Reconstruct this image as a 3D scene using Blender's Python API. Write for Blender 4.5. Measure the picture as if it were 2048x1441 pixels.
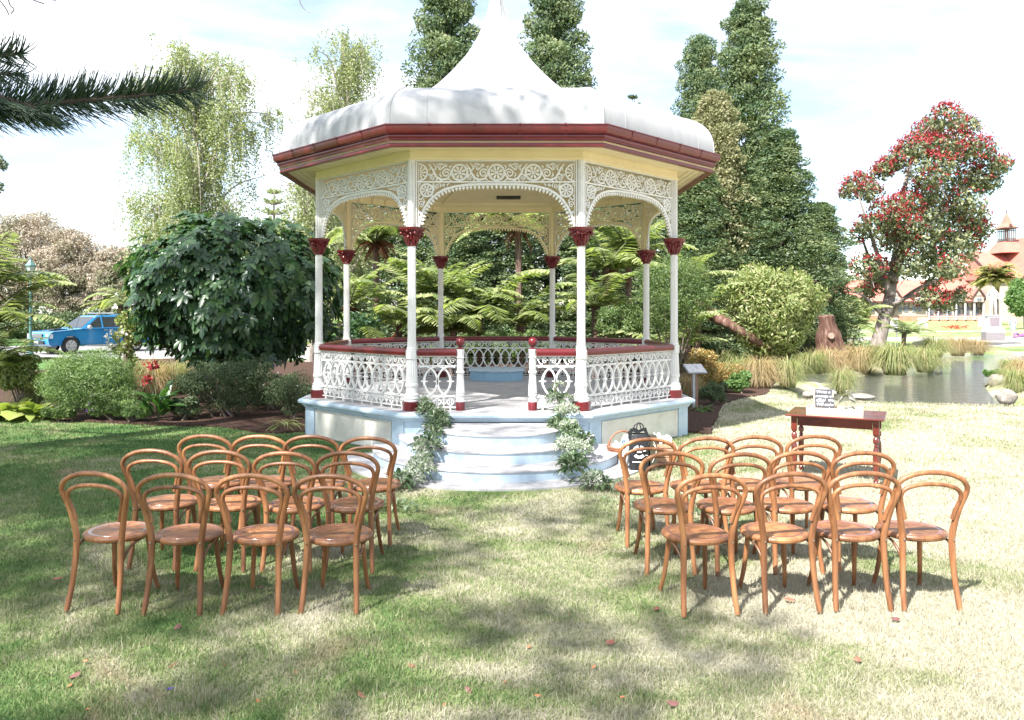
import bpy, math, random
import numpy as np
from mathutils import Vector, Matrix

for _o in list(bpy.data.objects):
    bpy.data.objects.remove(_o)
SC = bpy.context.scene
COL = SC.collection
random.seed(7)
RNG = np.random.default_rng(11)
PI = math.pi

# ------------------------------------------------------------------ camera
H, FPX, CU, CV = 1.9, 1583.0, 993.0, 625.0
cam = bpy.data.cameras.new('camera')
cam.sensor_fit = 'HORIZONTAL'
cam.sensor_width = 36.0
cam.lens = 36.0 * FPX / 2048
cam.shift_x = (1024 - CU) / 2048
cam.shift_y = -(720.5 - CV) / 2048
cam.clip_start, cam.clip_end = 0.1, 3000
camo = bpy.data.objects.new('camera', cam)
camo.location = (0, 0, H)
camo.rotation_euler = (PI / 2, 0, 0)
COL.objects.link(camo)
SC.camera = camo

# ------------------------------------------------------------------ sun, sky, exposure
SUNV = Vector((-0.50, -0.65, 1.0)).normalized()      # towards the sun
sun = bpy.data.lights.new('sun', 'SUN')
sun.energy = 4.0
sun.angle = math.radians(0.8)
sun.color = (1.0, 0.965, 0.93)
suno = bpy.data.objects.new('sun', sun)
suno.rotation_euler = (-SUNV).to_track_quat('-Z', 'Y').to_euler()
COL.objects.link(suno)

world = bpy.data.worlds.new('World')
SC.world = world
world.use_nodes = True
nt = world.node_tree
nt.nodes.clear()
out = nt.nodes.new('ShaderNodeOutputWorld')
bg = nt.nodes.new('ShaderNodeBackground')
sky = nt.nodes.new('ShaderNodeTexSky')
sky.sky_type = 'NISHITA'
sky.sun_disc = False
sky.sun_elevation = math.asin(SUNV.z)
sky.sun_rotation = math.atan2(SUNV.x, SUNV.y)
sky.air_density, sky.dust_density, sky.ozone_density = 1.0, 0.4, 1.0
tc = nt.nodes.new('ShaderNodeTexCoord')
mp = nt.nodes.new('ShaderNodeMapping')
mp.inputs['Scale'].default_value = (1.0, 1.0, 3.2)
mp.inputs['Location'].default_value = (0.55, 0.2, 0.9)
cn = nt.nodes.new('ShaderNodeTexNoise')
cn.inputs['Scale'].default_value = 1.6
cn.inputs['Detail'].default_value = 9
cn.inputs['Roughness'].default_value = 0.55
cn.inputs['Distortion'].default_value = 0.4
cr = nt.nodes.new('ShaderNodeValToRGB')
cr.color_ramp.elements[0].position = 0.355
cr.color_ramp.elements[1].position = 0.635
mx = nt.nodes.new('ShaderNodeMixRGB')
mx.inputs['Color2'].default_value = (6.3, 6.4, 6.6, 1)        # thin bright cloud
nt.links.new(tc.outputs['Generated'], mp.inputs['Vector'])
nt.links.new(mp.outputs['Vector'], cn.inputs['Vector'])
nt.links.new(cn.outputs['Fac'], cr.inputs['Fac'])
nt.links.new(cr.outputs['Color'], mx.inputs['Fac'])
nt.links.new(sky.outputs['Color'], mx.inputs['Color1'])
nt.links.new(mx.outputs['Color'], bg.inputs['Color'])
bg.inputs['Strength'].default_value = 0.087
nt.links.new(bg.outputs['Background'], out.inputs['Surface'])

SC.render.engine = 'CYCLES'
SC.view_settings.view_transform = 'Standard'
SC.view_settings.look = 'None'
SC.view_settings.gamma = 1.0
SC.view_settings.use_curve_mapping = False
SC.view_settings.exposure = 1.8
SC.cycles.max_bounces = 7
SC.cycles.transparent_max_bounces = 8


def P(u, v, d):
    return Vector(((u - CU) / FPX * d, d, H + (CV - v) / FPX * d))


# ------------------------------------------------------------------ materials
def newmat(name):
    m = bpy.data.materials.new(name)
    m.use_nodes = True
    n = m.node_tree
    return m, n, n.nodes['Principled BSDF']


def ramp(n, cols, pos=None):
    r = n.nodes.new('ShaderNodeValToRGB')
    e = r.color_ramp.elements
    k = len(cols)
    while len(e) < k:
        e.new(0.5)
    for i, c in enumerate(cols):
        e[i].position = pos[i] if pos else i / max(1, k - 1)
        e[i].color = (*c, 1)
    return r


def noise(n, scale, detail=4, rough=0.55, vec=None, dist=0):
    t = n.nodes.new('ShaderNodeTexNoise')
    t.inputs['Scale'].default_value = scale
    t.inputs['Detail'].default_value = detail
    t.inputs['Roughness'].default_value = rough
    t.inputs['Distortion'].default_value = dist
    if vec is None:
        c = n.nodes.new('ShaderNodeTexCoord')
        vec = c.outputs['Object']
    n.links.new(vec, t.inputs['Vector'])
    return t


def M(name, cols, scale=6, rough=0.6, bump=0.0, bscale=40, spec=0.5, metal=0.0, stretch=None, coat=0, lo=0.35, hi=0.65):
    m, n, b = newmat(name)
    if isinstance(cols[0], (int, float)):
        cols = [cols, tuple(c * 0.86 for c in cols)]
    c = n.nodes.new('ShaderNodeTexCoord')
    vec = c.outputs['Object']
    if stretch:
        k = n.nodes.new('ShaderNodeMapping')
        k.inputs['Scale'].default_value = stretch
        n.links.new(vec, k.inputs['Vector'])
        vec = k.outputs['Vector']
    t = noise(n, scale, 6, 0.6, vec)
    k = len(cols)
    r = ramp(n, cols, [lo + (hi - lo) * i / max(1, k - 1) for i in range(k)])
    n.links.new(t.outputs['Fac'], r.inputs['Fac'])
    n.links.new(r.outputs['Color'], b.inputs['Base Color'])
    b.inputs['Roughness'].default_value = rough
    b.inputs['Specular IOR Level'].default_value = spec
    b.inputs['Metallic'].default_value = metal
    b.inputs['Coat Weight'].default_value = coat
    if bump:
        t2 = noise(n, bscale, 5, 0.6, vec)
        bp = n.nodes.new('ShaderNodeBump')
        bp.inputs['Strength'].default_value = bump
        bp.inputs['Distance'].default_value = 0.02
        n.links.new(t2.outputs['Fac'], bp.inputs['Height'])
        n.links.new(bp.outputs['Normal'], b.inputs['Normal'])
    return m


def leafM(name, cols, rough=0.5, trans=0.3, tcol=None, spec=0.4, pos=None, nscale=0, nw=0.7):
    m, n, b = newmat(name)
    g = n.nodes.new('ShaderNodeNewGeometry')
    r = ramp(n, cols, pos)
    if nscale:                                        # whole boughs differ more than single leaves
        t0 = noise(n, nscale, 3, 0.6)
        k1 = n.nodes.new('ShaderNodeMapRange')
        k1.inputs['From Min'].default_value = 0.3
        k1.inputs['From Max'].default_value = 0.7
        k1.inputs['To Max'].default_value = nw
        n.links.new(t0.outputs['Fac'], k1.inputs['Value'])
        k2 = n.nodes.new('ShaderNodeMath'); k2.operation = 'MULTIPLY_ADD'
        k2.inputs[1].default_value = 1 - nw
        n.links.new(g.outputs['Random Per Island'], k2.inputs[0])
        n.links.new(k1.outputs['Result'], k2.inputs[2])
        n.links.new(k2.outputs[0], r.inputs['Fac'])
    else:
        n.links.new(g.outputs['Random Per Island'], r.inputs['Fac'])
    n.links.new(r.outputs['Color'], b.inputs['Base Color'])
    b.inputs['Roughness'].default_value = rough
    b.inputs['Specular IOR Level'].default_value = spec
    if trans:
        t = n.nodes.new('ShaderNodeBsdfTranslucent')
        mm = n.nodes.new('ShaderNodeMixRGB')
        mm.blend_type = 'MULTIPLY'
        mm.inputs['Fac'].default_value = 1
        mm.inputs['Color2'].default_value = (*(tcol or (1.5, 1.7, 0.7)), 1)
        n.links.new(r.outputs['Color'], mm.inputs['Color1'])
        n.links.new(mm.outputs['Color'], t.inputs['Color'])
        s = n.nodes.new('ShaderNodeMixShader')
        s.inputs['Fac'].default_value = trans
        n.links.new(b.outputs['BSDF'], s.inputs[1])
        n.links.new(t.outputs['BSDF'], s.inputs[2])
        n.links.new(s.outputs['Shader'], n.nodes['Material Output'].inputs['Surface'])
    return m


# ------------------------------------------------------------------ mesh helpers
def npmesh(name, V, Fs, smooth=False, sharp=None):
    """V (n,3); Fs list of (m,k) index arrays."""
    me = bpy.data.meshes.new(name)
    V = np.ascontiguousarray(V, dtype=np.float32)
    Fs = [np.asarray(f, dtype=np.int32) for f in Fs if len(f)]
    me.vertices.add(len(V))
    me.vertices.foreach_set('co', V.ravel())
    loops = np.concatenate([f.ravel() for f in Fs])
    tot = np.concatenate([np.full(len(f), f.shape[1], np.int32) for f in Fs])
    st = np.concatenate([[0], np.cumsum(tot)[:-1]]).astype(np.int32)
    me.loops.add(len(loops))
    me.loops.foreach_set('vertex_index', loops)
    me.polygons.add(len(tot))
    me.polygons.foreach_set('loop_start', st)
    me.polygons.foreach_set('loop_total', tot)
    me.update(calc_edges=True)
    if smooth:
        me.shade_smooth()
        if sharp:
            me.set_sharp_from_angle(angle=sharp)
    return me


def link(name, me, mat=None, parent=None, loc=None, rot=None, scale=None):
    o = bpy.data.objects.new(name, me)
    COL.objects.link(o)
    if mat is not None and me is not None and not me.materials:
        me.materials.append(mat)
    if parent:
        o.parent = parent
    if loc is not None:
        o.location = loc
    if rot is not None:
        o.rotation_euler = rot
    if scale is not None:
        o.scale = scale if hasattr(scale, '__len__') else (scale,) * 3
    return o


def tag(o, label=None, cat=None, group=None, kind=None):
    if label: o['label'] = label
    if cat: o['category'] = cat
    if group: o['group'] = group
    if kind: o['kind'] = kind
    return o


def thing(name, label, cat, loc=(0, 0, 0), rz=0, group=None):
    o = bpy.data.objects.new(name, None)
    o.empty_display_size = 0.1
    COL.objects.link(o)
    o.location = loc
    o.rotation_euler = (0, 0, rz)
    return tag(o, label, cat, group)


def copy_tree(o, parent=None):
    c = o.copy()
    COL.objects.link(c)
    c.parent = parent
    for ch in list(o.children):
        copy_tree(ch, c)
    return c


class B:
    """collects polygons for one mesh"""
    def __init__(s):
        s.V, s.F, s.n = [], [], 0
        s.ws = 1.0

    def add(s, V, F):
        s.V.extend([tuple(v) for v in V])
        s.F.extend([tuple(i + s.n for i in f) for f in F])
        s.n = len(s.V)
        return s

    def box(s, c, d, rz=0.0, m=None, taper=1.0):
        x, y, z = [k / 2 for k in d]
        vs = []
        for k in (-1, 1):
            t = taper if k > 0 else 1.0
            vs += [Vector((-x * t, -y * t, k * z)), Vector((x * t, -y * t, k * z)), Vector((x * t, y * t, k * z)), Vector((-x * t, y * t, k * z))]
        R = m if m is not None else Matrix.Rotation(rz, 3, 'Z')
        c = Vector(c)
        return s.add([R @ v + c for v in vs], [(3, 2, 1, 0), (4, 5, 6, 7), (0, 1, 5, 4), (1, 2, 6, 5), (2, 3, 7, 6), (3, 0, 4, 7)])

    def bar(s, a, b, w, t=None):
        a, b = Vector(a), Vector(b)
        d = b - a
        L = d.length
        q = d.to_track_quat('X', 'Z').to_matrix()
        return s.box((a + b) / 2, (L, w, t or w), m=q)

    def lathe(s, prof, n=16, c=(0, 0, 0), sx=1, sy=1, ph=0, cap=True, flute=0):
        c = Vector(c)
        V, F = [], []
        for (r, z) in prof:
            for i in range(n):
                a = ph + 2 * PI * i / n
                rr = r * (1 - flute if (flute and i % 2) else 1)
                V.append((c.x + rr * math.cos(a) * sx, c.y + rr * math.sin(a) * sy, c.z + z))
        for j in range(len(prof) - 1):
            for i in range(n):
                k = (i + 1) % n
                F.append((j * n + i, j * n + k, (j + 1) * n + k, (j + 1) * n + i))
        if cap:
            F.append(tuple(range(n - 1, -1, -1)))
            F.append(tuple((len(prof) - 1) * n + i for i in range(n)))
        return s.add(V, F)

    def tube(s, pts, rad, n=8, closed=False, cap=True, flat=1.0):
        pts = [Vector(p) for p in pts]
        m = len(pts)
        if not hasattr(rad, '__len__'):
            rad = [rad] * m
        T = []
        for i in range(m):
            if closed:
                t = pts[(i + 1) % m] - pts[i - 1]
            else:
                t = pts[min(i + 1, m - 1)] - pts[max(i - 1, 0)]
            T.append(t.normalized() if t.length > 1e-9 else Vector((0, 0, 1)))
        up = Vector((0, 0, 1)) if abs(T[0].z) < 0.9 else Vector((0, 1, 0))
        N = (up - T[0] * up.dot(T[0])).normalized()
        V, F = [], []
        for i in range(m):
            N = (N - T[i] * N.dot(T[i]))
            N = N.normalized() if N.length > 1e-6 else T[i].orthogonal().normalized()
            Bn = T[i].cross(N)
            for k in range(n):
                a = 2 * PI * k / n
                V.append(pts[i] + (N * math.cos(a) * flat + Bn * math.sin(a)) * rad[i])
        for i in range(m if closed else m - 1):
            j = (i + 1) % m
            for k in range(n):
                l = (k + 1) % n
                F.append((i * n + k, i * n + l, j * n + l, j * n + k))
        if cap and not closed:
            F.append(tuple(range(n - 1, -1, -1)))
            F.append(tuple((m - 1) * n + k for k in range(n)))
        return s.add(V, F)

    def prism(s, poly, z0, z1, c=(0, 0)):
        k = len(poly)
        V = [(x + c[0], y + c[1], z0) for x, y in poly] + [(x + c[0], y + c[1], z1) for x, y in poly]
        F = [tuple(range(k - 1, -1, -1)), tuple(range(k, 2 * k))]
        F += [(i, (i + 1) % k, k + (i + 1) % k, k + i) for i in range(k)]
        return s.add(V, F)

    def stroke(s, pts, w, t=0.02, closed=False, y=0.0):
        """ribbon drawn in the x-z plane, w wide, t deep"""
        m = len(pts)
        V, F = [], []
        for i in range(m):
            if closed:
                a, b = pts[i - 1], pts[(i + 1) % m]
            else:
                a, b = pts[max(i - 1, 0)], pts[min(i + 1, m - 1)]
            dx, dz = b[0] - a[0], b[1] - a[1]
            L = math.hypot(dx, dz) or 1
            nx, nz = -dz / L, dx / L
            ww = (w[i] if hasattr(w, '__len__') else w) * s.ws
            x, z = pts[i]
            for (sg, yy) in ((1, -t / 2), (1, t / 2), (-1, t / 2), (-1, -t / 2)):
                V.append((x + sg * nx * ww / 2, y + yy, z + sg * nz * ww / 2))
        for i in range(m if closed else m - 1):
            j = (i + 1) % m
            for k in range(4):
                l = (k + 1) % 4
                F.append((i * 4 + k, i * 4 + l, j * 4 + l, j * 4 + k))
        if not closed:
            F += [(3, 2, 1, 0), tuple((m - 1) * 4 + k for k in range(4))]
        return s.add(V, F)

    def sphere(s, c, r, n=10, m=6, sz=1.0):
        prof = [(max(1e-4, r * math.sin(PI * j / m)), -r * sz * math.cos(PI * j / m)) for j in range(m + 1)]
        return s.lathe(prof, n, c, cap=False)

    def build(s, name, mat, parent=None, smooth=None, loc=None, rot=None, scale=None):
        me = bpy.data.meshes.new(name)
        me.from_pydata(s.V, [], s.F)
        if smooth:
            me.shade_smooth()
            me.set_sharp_from_angle(angle=smooth)
        return link(name, me, mat, parent, loc, rot, scale)


def unit(a):
    return a / np.maximum(np.linalg.norm(a, axis=-1, keepdims=True), 1e-9)


def rdir(n):
    return unit(RNG.normal(size=(n, 3)))


def leaf_quads(Pt, D, L, W, fold=0.15, S=None):
    """one bent diamond leaf for each point: (V, F)"""
    n = len(Pt)
    D = unit(D)
    if S is None:
        S = unit(np.cross(D, rdir(n)))
    N = np.cross(D, S)
    L = np.broadcast_to(np.asarray(L, float), (n,))[:, None]
    W = np.broadcast_to(np.asarray(W, float), (n,))[:, None]
    mid = Pt + D * L * 0.45
    V = np.stack([Pt, mid + S * W / 2 + N * W * fold, Pt + D * L, mid - S * W / 2 + N * W * fold], 1).reshape(-1, 3)
    return V, np.arange(4 * n).reshape(n, 4)


def leaf_tan(Pt, u, L, W, rg, lift=0.35, up=0.2, jit=0.35, fold=0.15, bias=None):
    """leaves lying along the surface of a clump, u being its outward direction"""
    n = len(Pt)
    t = unit(rg.normal(size=(n, 3)))
    t = unit(t - u * (t * u).sum(1, keepdims=True))
    D = t + u * lift + np.array([0, 0, up])
    if bias is not None:
        D = D + bias
    D = unit(D)
    S = unit(np.cross(D, u) + rg.normal(size=(n, 3)) * jit)
    S = unit(S - D * (S * D).sum(1, keepdims=True))
    return leaf_quads(Pt, D, L, W, fold, S)


def big_leaves(Pt, D, L, W, droop=0.3, S=None, cup=0.12, ob=False):
    """leaf blade with a midrib, 8 triangles"""
    n = len(Pt)
    D = unit(D)
    if S is None:
        S = unit(np.cross(D, np.tile([0, 0, 1.0], (n, 1)) + rdir(n) * 0.35))
    N = np.cross(S, D)
    L = np.broadcast_to(np.asarray(L, float), (n,))[:, None]
    W = np.broadcast_to(np.asarray(W, float), (n,))[:, None]
    Z = np.array([0, 0, -1.0])
    def rib(t):
        return Pt + D * L * t + Z * L * droop * t * t
    r0, r1, r2, r3 = (rib(0), rib(.40), rib(.80), rib(1)) if ob else (rib(0), rib(.33), rib(.68), rib(1))
    a = S * W * (.40 if ob else .46); c = S * W * (.44 if ob else .40); up = N * W * cup
    V = np.stack([r0, r1, r2, r3, r1 + a + up, r1 - a + up, r2 + c + up, r2 - c + up], 1).reshape(-1, 3)
    o = (np.arange(n) * 8)[:, None]
    T = np.concatenate([o + np.array(f) for f in ([0, 1, 4], [0, 5, 1], [2, 3, 6], [2, 7, 3])])
    Q = np.concatenate([o + np.array(f) for f in ([1, 2, 6, 4], [1, 5, 7, 2])])
    return V, T, Q


def join(parts):
    Vs, Fs, k = [], [], 0
    for V, F in parts:
        Vs.append(V)
        Fs.append(F + k)
        k += len(V)
    return np.concatenate(Vs), np.concatenate(Fs)


def leaf_obj(name, parts, mat, parent=None, **kw):
    V, F = join(parts)
    return link(name, npmesh(name, V, [F]), mat, parent, **kw)


def blob_pts(c, r, n, shell=0.55, top=0.0):
    """points in an ellipsoid, biased to its outside; returns points and outward directions"""
    u = rdir(n)
    if top:
        u[:, 2] = np.where((u[:, 2] < 0) & (RNG.random(n) < top), -u[:, 2], u[:, 2])
    t = shell + (1 - shell) * RNG.random(n) ** 0.6
    r = np.asarray(r, float) * np.ones(3)
    return np.asarray(c, float) + u * r * t[:, None], u


def smooth_path(pts, k=6):
    """Catmull-Rom"""
    pts = [Vector(p) for p in pts]
    q = [pts[0] * 2 - pts[1]] + pts + [pts[-1] * 2 - pts[-2]]
    out = []
    for i in range(1, len(q) - 2):
        a, b, c, d = q[i - 1:i + 3]
        for j in range(k):
            t = j / k
            out.append(0.5 * ((2 * b) + (c - a) * t + (2 * a - 5 * b + 4 * c - d) * t * t + (3 * b - a - 3 * c + d) * t ** 3))
    out.append(pts[-1])
    return out


def bezlimb(bl, a, b, r0, r1, sag=0.15, n=6, seg=6):
    a, b = Vector(a), Vector(b)
    L = (b - a).length
    mid = (a + b) / 2 + Vector((random.uniform(-.1, .1) * L, random.uniform(-.1, .1) * L, sag * L))
    pts = []
    for i in range(n + 1):
        t = i / n
        pts.append(a * (1 - t) ** 2 + mid * 2 * t * (1 - t) + b * t * t)
    bl.tube(pts, [r0 + (r1 - r0) * i / n for i in range(n + 1)], seg)


def text_mesh(body, size, depth=0.001, align='CENTER', shear=0.0, name='lettering'):
    c = bpy.data.curves.new(name, 'FONT')
    c.body = body
    c.size = size
    c.extrude = depth
    c.align_x = align
    c.align_y = 'CENTER'
    c.shear = shear
    c.resolution_u = 2
    o = bpy.data.objects.new(name, c)
    COL.objects.link(o)
    dg = bpy.context.evaluated_depsgraph_get()
    me = bpy.data.meshes.new_from_object(o.evaluated_get(dg))
    bpy.data.objects.remove(o)
    me.name = name
    return me

# ================================================================== setting
POND = [(7.0, 17.6), (8.5, 16.9), (10.6, 16.7), (11.8, 17.2), (12.4, 19.5), (14.0, 22.5), (17.2, 26.5), (22, 31), (26, 36),
        (24, 39), (18, 37.5), (16.5, 32), (14.2, 28.0), (11.6, 25.2), (9.4, 22.3), (7.7, 20)]
BED = [(-14, 14.6), (-10, 14.3), (-7.5, 13.75), (-5.6, 13.35), (-4.4, 12.95), (-3.5, 12.35), (-2.5, 12.6), (2.5, 12.6), (3.25, 12.25), (3.6, 13.2),
       (4.1, 14.6), (4.7, 16.3), (5.4, 17.4), (6.2, 18.2), (7.1, 20.4), (8.6, 23.5), (10.8, 26.6), (13.2, 29), (15, 33), (17, 37.5), (19, 46), (20, 60), (-4, 60), (-6, 32), (-14, 31.5)]


def poly_sd(X, Y, poly):
    """signed distance, negative inside"""
    ins = np.zeros(X.shape, bool)
    dm = np.full(X.shape, 1e9)
    k = len(poly)
    for i in range(k):
        x0, y0 = poly[i]
        x1, y1 = poly[(i + 1) % k]
        dx, dy = x1 - x0, y1 - y0
        t = np.clip(((X - x0) * dx + (Y - y0) * dy) / (dx * dx + dy * dy), 0, 1)
        dm = np.minimum(dm, np.hypot(X - x0 - t * dx, Y - y0 - t * dy))
        c = ((y0 > Y) != (y1 > Y)) & (X < (x1 - x0) * (Y - y0) / ((y1 - y0) if y1 != y0 else 1e-9) + x0)
        ins ^= c
    return np.where(ins, -dm, dm)


def smooth_poly(poly, k=5):
    q = [Vector((x, y, 0)) for x, y in poly]
    q = [q[-1]] + q + [q[0], q[1]]
    o = []
    for i in range(1, len(q) - 2):
        a, b, c, d = q[i - 1:i + 3]
        for j in range(k):
            t = j / k
            p = 0.5 * ((2 * b) + (c - a) * t + (2 * a - 5 * b + 4 * c - d) * t * t + (3 * b - a - 3 * c + d) * t ** 3)
            o.append((p.x, p.y))
    return o


def lawn_colour(n, blades):
    """green turf with straw-dry areas; shared by the soil sheet and the blades"""
    c = n.nodes.new('ShaderNodeTexCoord')
    vec = c.outputs['Object']
    sx = n.nodes.new('ShaderNodeSeparateXYZ')
    n.links.new(vec, sx.inputs['Vector'])
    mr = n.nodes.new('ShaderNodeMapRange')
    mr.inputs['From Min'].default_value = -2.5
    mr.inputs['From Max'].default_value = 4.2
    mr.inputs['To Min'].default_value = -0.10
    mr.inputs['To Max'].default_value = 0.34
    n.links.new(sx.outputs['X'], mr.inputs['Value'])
    mr2 = n.nodes.new('ShaderNodeMapRange')                      # greener by the beds, drier in the open
    mr2.inputs['From Min'].default_value = 6
    mr2.inputs['From Max'].default_value = 36
    mr2.inputs['To Min'].default_value = 0.03
    mr2.inputs['To Max'].default_value = -0.36
    n.links.new(sx.outputs['Y'], mr2.inputs['Value'])
    t1a = noise(n, 0.62, 6, 0.66, vec, 0.9)
    t1 = n.nodes.new('ShaderNodeMapRange')
    t1.clamp = False
    t1.inputs['From Min'].default_value = 0.3
    t1.inputs['From Max'].default_value = 0.7
    t1.inputs['To Min'].default_value = 0.25
    t1.inputs['To Max'].default_value = 0.86
    n.links.new(t1a.outputs['Fac'], t1.inputs['Value'])
    t2 = noise(n, 5.0, 4, 0.6, vec)
    a = n.nodes.new('ShaderNodeMath'); a.operation = 'ADD'
    b = n.nodes.new('ShaderNodeMath'); b.operation = 'MULTIPLY_ADD'
    b.inputs[1].default_value = 0.35
    a2 = n.nodes.new('ShaderNodeMath'); a2.operation = 'ADD'
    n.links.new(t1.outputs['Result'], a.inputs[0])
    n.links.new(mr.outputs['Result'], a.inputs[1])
    n.links.new(a.outputs[0], a2.inputs[0])
    n.links.new(mr2.outputs['Result'], a2.inputs[1])
    n.links.new(t2.outputs['Fac'], b.inputs[0])
    n.links.new(a2.outputs[0], b.inputs[2])
    fac = b.outputs[0]
    if blades:
        g = n.nodes.new('ShaderNodeNewGeometry')
        d = n.nodes.new('ShaderNodeMath'); d.operation = 'MULTIPLY_ADD'
        d.inputs[1].default_value = 0.42
        n.links.new(g.outputs['Random Per Island'], d.inputs[0])
        e = n.nodes.new('ShaderNodeMath'); e.operation = 'SUBTRACT'
        e.inputs[1].default_value = 0.21
        n.links.new(fac, d.inputs[2])
        n.links.new(d.outputs[0], e.inputs[0])
        fac = e.outputs[0]
    r = ramp(n, [(0.070, 0.145, 0.044), (0.115, 0.195, 0.062), (0.19, 0.24, 0.092), (0.31, 0.305, 0.185), (0.43, 0.405, 0.305)], [0.35, 0.56, 0.70, 0.86, 1.02 if False else 1.0])
    n.links.new(fac, r.inputs['Fac'])
    t3 = noise(n, 0.9, 5, 0.65, vec, 0.8)                        # trodden pinkish-brown patches
    q = n.nodes.new('ShaderNodeMapRange')
    q.inputs['From Min'].default_value = 0.58
    q.inputs['From Max'].default_value = 0.70
    q.inputs['To Max'].default_value = 0.65
    n.links.new(t3.outputs['Fac'], q.inputs['Value'])
    m2 = n.nodes.new('ShaderNodeMixRGB')
    m2.inputs['Color2'].default_value = (0.33, 0.25, 0.17, 1)
    n.links.new(q.outputs['Result'], m2.inputs['Fac'])
    n.links.new(r.outputs['Color'], m2.inputs['Color1'])
    return m2


m_ground, n, b = newmat('turf_soil')
r = lawn_colour(n, False)
n.links.new(r.outputs['Color'], b.inputs['Base Color'])
b.inputs['Roughness'].default_value = 0.95
b.inputs['Specular IOR Level'].default_value = 0.1
t = noise(n, 55, 6, 0.7)
bp = n.nodes.new('ShaderNodeBump')
bp.inputs['Strength'].default_value = 0.8
bp.inputs['Distance'].default_value = 0.03
n.links.new(t.outputs['Fac'], bp.inputs['Height'])
n.links.new(bp.outputs['Normal'], b.inputs['Normal'])

m_blade, n, b = newmat('grass_blade')
r = lawn_colour(n, True)
n.links.new(r.outputs['Color'], b.inputs['Base Color'])
b.inputs['Roughness'].default_value = 0.6
b.inputs['Specular IOR Level'].default_value = 0.25
t = n.nodes.new('ShaderNodeBsdfTranslucent')
n.links.new(r.outputs['Color'], t.inputs['Color'])
s = n.nodes.new('ShaderNodeMixShader')
s.inputs['Fac'].default_value = 0.25
n.links.new(b.outputs['BSDF'], s.inputs[1])
n.links.new(t.outputs['BSDF'], s.inputs[2])
n.links.new(s.outputs['Shader'], n.nodes['Material Output'].inputs['Surface'])

xs = np.concatenate([[-900, -400, -200, -120, -80, -50, -30, -20], np.arange(-14, 32, 0.4), [36, 45, 60, 90, 140, 220, 400, 900]])
ys = np.concatenate([[-60, -30, -15, -6, -2], np.arange(0, 42, 0.4), [46, 52, 60, 75, 95, 125, 170, 230, 300, 420, 600, 1000]])
GX, GY = np.meshgrid(xs, ys)
sd = poly_sd(GX, GY, smooth_poly(POND, 3))
GZ = -0.75 * np.clip((0.45 - sd) / 1.3, 0, 1) ** 1.3
GZ += 0.02 * np.sin(GX * 1.3 + 0.5 * np.sin(GY * .9)) * np.sin(GY * 1.1) * (GY < 42) * (np.hypot(GX, GY - 13.5) > 5)
ny, nx = GX.shape
idx = np.arange(nx * ny).reshape(ny, nx)
Fq = np.stack([idx[:-1, :-1], idx[:-1, 1:], idx[1:, 1:], idx[1:, :-1]], -1).reshape(-1, 4)
lawn = link('lawn', npmesh('lawn', np.stack([GX, GY, GZ], -1).reshape(-1, 3), [Fq], True), m_ground)
tag(lawn, 'wide lawn, green and shaded at left, dry and sunlit at right', kind='structure')


def sheet(name, poly, z, mat, label, smoothk=0, jitter=0.0, thick=0.05):
    q = smooth_poly(poly, smoothk) if smoothk else poly
    if jitter:
        q = [(x + random.uniform(-jitter, jitter), y + random.uniform(-jitter, jitter)) for x, y in q]
    o = B().prism(q, z - thick, z).build(name, mat)
    return tag(o, label, kind='structure')


m_mulch = M('mulch', [(0.030, 0.018, 0.014), (0.075, 0.045, 0.034), (0.15, 0.10, 0.08)], 26, 0.95, 1.0, 40, 0.1, lo=.3, hi=.75)
m_asph = M('asphalt', [(0.20, 0.195, 0.19), (0.27, 0.265, 0.26)], 3, 0.9, 0.3, 120, 0.2)
m_path = M('pale_path', [(0.27, 0.25, 0.22), (0.33, 0.31, 0.27)], 2, 0.9, 0.2, 60, 0.2)
m_conc = M('kerb_concrete', [(0.45, 0.44, 0.42), (0.6, 0.58, 0.55)], 4, 0.85, 0.3, 60, 0.2)
sheet('garden_bed', BED, 0.035, m_mulch, 'dark mulch bed wrapping round behind the bandstand', 6, 0.03)
sheet('road', [(-70, 34.5), (-6.2, 32.2), (-5, 33), (-5, 43), (-70, 47)], 0.012, m_asph, 'grey park road behind the garden bed at left')
kb = B()
for i in range(16):
    x0 = -70 + i * 4
    kb.bar((x0, 34.43 - (x0 + 70) * 0.036, 0.05), (x0 + 3.96, 34.43 - (x0 + 73.96) * 0.036, 0.05), 0.18, 0.13)
tag(kb.build('kerb', m_conc), 'low pale kerb along the near side of the road', kind='structure')
sheet('statue_path', [(26, 44), (31, 50), (26, 52), (22, 58), (60, 62), (70, 52), (60, 47), (34, 44.5)], 0.015, m_path, 'pale paved path round the statue at right', 4)
sheet('far_path', [(18, 76), (120, 80), (120, 84), (18, 79)], 0.012, m_path, 'pale strip of path across the far lawn')

# water
m_water, n, b = newmat('pond_water')
b.inputs['Base Color'].default_value = (0.09, 0.095, 0.075, 1)
b.inputs['Roughness'].default_value = 0.03
b.inputs['IOR'].default_value = 1.33
b.inputs['Specular IOR Level'].default_value = 0.75
cc = n.nodes.new('ShaderNodeTexCoord')
mm = n.nodes.new('ShaderNodeMapping')
mm.inputs['Scale'].default_value = (1.0, 3.0, 1.0)
n.links.new(cc.outputs['Object'], mm.inputs['Vector'])
t = noise(n, 2.2, 4, 0.55, mm.outputs['Vector'])
bp = n.nodes.new('ShaderNodeBump')
bp.inputs['Strength'].default_value = 0.9
bp.inputs['Distance'].default_value = 0.06
n.links.new(t.outputs['Fac'], bp.inputs['Height'])
n.links.new(bp.outputs['Normal'], b.inputs['Normal'])
pw = B()
pp = [(17 + (x - 17) * 1.10, 27 + (y - 27) * 1.06) for x, y in POND]
pw.add([(x, y, -0.16) for x, y in pp], [tuple(range(len(pp)))])
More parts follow.
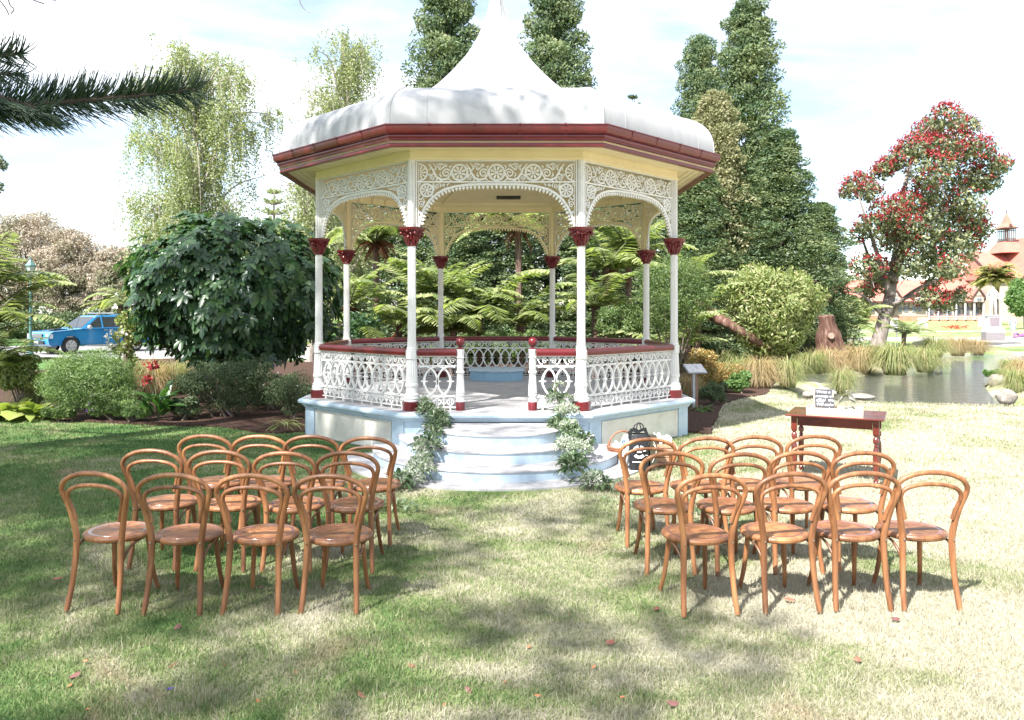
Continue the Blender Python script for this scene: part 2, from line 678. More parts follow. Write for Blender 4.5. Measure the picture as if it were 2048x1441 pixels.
tag(pw.build('pond_water', m_water), 'still pond reflecting the pale sky', kind='structure')

# ------------------------------------------------------------------ grass blades
def lawn_mask(X, Y):
    ok = poly_sd(X, Y, smooth_poly(BED, 4)) > 0.02
    ok &= poly_sd(X, Y, POND) > 0.35
    ok &= ((X / 2.02) ** 2 + ((Y - 10.5) / 2.2) ** 2 > 1)
    ok &= np.hypot(X, Y - 13.5) > 3.15
    return ok


def grass_field(nb, d0, d1, seed):
    rg = np.random.default_rng(seed)
    d = d0 * (d1 / d0) ** rg.random(nb)
    X = (rg.random(nb) * 2 - 1) * 0.72 * d + rg.normal(size=nb) * 0.2
    k = lawn_mask(X, d)
    X, d = X[k], d[k]
    nb = len(X)
    az = rg.random(nb) * 2 * PI
    tuft = np.sin(X * 9.1 + 2 * np.sin(d * 5.3)) * np.sin(d * 8.3 + 2 * np.sin(X * 4.1)) + .6 * np.sin(X * 23 + d * 17)
    h = (0.014 + 0.022 * rg.random(nb) ** 1.5) * (1 + 0.45 * tuft * (tuft > 0)) * (1 + (rg.random(nb) < .03) * 1.0)
    w = (0.0022 + 0.0016 * rg.random(nb)) * np.maximum(1, d / 5.0)
    side = np.stack([np.cos(az), np.sin(az), np.zeros(nb)], 1)
    la = rg.random(nb) * 2 * PI
    lean = np.stack([np.cos(la), np.sin(la), np.zeros(nb)], 1) * (rg.random(nb) ** 1.5 * 0.045)[:, None]
    z = 0.02 * np.sin(X * 1.3 + 0.5 * np.sin(d * .9)) * np.sin(d * 1.1) * (np.hypot(X, d - 13.5) > 5)
    p = np.stack([X, d, z - 0.002], 1)
    V = np.stack([p - side * w[:, None], p + side * w[:, None], p + lean + np.array([0, 0, 1.0]) * h[:, None]], 1).reshape(-1, 3)
    return V, np.arange(3 * nb).reshape(nb, 3)


V, F = join([grass_field(520000, 3.3, 19.0, 3)])
tag(link('grass_blades', npmesh('grass_blades', V, [F]), m_blade), 'short turf blades over the lawn, part green and part straw', 'grass', kind='stuff')

# ================================================================== bandstand
BS = (0.0, 13.5)
m_white = M('cream_white_iron_paint', [(0.70, 0.69, 0.665), (0.63, 0.62, 0.595)], 5, 0.42, 0.06, 60, 0.4)
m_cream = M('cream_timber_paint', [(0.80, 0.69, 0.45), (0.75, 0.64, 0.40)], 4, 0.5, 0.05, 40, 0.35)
m_red = M('oxide_red_paint', [(0.145, 0.014, 0.018), (0.105, 0.011, 0.014)], 7, 0.28, 0.1, 45, 0.5)
m_blue = M('pale_blue_paint', [(0.27, 0.34, 0.40), (0.38, 0.49, 0.58), (0.46, 0.56, 0.63), (0.40, 0.51, 0.60)], 4, 0.65, 0.16, 30, 0.3, lo=.24, hi=.68)
m_blue2 = M('podium_blue_paint', [(0.24, 0.42, 0.56), (0.30, 0.48, 0.60)], 5, 0.6, 0.1, 30, 0.35)
m_plast = M('cream_rendered_panel', [(0.50, 0.47, 0.40), (0.62, 0.60, 0.53), (0.70, 0.68, 0.62)], 3, 0.75, 0.15, 25, 0.3, lo=.3, hi=.7)
m_floor = M('worn_grey_concrete', [(0.30, 0.30, 0.31), (0.40, 0.39, 0.39), (0.48, 0.46, 0.45)], 4, 0.8, 0.25, 50, 0.3, lo=.3, hi=.7)
m_tread = M('worn_pale_tread', [(0.27, 0.265, 0.265), (0.42, 0.41, 0.41), (0.52, 0.51, 0.505)], 5, 0.8, 0.2, 50, 0.3, lo=.3, hi=.7)
m_roof = M('white_painted_roof_iron', [(0.29, 0.295, 0.30), (0.36, 0.362, 0.368), (0.39, 0.39, 0.395), (0.33, 0.335, 0.34)], 1.3, 0.5, 0.08, 9, 0.35, stretch=(2.2, 2.2, .8), lo=.28, hi=.74)
m_seam = M('roof_seam', [(0.34, 0.34, 0.35), (0.44, 0.44, 0.45)], 6, 0.6)
m_dark = M('dark_fitting', [(0.02, 0.018, 0.016), (0.03, 0.028, 0.025)], 6, 0.5)

bs = thing('bandstand', 'octagonal white iron bandstand with oxide red trim and swept white roof', 'bandstand', (BS[0], BS[1], 0))


def octo(R, ph=PI / 8):
    return [(R * math.cos(ph + i * PI / 4), R * math.sin(ph + i * PI / 4)) for i in range(8)]


FZ = 0.57


def octo_loft(prof, name, mat, parent, smooth=0.5, cap=True):
    return B().lathe([(r, z) for r, z in prof], 8, ph=PI / 8, cap=cap).build(name, mat, parent, smooth)


# plinth
pl = octo_loft([(3.19, 0.0), (3.19, 0.47)], 'plinth', m_blue, bs, None)
SIDE = 2 * 3.19 * math.sin(PI / 8)
AP = 3.19 * math.cos(PI / 8)
pan = B().box((0, 0, 0.215), (SIDE - 0.56, 0.03, 0.40))
pil = B()
pil.box((0, 0, 0.22), (0.24, 0.036, 0.44))
pan_me = pil_me = None
for k in range(8):
    a = k * PI / 4
    if k != 0:
        if pan_me is None:
            o = pan.build('panel', m_plast, pl); pan_me = o.data
        else:
            o = link('panel', pan_me, None, pl)
        o.location = (math.sin(a) * (AP + .004), -math.cos(a) * (AP + .004), 0)
        o.rotation_euler = (0, 0, a)
    for sg in (-1, 1):
        if pil_me is None:
            o = pil.build('pilaster', m_blue, pl); pil_me = o.data
        else:
            o = link('pilaster', pil_me, None, pl)
        off = sg * (SIDE / 2 - 0.135)
        o.location = (math.cos(a) * off + math.sin(a) * (AP + .006), math.sin(a) * off - math.cos(a) * (AP + .006), 0)
        o.rotation_euler = (0, 0, a)
octo_loft([(3.20, 0.44), (3.235, 0.445), (3.235, 0.465), (3.255, 0.47), (3.255, 0.487), (3.29, 0.492), (3.318, 0.505), (3.325, 0.53),
           (3.318, 0.552), (3.295, 0.564), (3.27, 0.566)], 'cornice', m_blue, bs, 0.5)
octo_loft([(3.262, 0.50), (3.262, FZ)], 'floor_slab', m_floor, bs, None)

# steps (half rounds against the front face)
YW = -AP
def half_round(rx, ry, n=40):
    return [(rx * math.cos(PI + PI * i / n), YW + ry * math.sin(PI + PI * i / n)) for i in range(n + 1)]
def stepp(rx, ry, z, name='step'):
    b_ = B()
    q = half_round(rx, ry) + [(rx, YW + 0.05), (-rx, YW + 0.05)]
    k = len(q)
    st = b_.prism(q, 0, z - 0.012).build(name, m_blue, bs, 0.6)
    q2 = half_round(rx + 0.012, ry + 0.012) + [(rx + .012, YW - 0.004), (-rx - .012, YW - 0.004)]
    t_ = B()
    q3 = [(x * (1 - .012 / rx), YW + (y - YW) * (1 - .012 / ry)) for x, y in q2]
    V = [(x, y, z - 0.020) for x, y in q2] + [(x, y, z - 0.006) for x, y in q2] + [(x, y, z) for x, y in q3]
    m_ = len(q2)
    F_ = [tuple(range(2 * m_, 3 * m_))]
    for r_ in range(2):
        F_ += [(r_ * m_ + i, r_ * m_ + (i + 1) % m_, (r_ + 1) * m_ + (i + 1) % m_, (r_ + 1) * m_ + i) for i in range(m_)]
    t_.add(V, F_)
    t_.build('tread', m_tread, st, 0.6)
stepp(1.62, 1.83, 0.145)
stepp(1.28, 1.46, 0.288)
stepp(0.98, 1.12, 0.43)
B().prism(half_round(2.0, 2.16) + [(2.0, YW + .04), (-2.0, YW + .04)], -0.05, 0.022).build('landing_pad', m_tread, bs)

# podium at the back of the floor
pod = B().lathe([(0.56, FZ), (0.56, FZ + 0.17)], 8, (0, 2.2, 0), ph=PI / 8).build('podium', m_blue2, bs)
B().lathe([(0.585, FZ + 0.172), (0.595, FZ + 0.185), (0.595, FZ + 0.20), (0.58, FZ + 0.212)], 8, (0, 2.2, 0), ph=PI / 8).build('podium_top', m_blue, pod, 0.5)

# columns
RC = 3.0
sh = B()
sh.lathe([(0.062, 0.86), (0.057, 1.0), (0.055, 2.23)], 32, flute=0.13)
sh.lathe([(0.105, 0.123), (0.108, 0.135), (0.100, 0.15), (0.107, 0.165), (0.104, 0.18), (0.092, 0.195), (0.098, 0.205), (0.098, 0.218), (0.082, 0.235),
          (0.075, 0.26), (0.077, 0.31), (0.088, 0.33), (0.090, 0.345), (0.088, 0.36), (0.080, 0.372)], 24)
sh.lathe([(0.081, 0.372), (0.070, 0.70)], 32, flute=0.10)
sh.lathe([(0.076, 0.695), (0.082, 0.705), (0.078, 0.715)], 24)
sh.lathe([(0.083, 0.715), (0.083, 0.81)], 8, ph=PI / 8)
sh.lathe([(0.083, 0.81), (0.068, 0.825), (0.072, 0.835), (0.064, 0.86)], 24)
sh.lathe([(0.052, 2.47), (0.052, 3.40)], 24, flute=0.14)
for e in range(8):                                    # beading up the post corners
    pass
cap = B()
cap.lathe([(0.064, 2.225), (0.070, 2.24), (0.062, 2.255), (0.066, 2.29), (0.082, 2.34), (0.112, 2.39), (0.14, 2.425)], 16)
sq = []
for i in range(32):
    a = 2 * PI * i / 32
    sq.append((a, 0.150 + 0.028 * abs(math.cos(2 * a + 0)) ** 0.6 * (1 if True else 0)))
for z0, z1, s0, s1 in ((2.425, 2.445, .92, 1.0), (2.445, 2.472, 1.0, 1.04)):
    V = []
    for zz, ss in ((z0, s0), (z1, s1)):
        V += [(r_ * ss * math.cos(a + PI / 4), r_ * ss * math.sin(a + PI / 4), zz) for a, r_ in sq]
    k = len(sq)
    cap.add(V, [tuple(range(k - 1, -1, -1)), tuple(range(k, 2 * k))] + [(i, (i + 1) % k, k + (i + 1) % k, k + i) for i in range(k)])
for i in range(8):                                    # acanthus leaves and corner volutes
    a = i * PI / 4
    for (zb, rb, L) in ((2.26, .066, .10), (2.31, .078, .095)):
        aa = a + (PI / 8 if zb > 2.3 else 0)
        pts = [Vector(((rb + .004) * math.cos(aa), (rb + .004) * math.sin(aa), zb)), Vector(((rb + .02) * math.cos(aa), (rb + .02) * math.sin(aa), zb + L * .6)),
               Vector(((rb + .052) * math.cos(aa), (rb + .052) * math.sin(aa), zb + L * .95)), Vector(((rb + .062) * math.cos(aa), (rb + .062) * math.sin(aa), zb + L * .75))]
        cap.tube(pts, [.018, .022, .016, .006], 6)
for i in range(4):
    a = PI / 4 + i * PI / 2
    c_ = Vector((0.148 * math.cos(a), 0.148 * math.sin(a), 2.392))
    cap.sphere(c_, 0.027, 10, 6)
    a2 = i * PI / 2
    cap.sphere((0.135 * math.cos(a2), 0.135 * math.sin(a2), 2.42), 0.02, 8, 5)
foot = B().lathe([(0.128, 0.0), (0.128, 0.118), (0.12, 0.123)], 8, ph=PI / 8)
col0 = None
COLS = [(RC * math.cos(PI / 8 + i * PI / 4), RC * math.sin(PI / 8 + i * PI / 4), PI / 8 + i * PI / 4) for i in range(8)]
for i, (x, y, a) in enumerate(COLS):
    if col0 is None:
        col0 = sh.build('column', m_white, bs, 0.45)
        cap.build('capital', m_red, col0, 0.7)
        foot.build('foot_block', m_red, col0)
        # beads on the upper post
        bd = B()
        for q in range(26):
            for e in range(4):
                aa = PI / 4 + e * PI / 2
                bd.sphere((0.052 * math.cos(aa) * 1.02, 0.052 * math.sin(aa) * 1.02, 2.49 + q * 0.034), 0.010, 6, 4)
        tag(bd.build('beading', m_white, col0, 0.7), kind='stuff')
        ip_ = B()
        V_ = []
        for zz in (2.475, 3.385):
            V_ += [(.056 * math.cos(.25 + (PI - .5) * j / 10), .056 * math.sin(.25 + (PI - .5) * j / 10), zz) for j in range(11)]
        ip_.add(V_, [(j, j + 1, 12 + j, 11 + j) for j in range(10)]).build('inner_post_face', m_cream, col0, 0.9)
        c_ = col0
    else:
        c_ = copy_tree(col0, bs)
    c_.location = (x, y, FZ)
    c_.rotation_euler = (0, 0, a + PI / 2)

# ---- cast iron frieze with arched spandrels (panel coordinates: x along the side, z up from the ground)
HW = RC * math.sin(PI / 8)
APC = RC * math.cos(PI / 8)


def circ(cx, cz, r, n=18, a0=0, a1=2 * PI):
    return [(cx + r * math.cos(a0 + (a1 - a0) * i / n), cz + r * math.sin(a0 + (a1 - a0) * i / n)) for i in range(n if abs(a1 - a0 - 2 * PI) < 1e-6 else n + 1)]


def spiral(cx, cz, r0, r1, a0, turns, n=20):
    o = []
    for i in range(n + 1):
        t_ = i / n
        a = a0 + turns * 2 * PI * t_
        rr = r0 + (r1 - r0) * t_
        o.append((cx + rr * math.cos(a), cz + rr * math.sin(a)))
    return o


def rosette(b_, cx, cz, r, clip=None, w=0.014, t_=0.022):
    b_.stroke(circ(cx, cz, r, 20), w, t_, True)
    b_.stroke(circ(cx, cz, r * .86, 20), w * .5, t_ * .8, True)
    for k in range(8):
        a = k * PI / 4 + PI / 8
        L = r * .8
        ca, sa = math.cos(a), math.sin(a)
        pts = [(cx + ca * L * s, cz + sa * L * s) for s in (0.08, .4, .75, 1.0)]
        b_.stroke(pts, [.004, .010, .024 * r / .1, .006], t_ * .8)
    b_.stroke(circ(cx, cz, r * .10, 6), .012, t_, True)


def arch_z(x):
    x = abs(x)
    pts = [(0, 3.635), (.35, 3.63), (.55, 3.605), (.70, 3.565), (.80, 3.51), (.90, 3.42), (.97, 3.32), (1.02, 3.21), (1.055, 3.06)]
    for (x0, z0), (x1, z1) in zip(pts, pts[1:]):
        if x0 <= x <= x1:
            return z0 + (z1 - z0) * (x - x0) / (x1 - x0)
    return 3.06


fr = B()
fr.ws = 1.3
T = 0.024
XE = 1.092
ZB, ZT = 3.665, 3.945
fr.box((0, 0, ZT + .012), (2 * XE, .045, .03))
fr.box((0, 0, ZB), (2 * XE, .034, .020))
for sg in (-1, 1):
    fr.box((sg * (XE - .008), 0, 3.51), (.018, .03, .90))
    fr.box((sg * (XE - .035), 0, 3.50), (.008, .022, .88))
zc = (ZB + ZT) / 2 - .012
RR = 0.110
for i, cx in enumerate((-.50, 0, .50)):
    rosette(fr, cx, zc, RR)
for sg in (-1, 1):                                     # end half rosettes
    fr.stroke(circ(sg * (XE - .045), zc, RR, 14, PI / 2, PI * 1.5) if sg > 0 else circ(sg * (XE - .045), zc, RR, 14, -PI / 2, PI / 2), .014, .022)
    for k in range(-2, 3):
        a = (PI if sg > 0 else 0) + k * PI / 5
        fr.stroke([(sg * (XE - .05) + math.cos(a) * RR * s, zc + math.sin(a) * RR * s) for s in (.1, .5, .85)], [.005, .012, .016], .018)
for sg in (-1, 1):                                     # scrolls between the rosettes, mirrored about the middle
    for c0 in (0.25, 0.755):
        def mx_(pts):
            return [(sg * x, z) for x, z in pts]
        big = spiral(c0 - .075, zc - .01, .014, .060, 0.3, 1.35, 22)
        tail = [(c0 - .02, zc - .065), (c0 + .035, zc - .04), (c0 + .075, zc + .02), (c0 + .12, zc + .085), (c0 + .16, zc + .115)]
        lastp = big[-1]
        fr.stroke(mx_(big), [.011 + .004 * i / 22 for i in range(23)], T)
        fr.stroke(mx_([(c0 - .135, zc + .03), (c0 - .13, zc - .03), (c0 - .09, zc - .085), (c0 - .02, zc - .10), (c0 + .05, zc - .07), (c0 + .09, zc - .0), (c0 + .125, zc + .07), (c0 + .165, zc + .115)]),
                  [.008, .014, .018, .022, .024, .02, .016, .01], T)
        fr.stroke(mx_(spiral(c0 + .035, zc + .085, .006, .034, 2.5, 1.3, 16)), .009, T)
        fr.stroke(mx_([(c0 + .03, zc + .05), (c0 + .0, zc + .04), (c0 - .04, zc + .075), (c0 - .08, zc + .105)]), [.012, .014, .012, .006], T)
        fr.stroke(mx_(spiral(c0 + .105, zc - .085, .005, .030, 1.0, 1.3, 16)), .009, T)
        fr.stroke(mx_([(c0 + .07, zc - .03), (c0 + .10, zc - .02), (c0 + .13, zc - .045), (c0 + .15, zc - .09)]), [.02, .016, .012, .006], T)
        fr.stroke(mx_([(c0 - .01, zc - .10), (c0 + .02, zc - .125), (c0 + .06, zc - .12)]), [.016, .013, .006], T)
        fr.stroke(mx_([(c0 - .15, zc + .10), (c0 - .12, zc + .08), (c0 - .135, zc + .05)]), [.006, .014, .008], T)
        fr.stroke(mx_(spiral(c0 - .06, zc + .098, .004, .026, 3.6, 1.25, 12)), .008, T)
        fr.stroke(mx_([(c0 - .035, zc + .10), (c0 - .005, zc + .115), (c0 + .03, zc + .128)]), [.010, .012, .006], T)
        fr.stroke(mx_([(c0 + .085, zc + .03), (c0 + .065, zc + .055), (c0 + .075, zc + .09), (c0 + .10, zc + .12)]), [.016, .012, .010, .006], T)
        fr.stroke(mx_(spiral(c0 + .145, zc - .03, .004, .024, 5.2, 1.25, 12)), .008, T)
        fr.stroke(mx_([(c0 + .04, zc - .075), (c0 + .055, zc - .105), (c0 + .075, zc - .125)]), [.014, .012, .006], T)
        fr.stroke(mx_([(c0 - .10, zc - .085), (c0 - .13, zc - .105), (c0 - .155, zc - .12)]), [.014, .012, .006], T)
        fr.stroke(mx_([(c0 - .01, zc - .06), (c0 + .015, zc - .03), (c0 + .005, zc + .0)]), [.014, .012, .006], T)
        fr.stroke(mx_([(c0 + .125, zc + .07), (c0 + .145, zc + .04), (c0 + .155, zc + .02)]), [.012, .010, .005], T)
    # spandrel
    rosette(fr, sg * .945, 3.552, .088, w=.013)
    fr.stroke([(sg * x, z) for x, z in spiral(1.02, 3.37, .008, .042, 2.4, 1.4, 18)], .010, T)
    fr.stroke([(sg * x, z) for x, z in spiral(1.043, 3.255, .005, .022, 2.4, 1.3, 14)], .008, T)
    fr.stroke([(sg * x, z) for x, z in spiral(.805, 3.61, .006, .034, 4.6, 1.35, 16)], .009, T)
    fr.stroke([(sg * x, z) for x, z in spiral(.715, 3.625, .005, .022, 4.6, 1.3, 14)], .008, T)
    fr.stroke([(sg * x, z) for x, z in [(1.065, 3.45), (1.045, 3.44), (1.03, 3.42), (1.0, 3.45), (.985, 3.47)]], [.008, .014, .016, .013, .006], T)
    fr.stroke([(sg * x, z) for x, z in [(.855, 3.655), (.86, 3.62), (.85, 3.58), (.83, 3.55)]], [.006, .014, .014, .008], T)
    fr.stroke([(sg * x, z) for x, z in [(1.055, 3.20), (1.05, 3.15), (1.06, 3.10)]], [.012, .01, .008], T)
    fr.stroke([(sg * x, z) for x, z in spiral(1.045, 3.625, .004, .022, 1.2, 1.25, 12)], .008, T)
    fr.stroke([(sg * x, z) for x, z in spiral(.875, 3.47, .004, .020, 1.2, 1.25, 12)], .008, T)
    fr.stroke([(sg * x, z) for x, z in [(1.05, 3.50), (1.035, 3.475), (1.06, 3.46)]], [.012, .012, .006], T)
    fr.stroke([(sg * x, z) for x, z in [(.99, 3.43), (.975, 3.40), (.985, 3.37)]], [.012, .012, .006], T)
    fr.stroke([(sg * x, z) for x, z in [(.64, 3.645), (.665, 3.63), (.66, 3.605)]], [.010, .012, .006], T)
    fr.stroke([(sg * x, z) for x, z in [(.77, 3.65), (.755, 3.62), (.765, 3.59)]], [.008, .012, .006], T)
ap_pts = [(x, arch_z(x)) for x in [-1.055, -1.04, -1.02, -.995, -.97, -.935, -.90, -.85, -.80, -.75, -.70, -.625, -.55, -.45, -.35, -.18, 0,
                                    .18, .35, .45, .55, .625, .70, .75, .80, .85, .90, .935, .97, .995, 1.02, 1.04, 1.055]]
fr.stroke(ap_pts, .024, .03)
# pointed pendants along the arch
acc, last = 0.0, ap_pts[0]
dense = []
for (x0, z0), (x1, z1) in zip(ap_pts, ap_pts[1:]):
    for j in range(6):
        dense.append((x0 + (x1 - x0) * j / 6, z0 + (z1 - z0) * j / 6))
acc = 0
for i in range(1, len(dense) - 1):
    acc += math.hypot(dense[i][0] - dense[i - 1][0], dense[i][1] - dense[i - 1][1])
    if acc > 0.048:
        acc = 0
        x, z = dense[i]
        dx, dz = dense[i + 1][0] - dense[i - 1][0], dense[i + 1][1] - dense[i - 1][1]
        L = math.hypot(dx, dz)
        nx_, nz_ = dz / L, -dx / L
        if nx_ * x > 0 and abs(x) > .2:
            nx_, nz_ = -nx_, -nz_
        if nz_ > 0 and abs(x) < .9:
            nx_, nz_ = -nx_, -nz_
        p_ = lambda s: (x + nx_ * s, z + nz_ * s)
        fr.stroke([p_(.008), p_(.020), p_(.030), p_(.042), p_(.055), p_(.066)], [.012, .010, .030, .022, .012, .002], .022)
fr0 = None
for k in range(8):
    a = k * PI / 4
    if fr0 is None:
        fr0 = fr.build('frieze_panel', m_white, bs)
        o = fr0
    else:
        o = link('frieze_panel', fr0.data, None, bs)
    o.location = (math.sin(a) * APC, -math.cos(a) * APC, 0)
    o.rotation_euler = (0, 0, a)
    q = bpy.data.objects.new('inner_face', fr0.data)       # thin layer behind the ironwork, in the same cream as the ceiling
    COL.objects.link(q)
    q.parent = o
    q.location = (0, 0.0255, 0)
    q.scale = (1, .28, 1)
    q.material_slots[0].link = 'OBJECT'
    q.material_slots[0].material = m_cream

# ---- balustrade
def balustrade(x0, x1, nE, nC):
    b_ = B()
    L = x1 - x0
    z0 = FZ
    b_.box(((x0 + x1) / 2, 0, z0 + .735), (L, .03, .016))
    b_.box(((x0 + x1) / 2, 0, z0 + .605), (L, .026, .014))
    b_.box(((x0 + x1) / 2, 0, z0 + .185), (L, .026, .016))
    b_.box(((x0 + x1) / 2, 0, z0 + .045), (L, .024, .014))
    s_ = L / (nE - 0.0)
    for i in range(nE):                                 # interlaced ovals
        cx = x0 + s_ * (i + .5)
        hw = s_ * .985
        pts = [(cx + hw * math.cos(2 * PI * k / 26), z0 + .395 + .205 * math.sin(2 * PI * k / 26)) for k in range(26)]
        if min(p[0] for p in pts) < x0 or max(p[0] for p in pts) > x1:      # the end ovals run into the posts
            ok = [x0 < p[0] < x1 for p in pts]
            for st_ in [k for k in range(26) if ok[k] and not ok[k - 1]]:
                run = []
                for k in range(26):
                    if not ok[(st_ + k) % 26]:
                        break
                    run.append(pts[(st_ + k) % 26])
                if len(run) > 1:
                    b_.stroke(run, .024, .028, False, y=(.004 if i % 2 else -.004))
        else:
            b_.stroke(pts, .024, .028, True, y=(.004 if i % 2 else -.004))
    for i in range(nE):                                 # little stars where the ovals meet at the waist
        cx = x0 + s_ * (i + .5)
        b_.stroke([(cx - .052, z0 + .395), (cx - .02, z0 + .395), (cx + .02, z0 + .395), (cx + .052, z0 + .395)], [.004, .022, .022, .004], .032)
        b_.stroke([(cx, z0 + .315), (cx, z0 + .37), (cx, z0 + .42), (cx, z0 + .475)], [.006, .030, .030, .006], .034)
    c_ = L / nC
    for i in range(nC):                                 # lower band of rings and tulips
        cx = x0 + c_ * (i + .5)
        b_.stroke(circ(cx, z0 + .115, .045, 14), .012, .022, True)
        for k in range(4):
            a = PI / 4 + k * PI / 2
            b_.stroke([(cx + math.cos(a) * .008, z0 + .115 + math.sin(a) * .008), (cx + math.cos(a) * .028, z0 + .115 + math.sin(a) * .028), (cx + math.cos(a) * .04, z0 + .115 + math.sin(a) * .04)], [.004, .018, .006], .018)
        b_.box((cx, 0, z0 + .058), (.018, .022, .022))
        b_.box((cx, 0, z0 + .018), (.020, .022, .040))
        if i < nC - 1:
            tx = cx + c_ / 2
            b_.stroke([(tx, z0 + .05), (tx, z0 + .10), (tx, z0 + .178)], [.010, .014, .010], .02)
            for sg in (-1, 1):
                b_.stroke([(tx + sg * .004, z0 + .085), (tx + sg * .028, z0 + .105), (tx + sg * .034, z0 + .135), (tx + sg * .018, z0 + .15)], [.010, .014, .010, .005], .02)
    nS = max(2, round(L / .17))
    c_ = L / nS
    for i in range(nS):                                 # top band of scrolls
        cx = x0 + c_ * (i + .5)
        zz = z0 + .67
        sg = 1 if i % 2 else -1
        b_.stroke([(cx + sg * x, zz + z) for x, z in spiral(-.03, 0, .006, .042, 0.5, 1.4, 16)], .011, .022)
        b_.stroke([(cx + sg * x, zz + z) for x, z in [(.0, -.045), (.035, -.035), (.055, .0), (.085, .045)]], [.016, .018, .016, .008], .022)
        b_.stroke([(cx + sg * x, zz + z) for x, z in spiral(.045, .03, .005, .022, 2.2, 1.2, 12)], .008, .02)
        b_.stroke([(cx + sg * x, zz + z) for x, z in [(.02, .05), (.01, .02), (-.01, .05)]], [.006, .012, .006], .02)
    return b_


def rail(x0, x1):
    b_ = B()
    V, F = [], []
    prof = [(-.045, .742), (-.045, .760), (-.052, .775), (-.054, .80), (-.040, .826), (0, .838), (.040, .826), (.054, .80), (.052, .775), (.045, .760), (.045, .742)]
    k = len(prof)
    for x in (x0, x1):
        V += [(x, y, FZ + z) for y, z in prof]
    F = [(i, (i + 1) % k, k + (i + 1) % k, k + i) for i in range(k)] + [tuple(range(k - 1, -1, -1)), tuple(range(k, 2 * k))]
    return b_.add(V, F)


XB = HW - .080
full = balustrade(-XB, XB, 12, 9)
fullr = rail(-XB, XB)
b0 = None
for k in range(1, 8):
    a = k * PI / 4
    if b0 is None:
        b0 = full.build('balustrade_panel', m_white, bs)
        r0 = fullr.build('handrail', m_red, b0, 0.6)
        o = b0
    else:
        o = copy_tree(b0, bs)
    o.location = (math.sin(a) * APC, -math.cos(a) * APC, 0)
    o.rotation_euler = (0, 0, a)
XN = 0.49
half = balustrade(-XB, -XN - .045, 3, 3)
hr = rail(-XB, -XN - .05)
h0 = half.build('balustrade_panel', m_white, bs, loc=(0, -APC, 0))
hr.build('handrail', m_red, h0, 0.6)
half2 = balustrade(XN + .045, XB, 3, 3)
h1 = half2.build('balustrade_panel', m_white, bs, loc=(0, -APC, 0))
rail(XN + .05, XB).build('handrail', m_red, h1, 0.6)
# newel posts
nw = B()
nw.lathe([(.062, .118), (.064, .13), (.052, .15), (.050, .19), (.058, .20), (.060, .215), (.052, .23)], 20)
nw.lathe([(.060, .235), (.044, .50)], 24, flute=.10)
nw.lathe([(.050, .50), (.058, .51), (.058, .53), (.046, .54)], 20)
nw.lathe([(.044, .54), (.046, .71)], 24, flute=.10)
nw.lathe([(.054, .71), (.056, .72), (.050, .735)], 20)
nw.lathe([(.055, .735), (.055, .80), (.058, .81), (.058, .83)], 8, ph=PI / 8)
for sg in (-1, 1):
    o = nw.build('newel_post', m_white, bs, 0.5, loc=(sg * XN, -APC, FZ)) if sg < 0 else link('newel_post', o.data, None, bs, (sg * XN, -APC, FZ))
    ff = B().lathe([(.062, 0), (.062, .112), (.058, .118)], 16).build('foot_block', m_red, o, 0.6) if sg < 0 else link('foot_block', ff.data, None, o)
    if sg < 0:
        fb = B().lathe([(.048, .83), (.048, .842), (.020, .850), (.018, .862), (.040, .880), (.056, .905), (.060, .93), (.056, .955), (.040, .978), (.015, .990), (.001, .992)], 20).build('ball_finial', m_red, o, 0.7)
    else:
        link('ball_finial', fb.data, None, o)

# ---- entablature, soffit, gutter
octo_loft([(3.045, 3.955), (3.065, 3.965), (3.065, 3.985), (3.05, 3.99), (3.05, 4.075), (3.085, 4.08), (3.085, 4.10), (3.14, 4.105)], 'beam', m_cream, bs, 0.4, False)
octo_loft([(2.94, 3.955), (2.94, 4.05), (2.90, 4.07)], 'inner_beam', m_cream, bs, 0.4, False)
octo_loft([(2.94, 3.956), (3.045, 3.956)], 'beam_underside', m_cream, bs, None, False)
sf = B()
for r0_, r1_ in ((3.10, 3.20), (3.212, 3.312), (3.324, 3.42), (3.432, 3.60)):
    sf.lathe([(r0_, 4.092), (r0_ + .003, 4.086), (r1_ - .003, 4.086), (r1_, 4.092)], 8, ph=PI / 8, cap=False)
sf.lathe([(3.05, 4.105), (3.62, 4.098)], 8, ph=PI / 8, cap=False)
sf.build('soffit', m_cream, bs)
octo_loft([(3.54, 4.03), (3.60, 4.03), (3.605, 4.045), (3.592, 4.05), (3.592, 4.115), (3.61, 4.12), (3.612, 4.135), (3.625, 4.14), (3.635, 4.155), (3.635, 4.175),
           (3.60, 4.18), (3.54, 4.18), (3.54, 4.03)], 'fascia', m_red, bs, 0.5, False)
gut = octo_loft([(3.60, 4.182), (3.645, 4.184), (3.675, 4.20), (3.692, 4.23), (3.697, 4.265), (3.70, 4.285), (3.712, 4.29), (3.712, 4.302), (3.694, 4.303), (3.682, 4.27),
                 (3.66, 4.215), (3.60, 4.20)], 'gutter', m_red, bs, 0.5, False)
gp = [(3.60, 4.178), (3.648, 4.180), (3.680, 4.197), (3.698, 4.23), (3.704, 4.268), (3.719, 4.288), (3.718, 4.308)]
for k in range(8):                                      # joint straps on the gutter
    for f in (-.62, -.2, .22, .64):
        a = k * PI / 4
        b_ = B()
        for s_ in range(len(gp) - 1):
            V = []
            for (r_, z_) in gp[s_:s_ + 2]:
                ap_ = r_ * math.cos(PI / 8)
                for dx in (-.014, .014):
                    x = f * 3.6 * math.sin(PI / 8) + dx
                    V.append((math.cos(a) * x + math.sin(a) * ap_, math.sin(a) * x - math.cos(a) * ap_, z_))
            b_.add(V, [(0, 1, 3, 2)])
        b_.build('strap', m_red, gut)

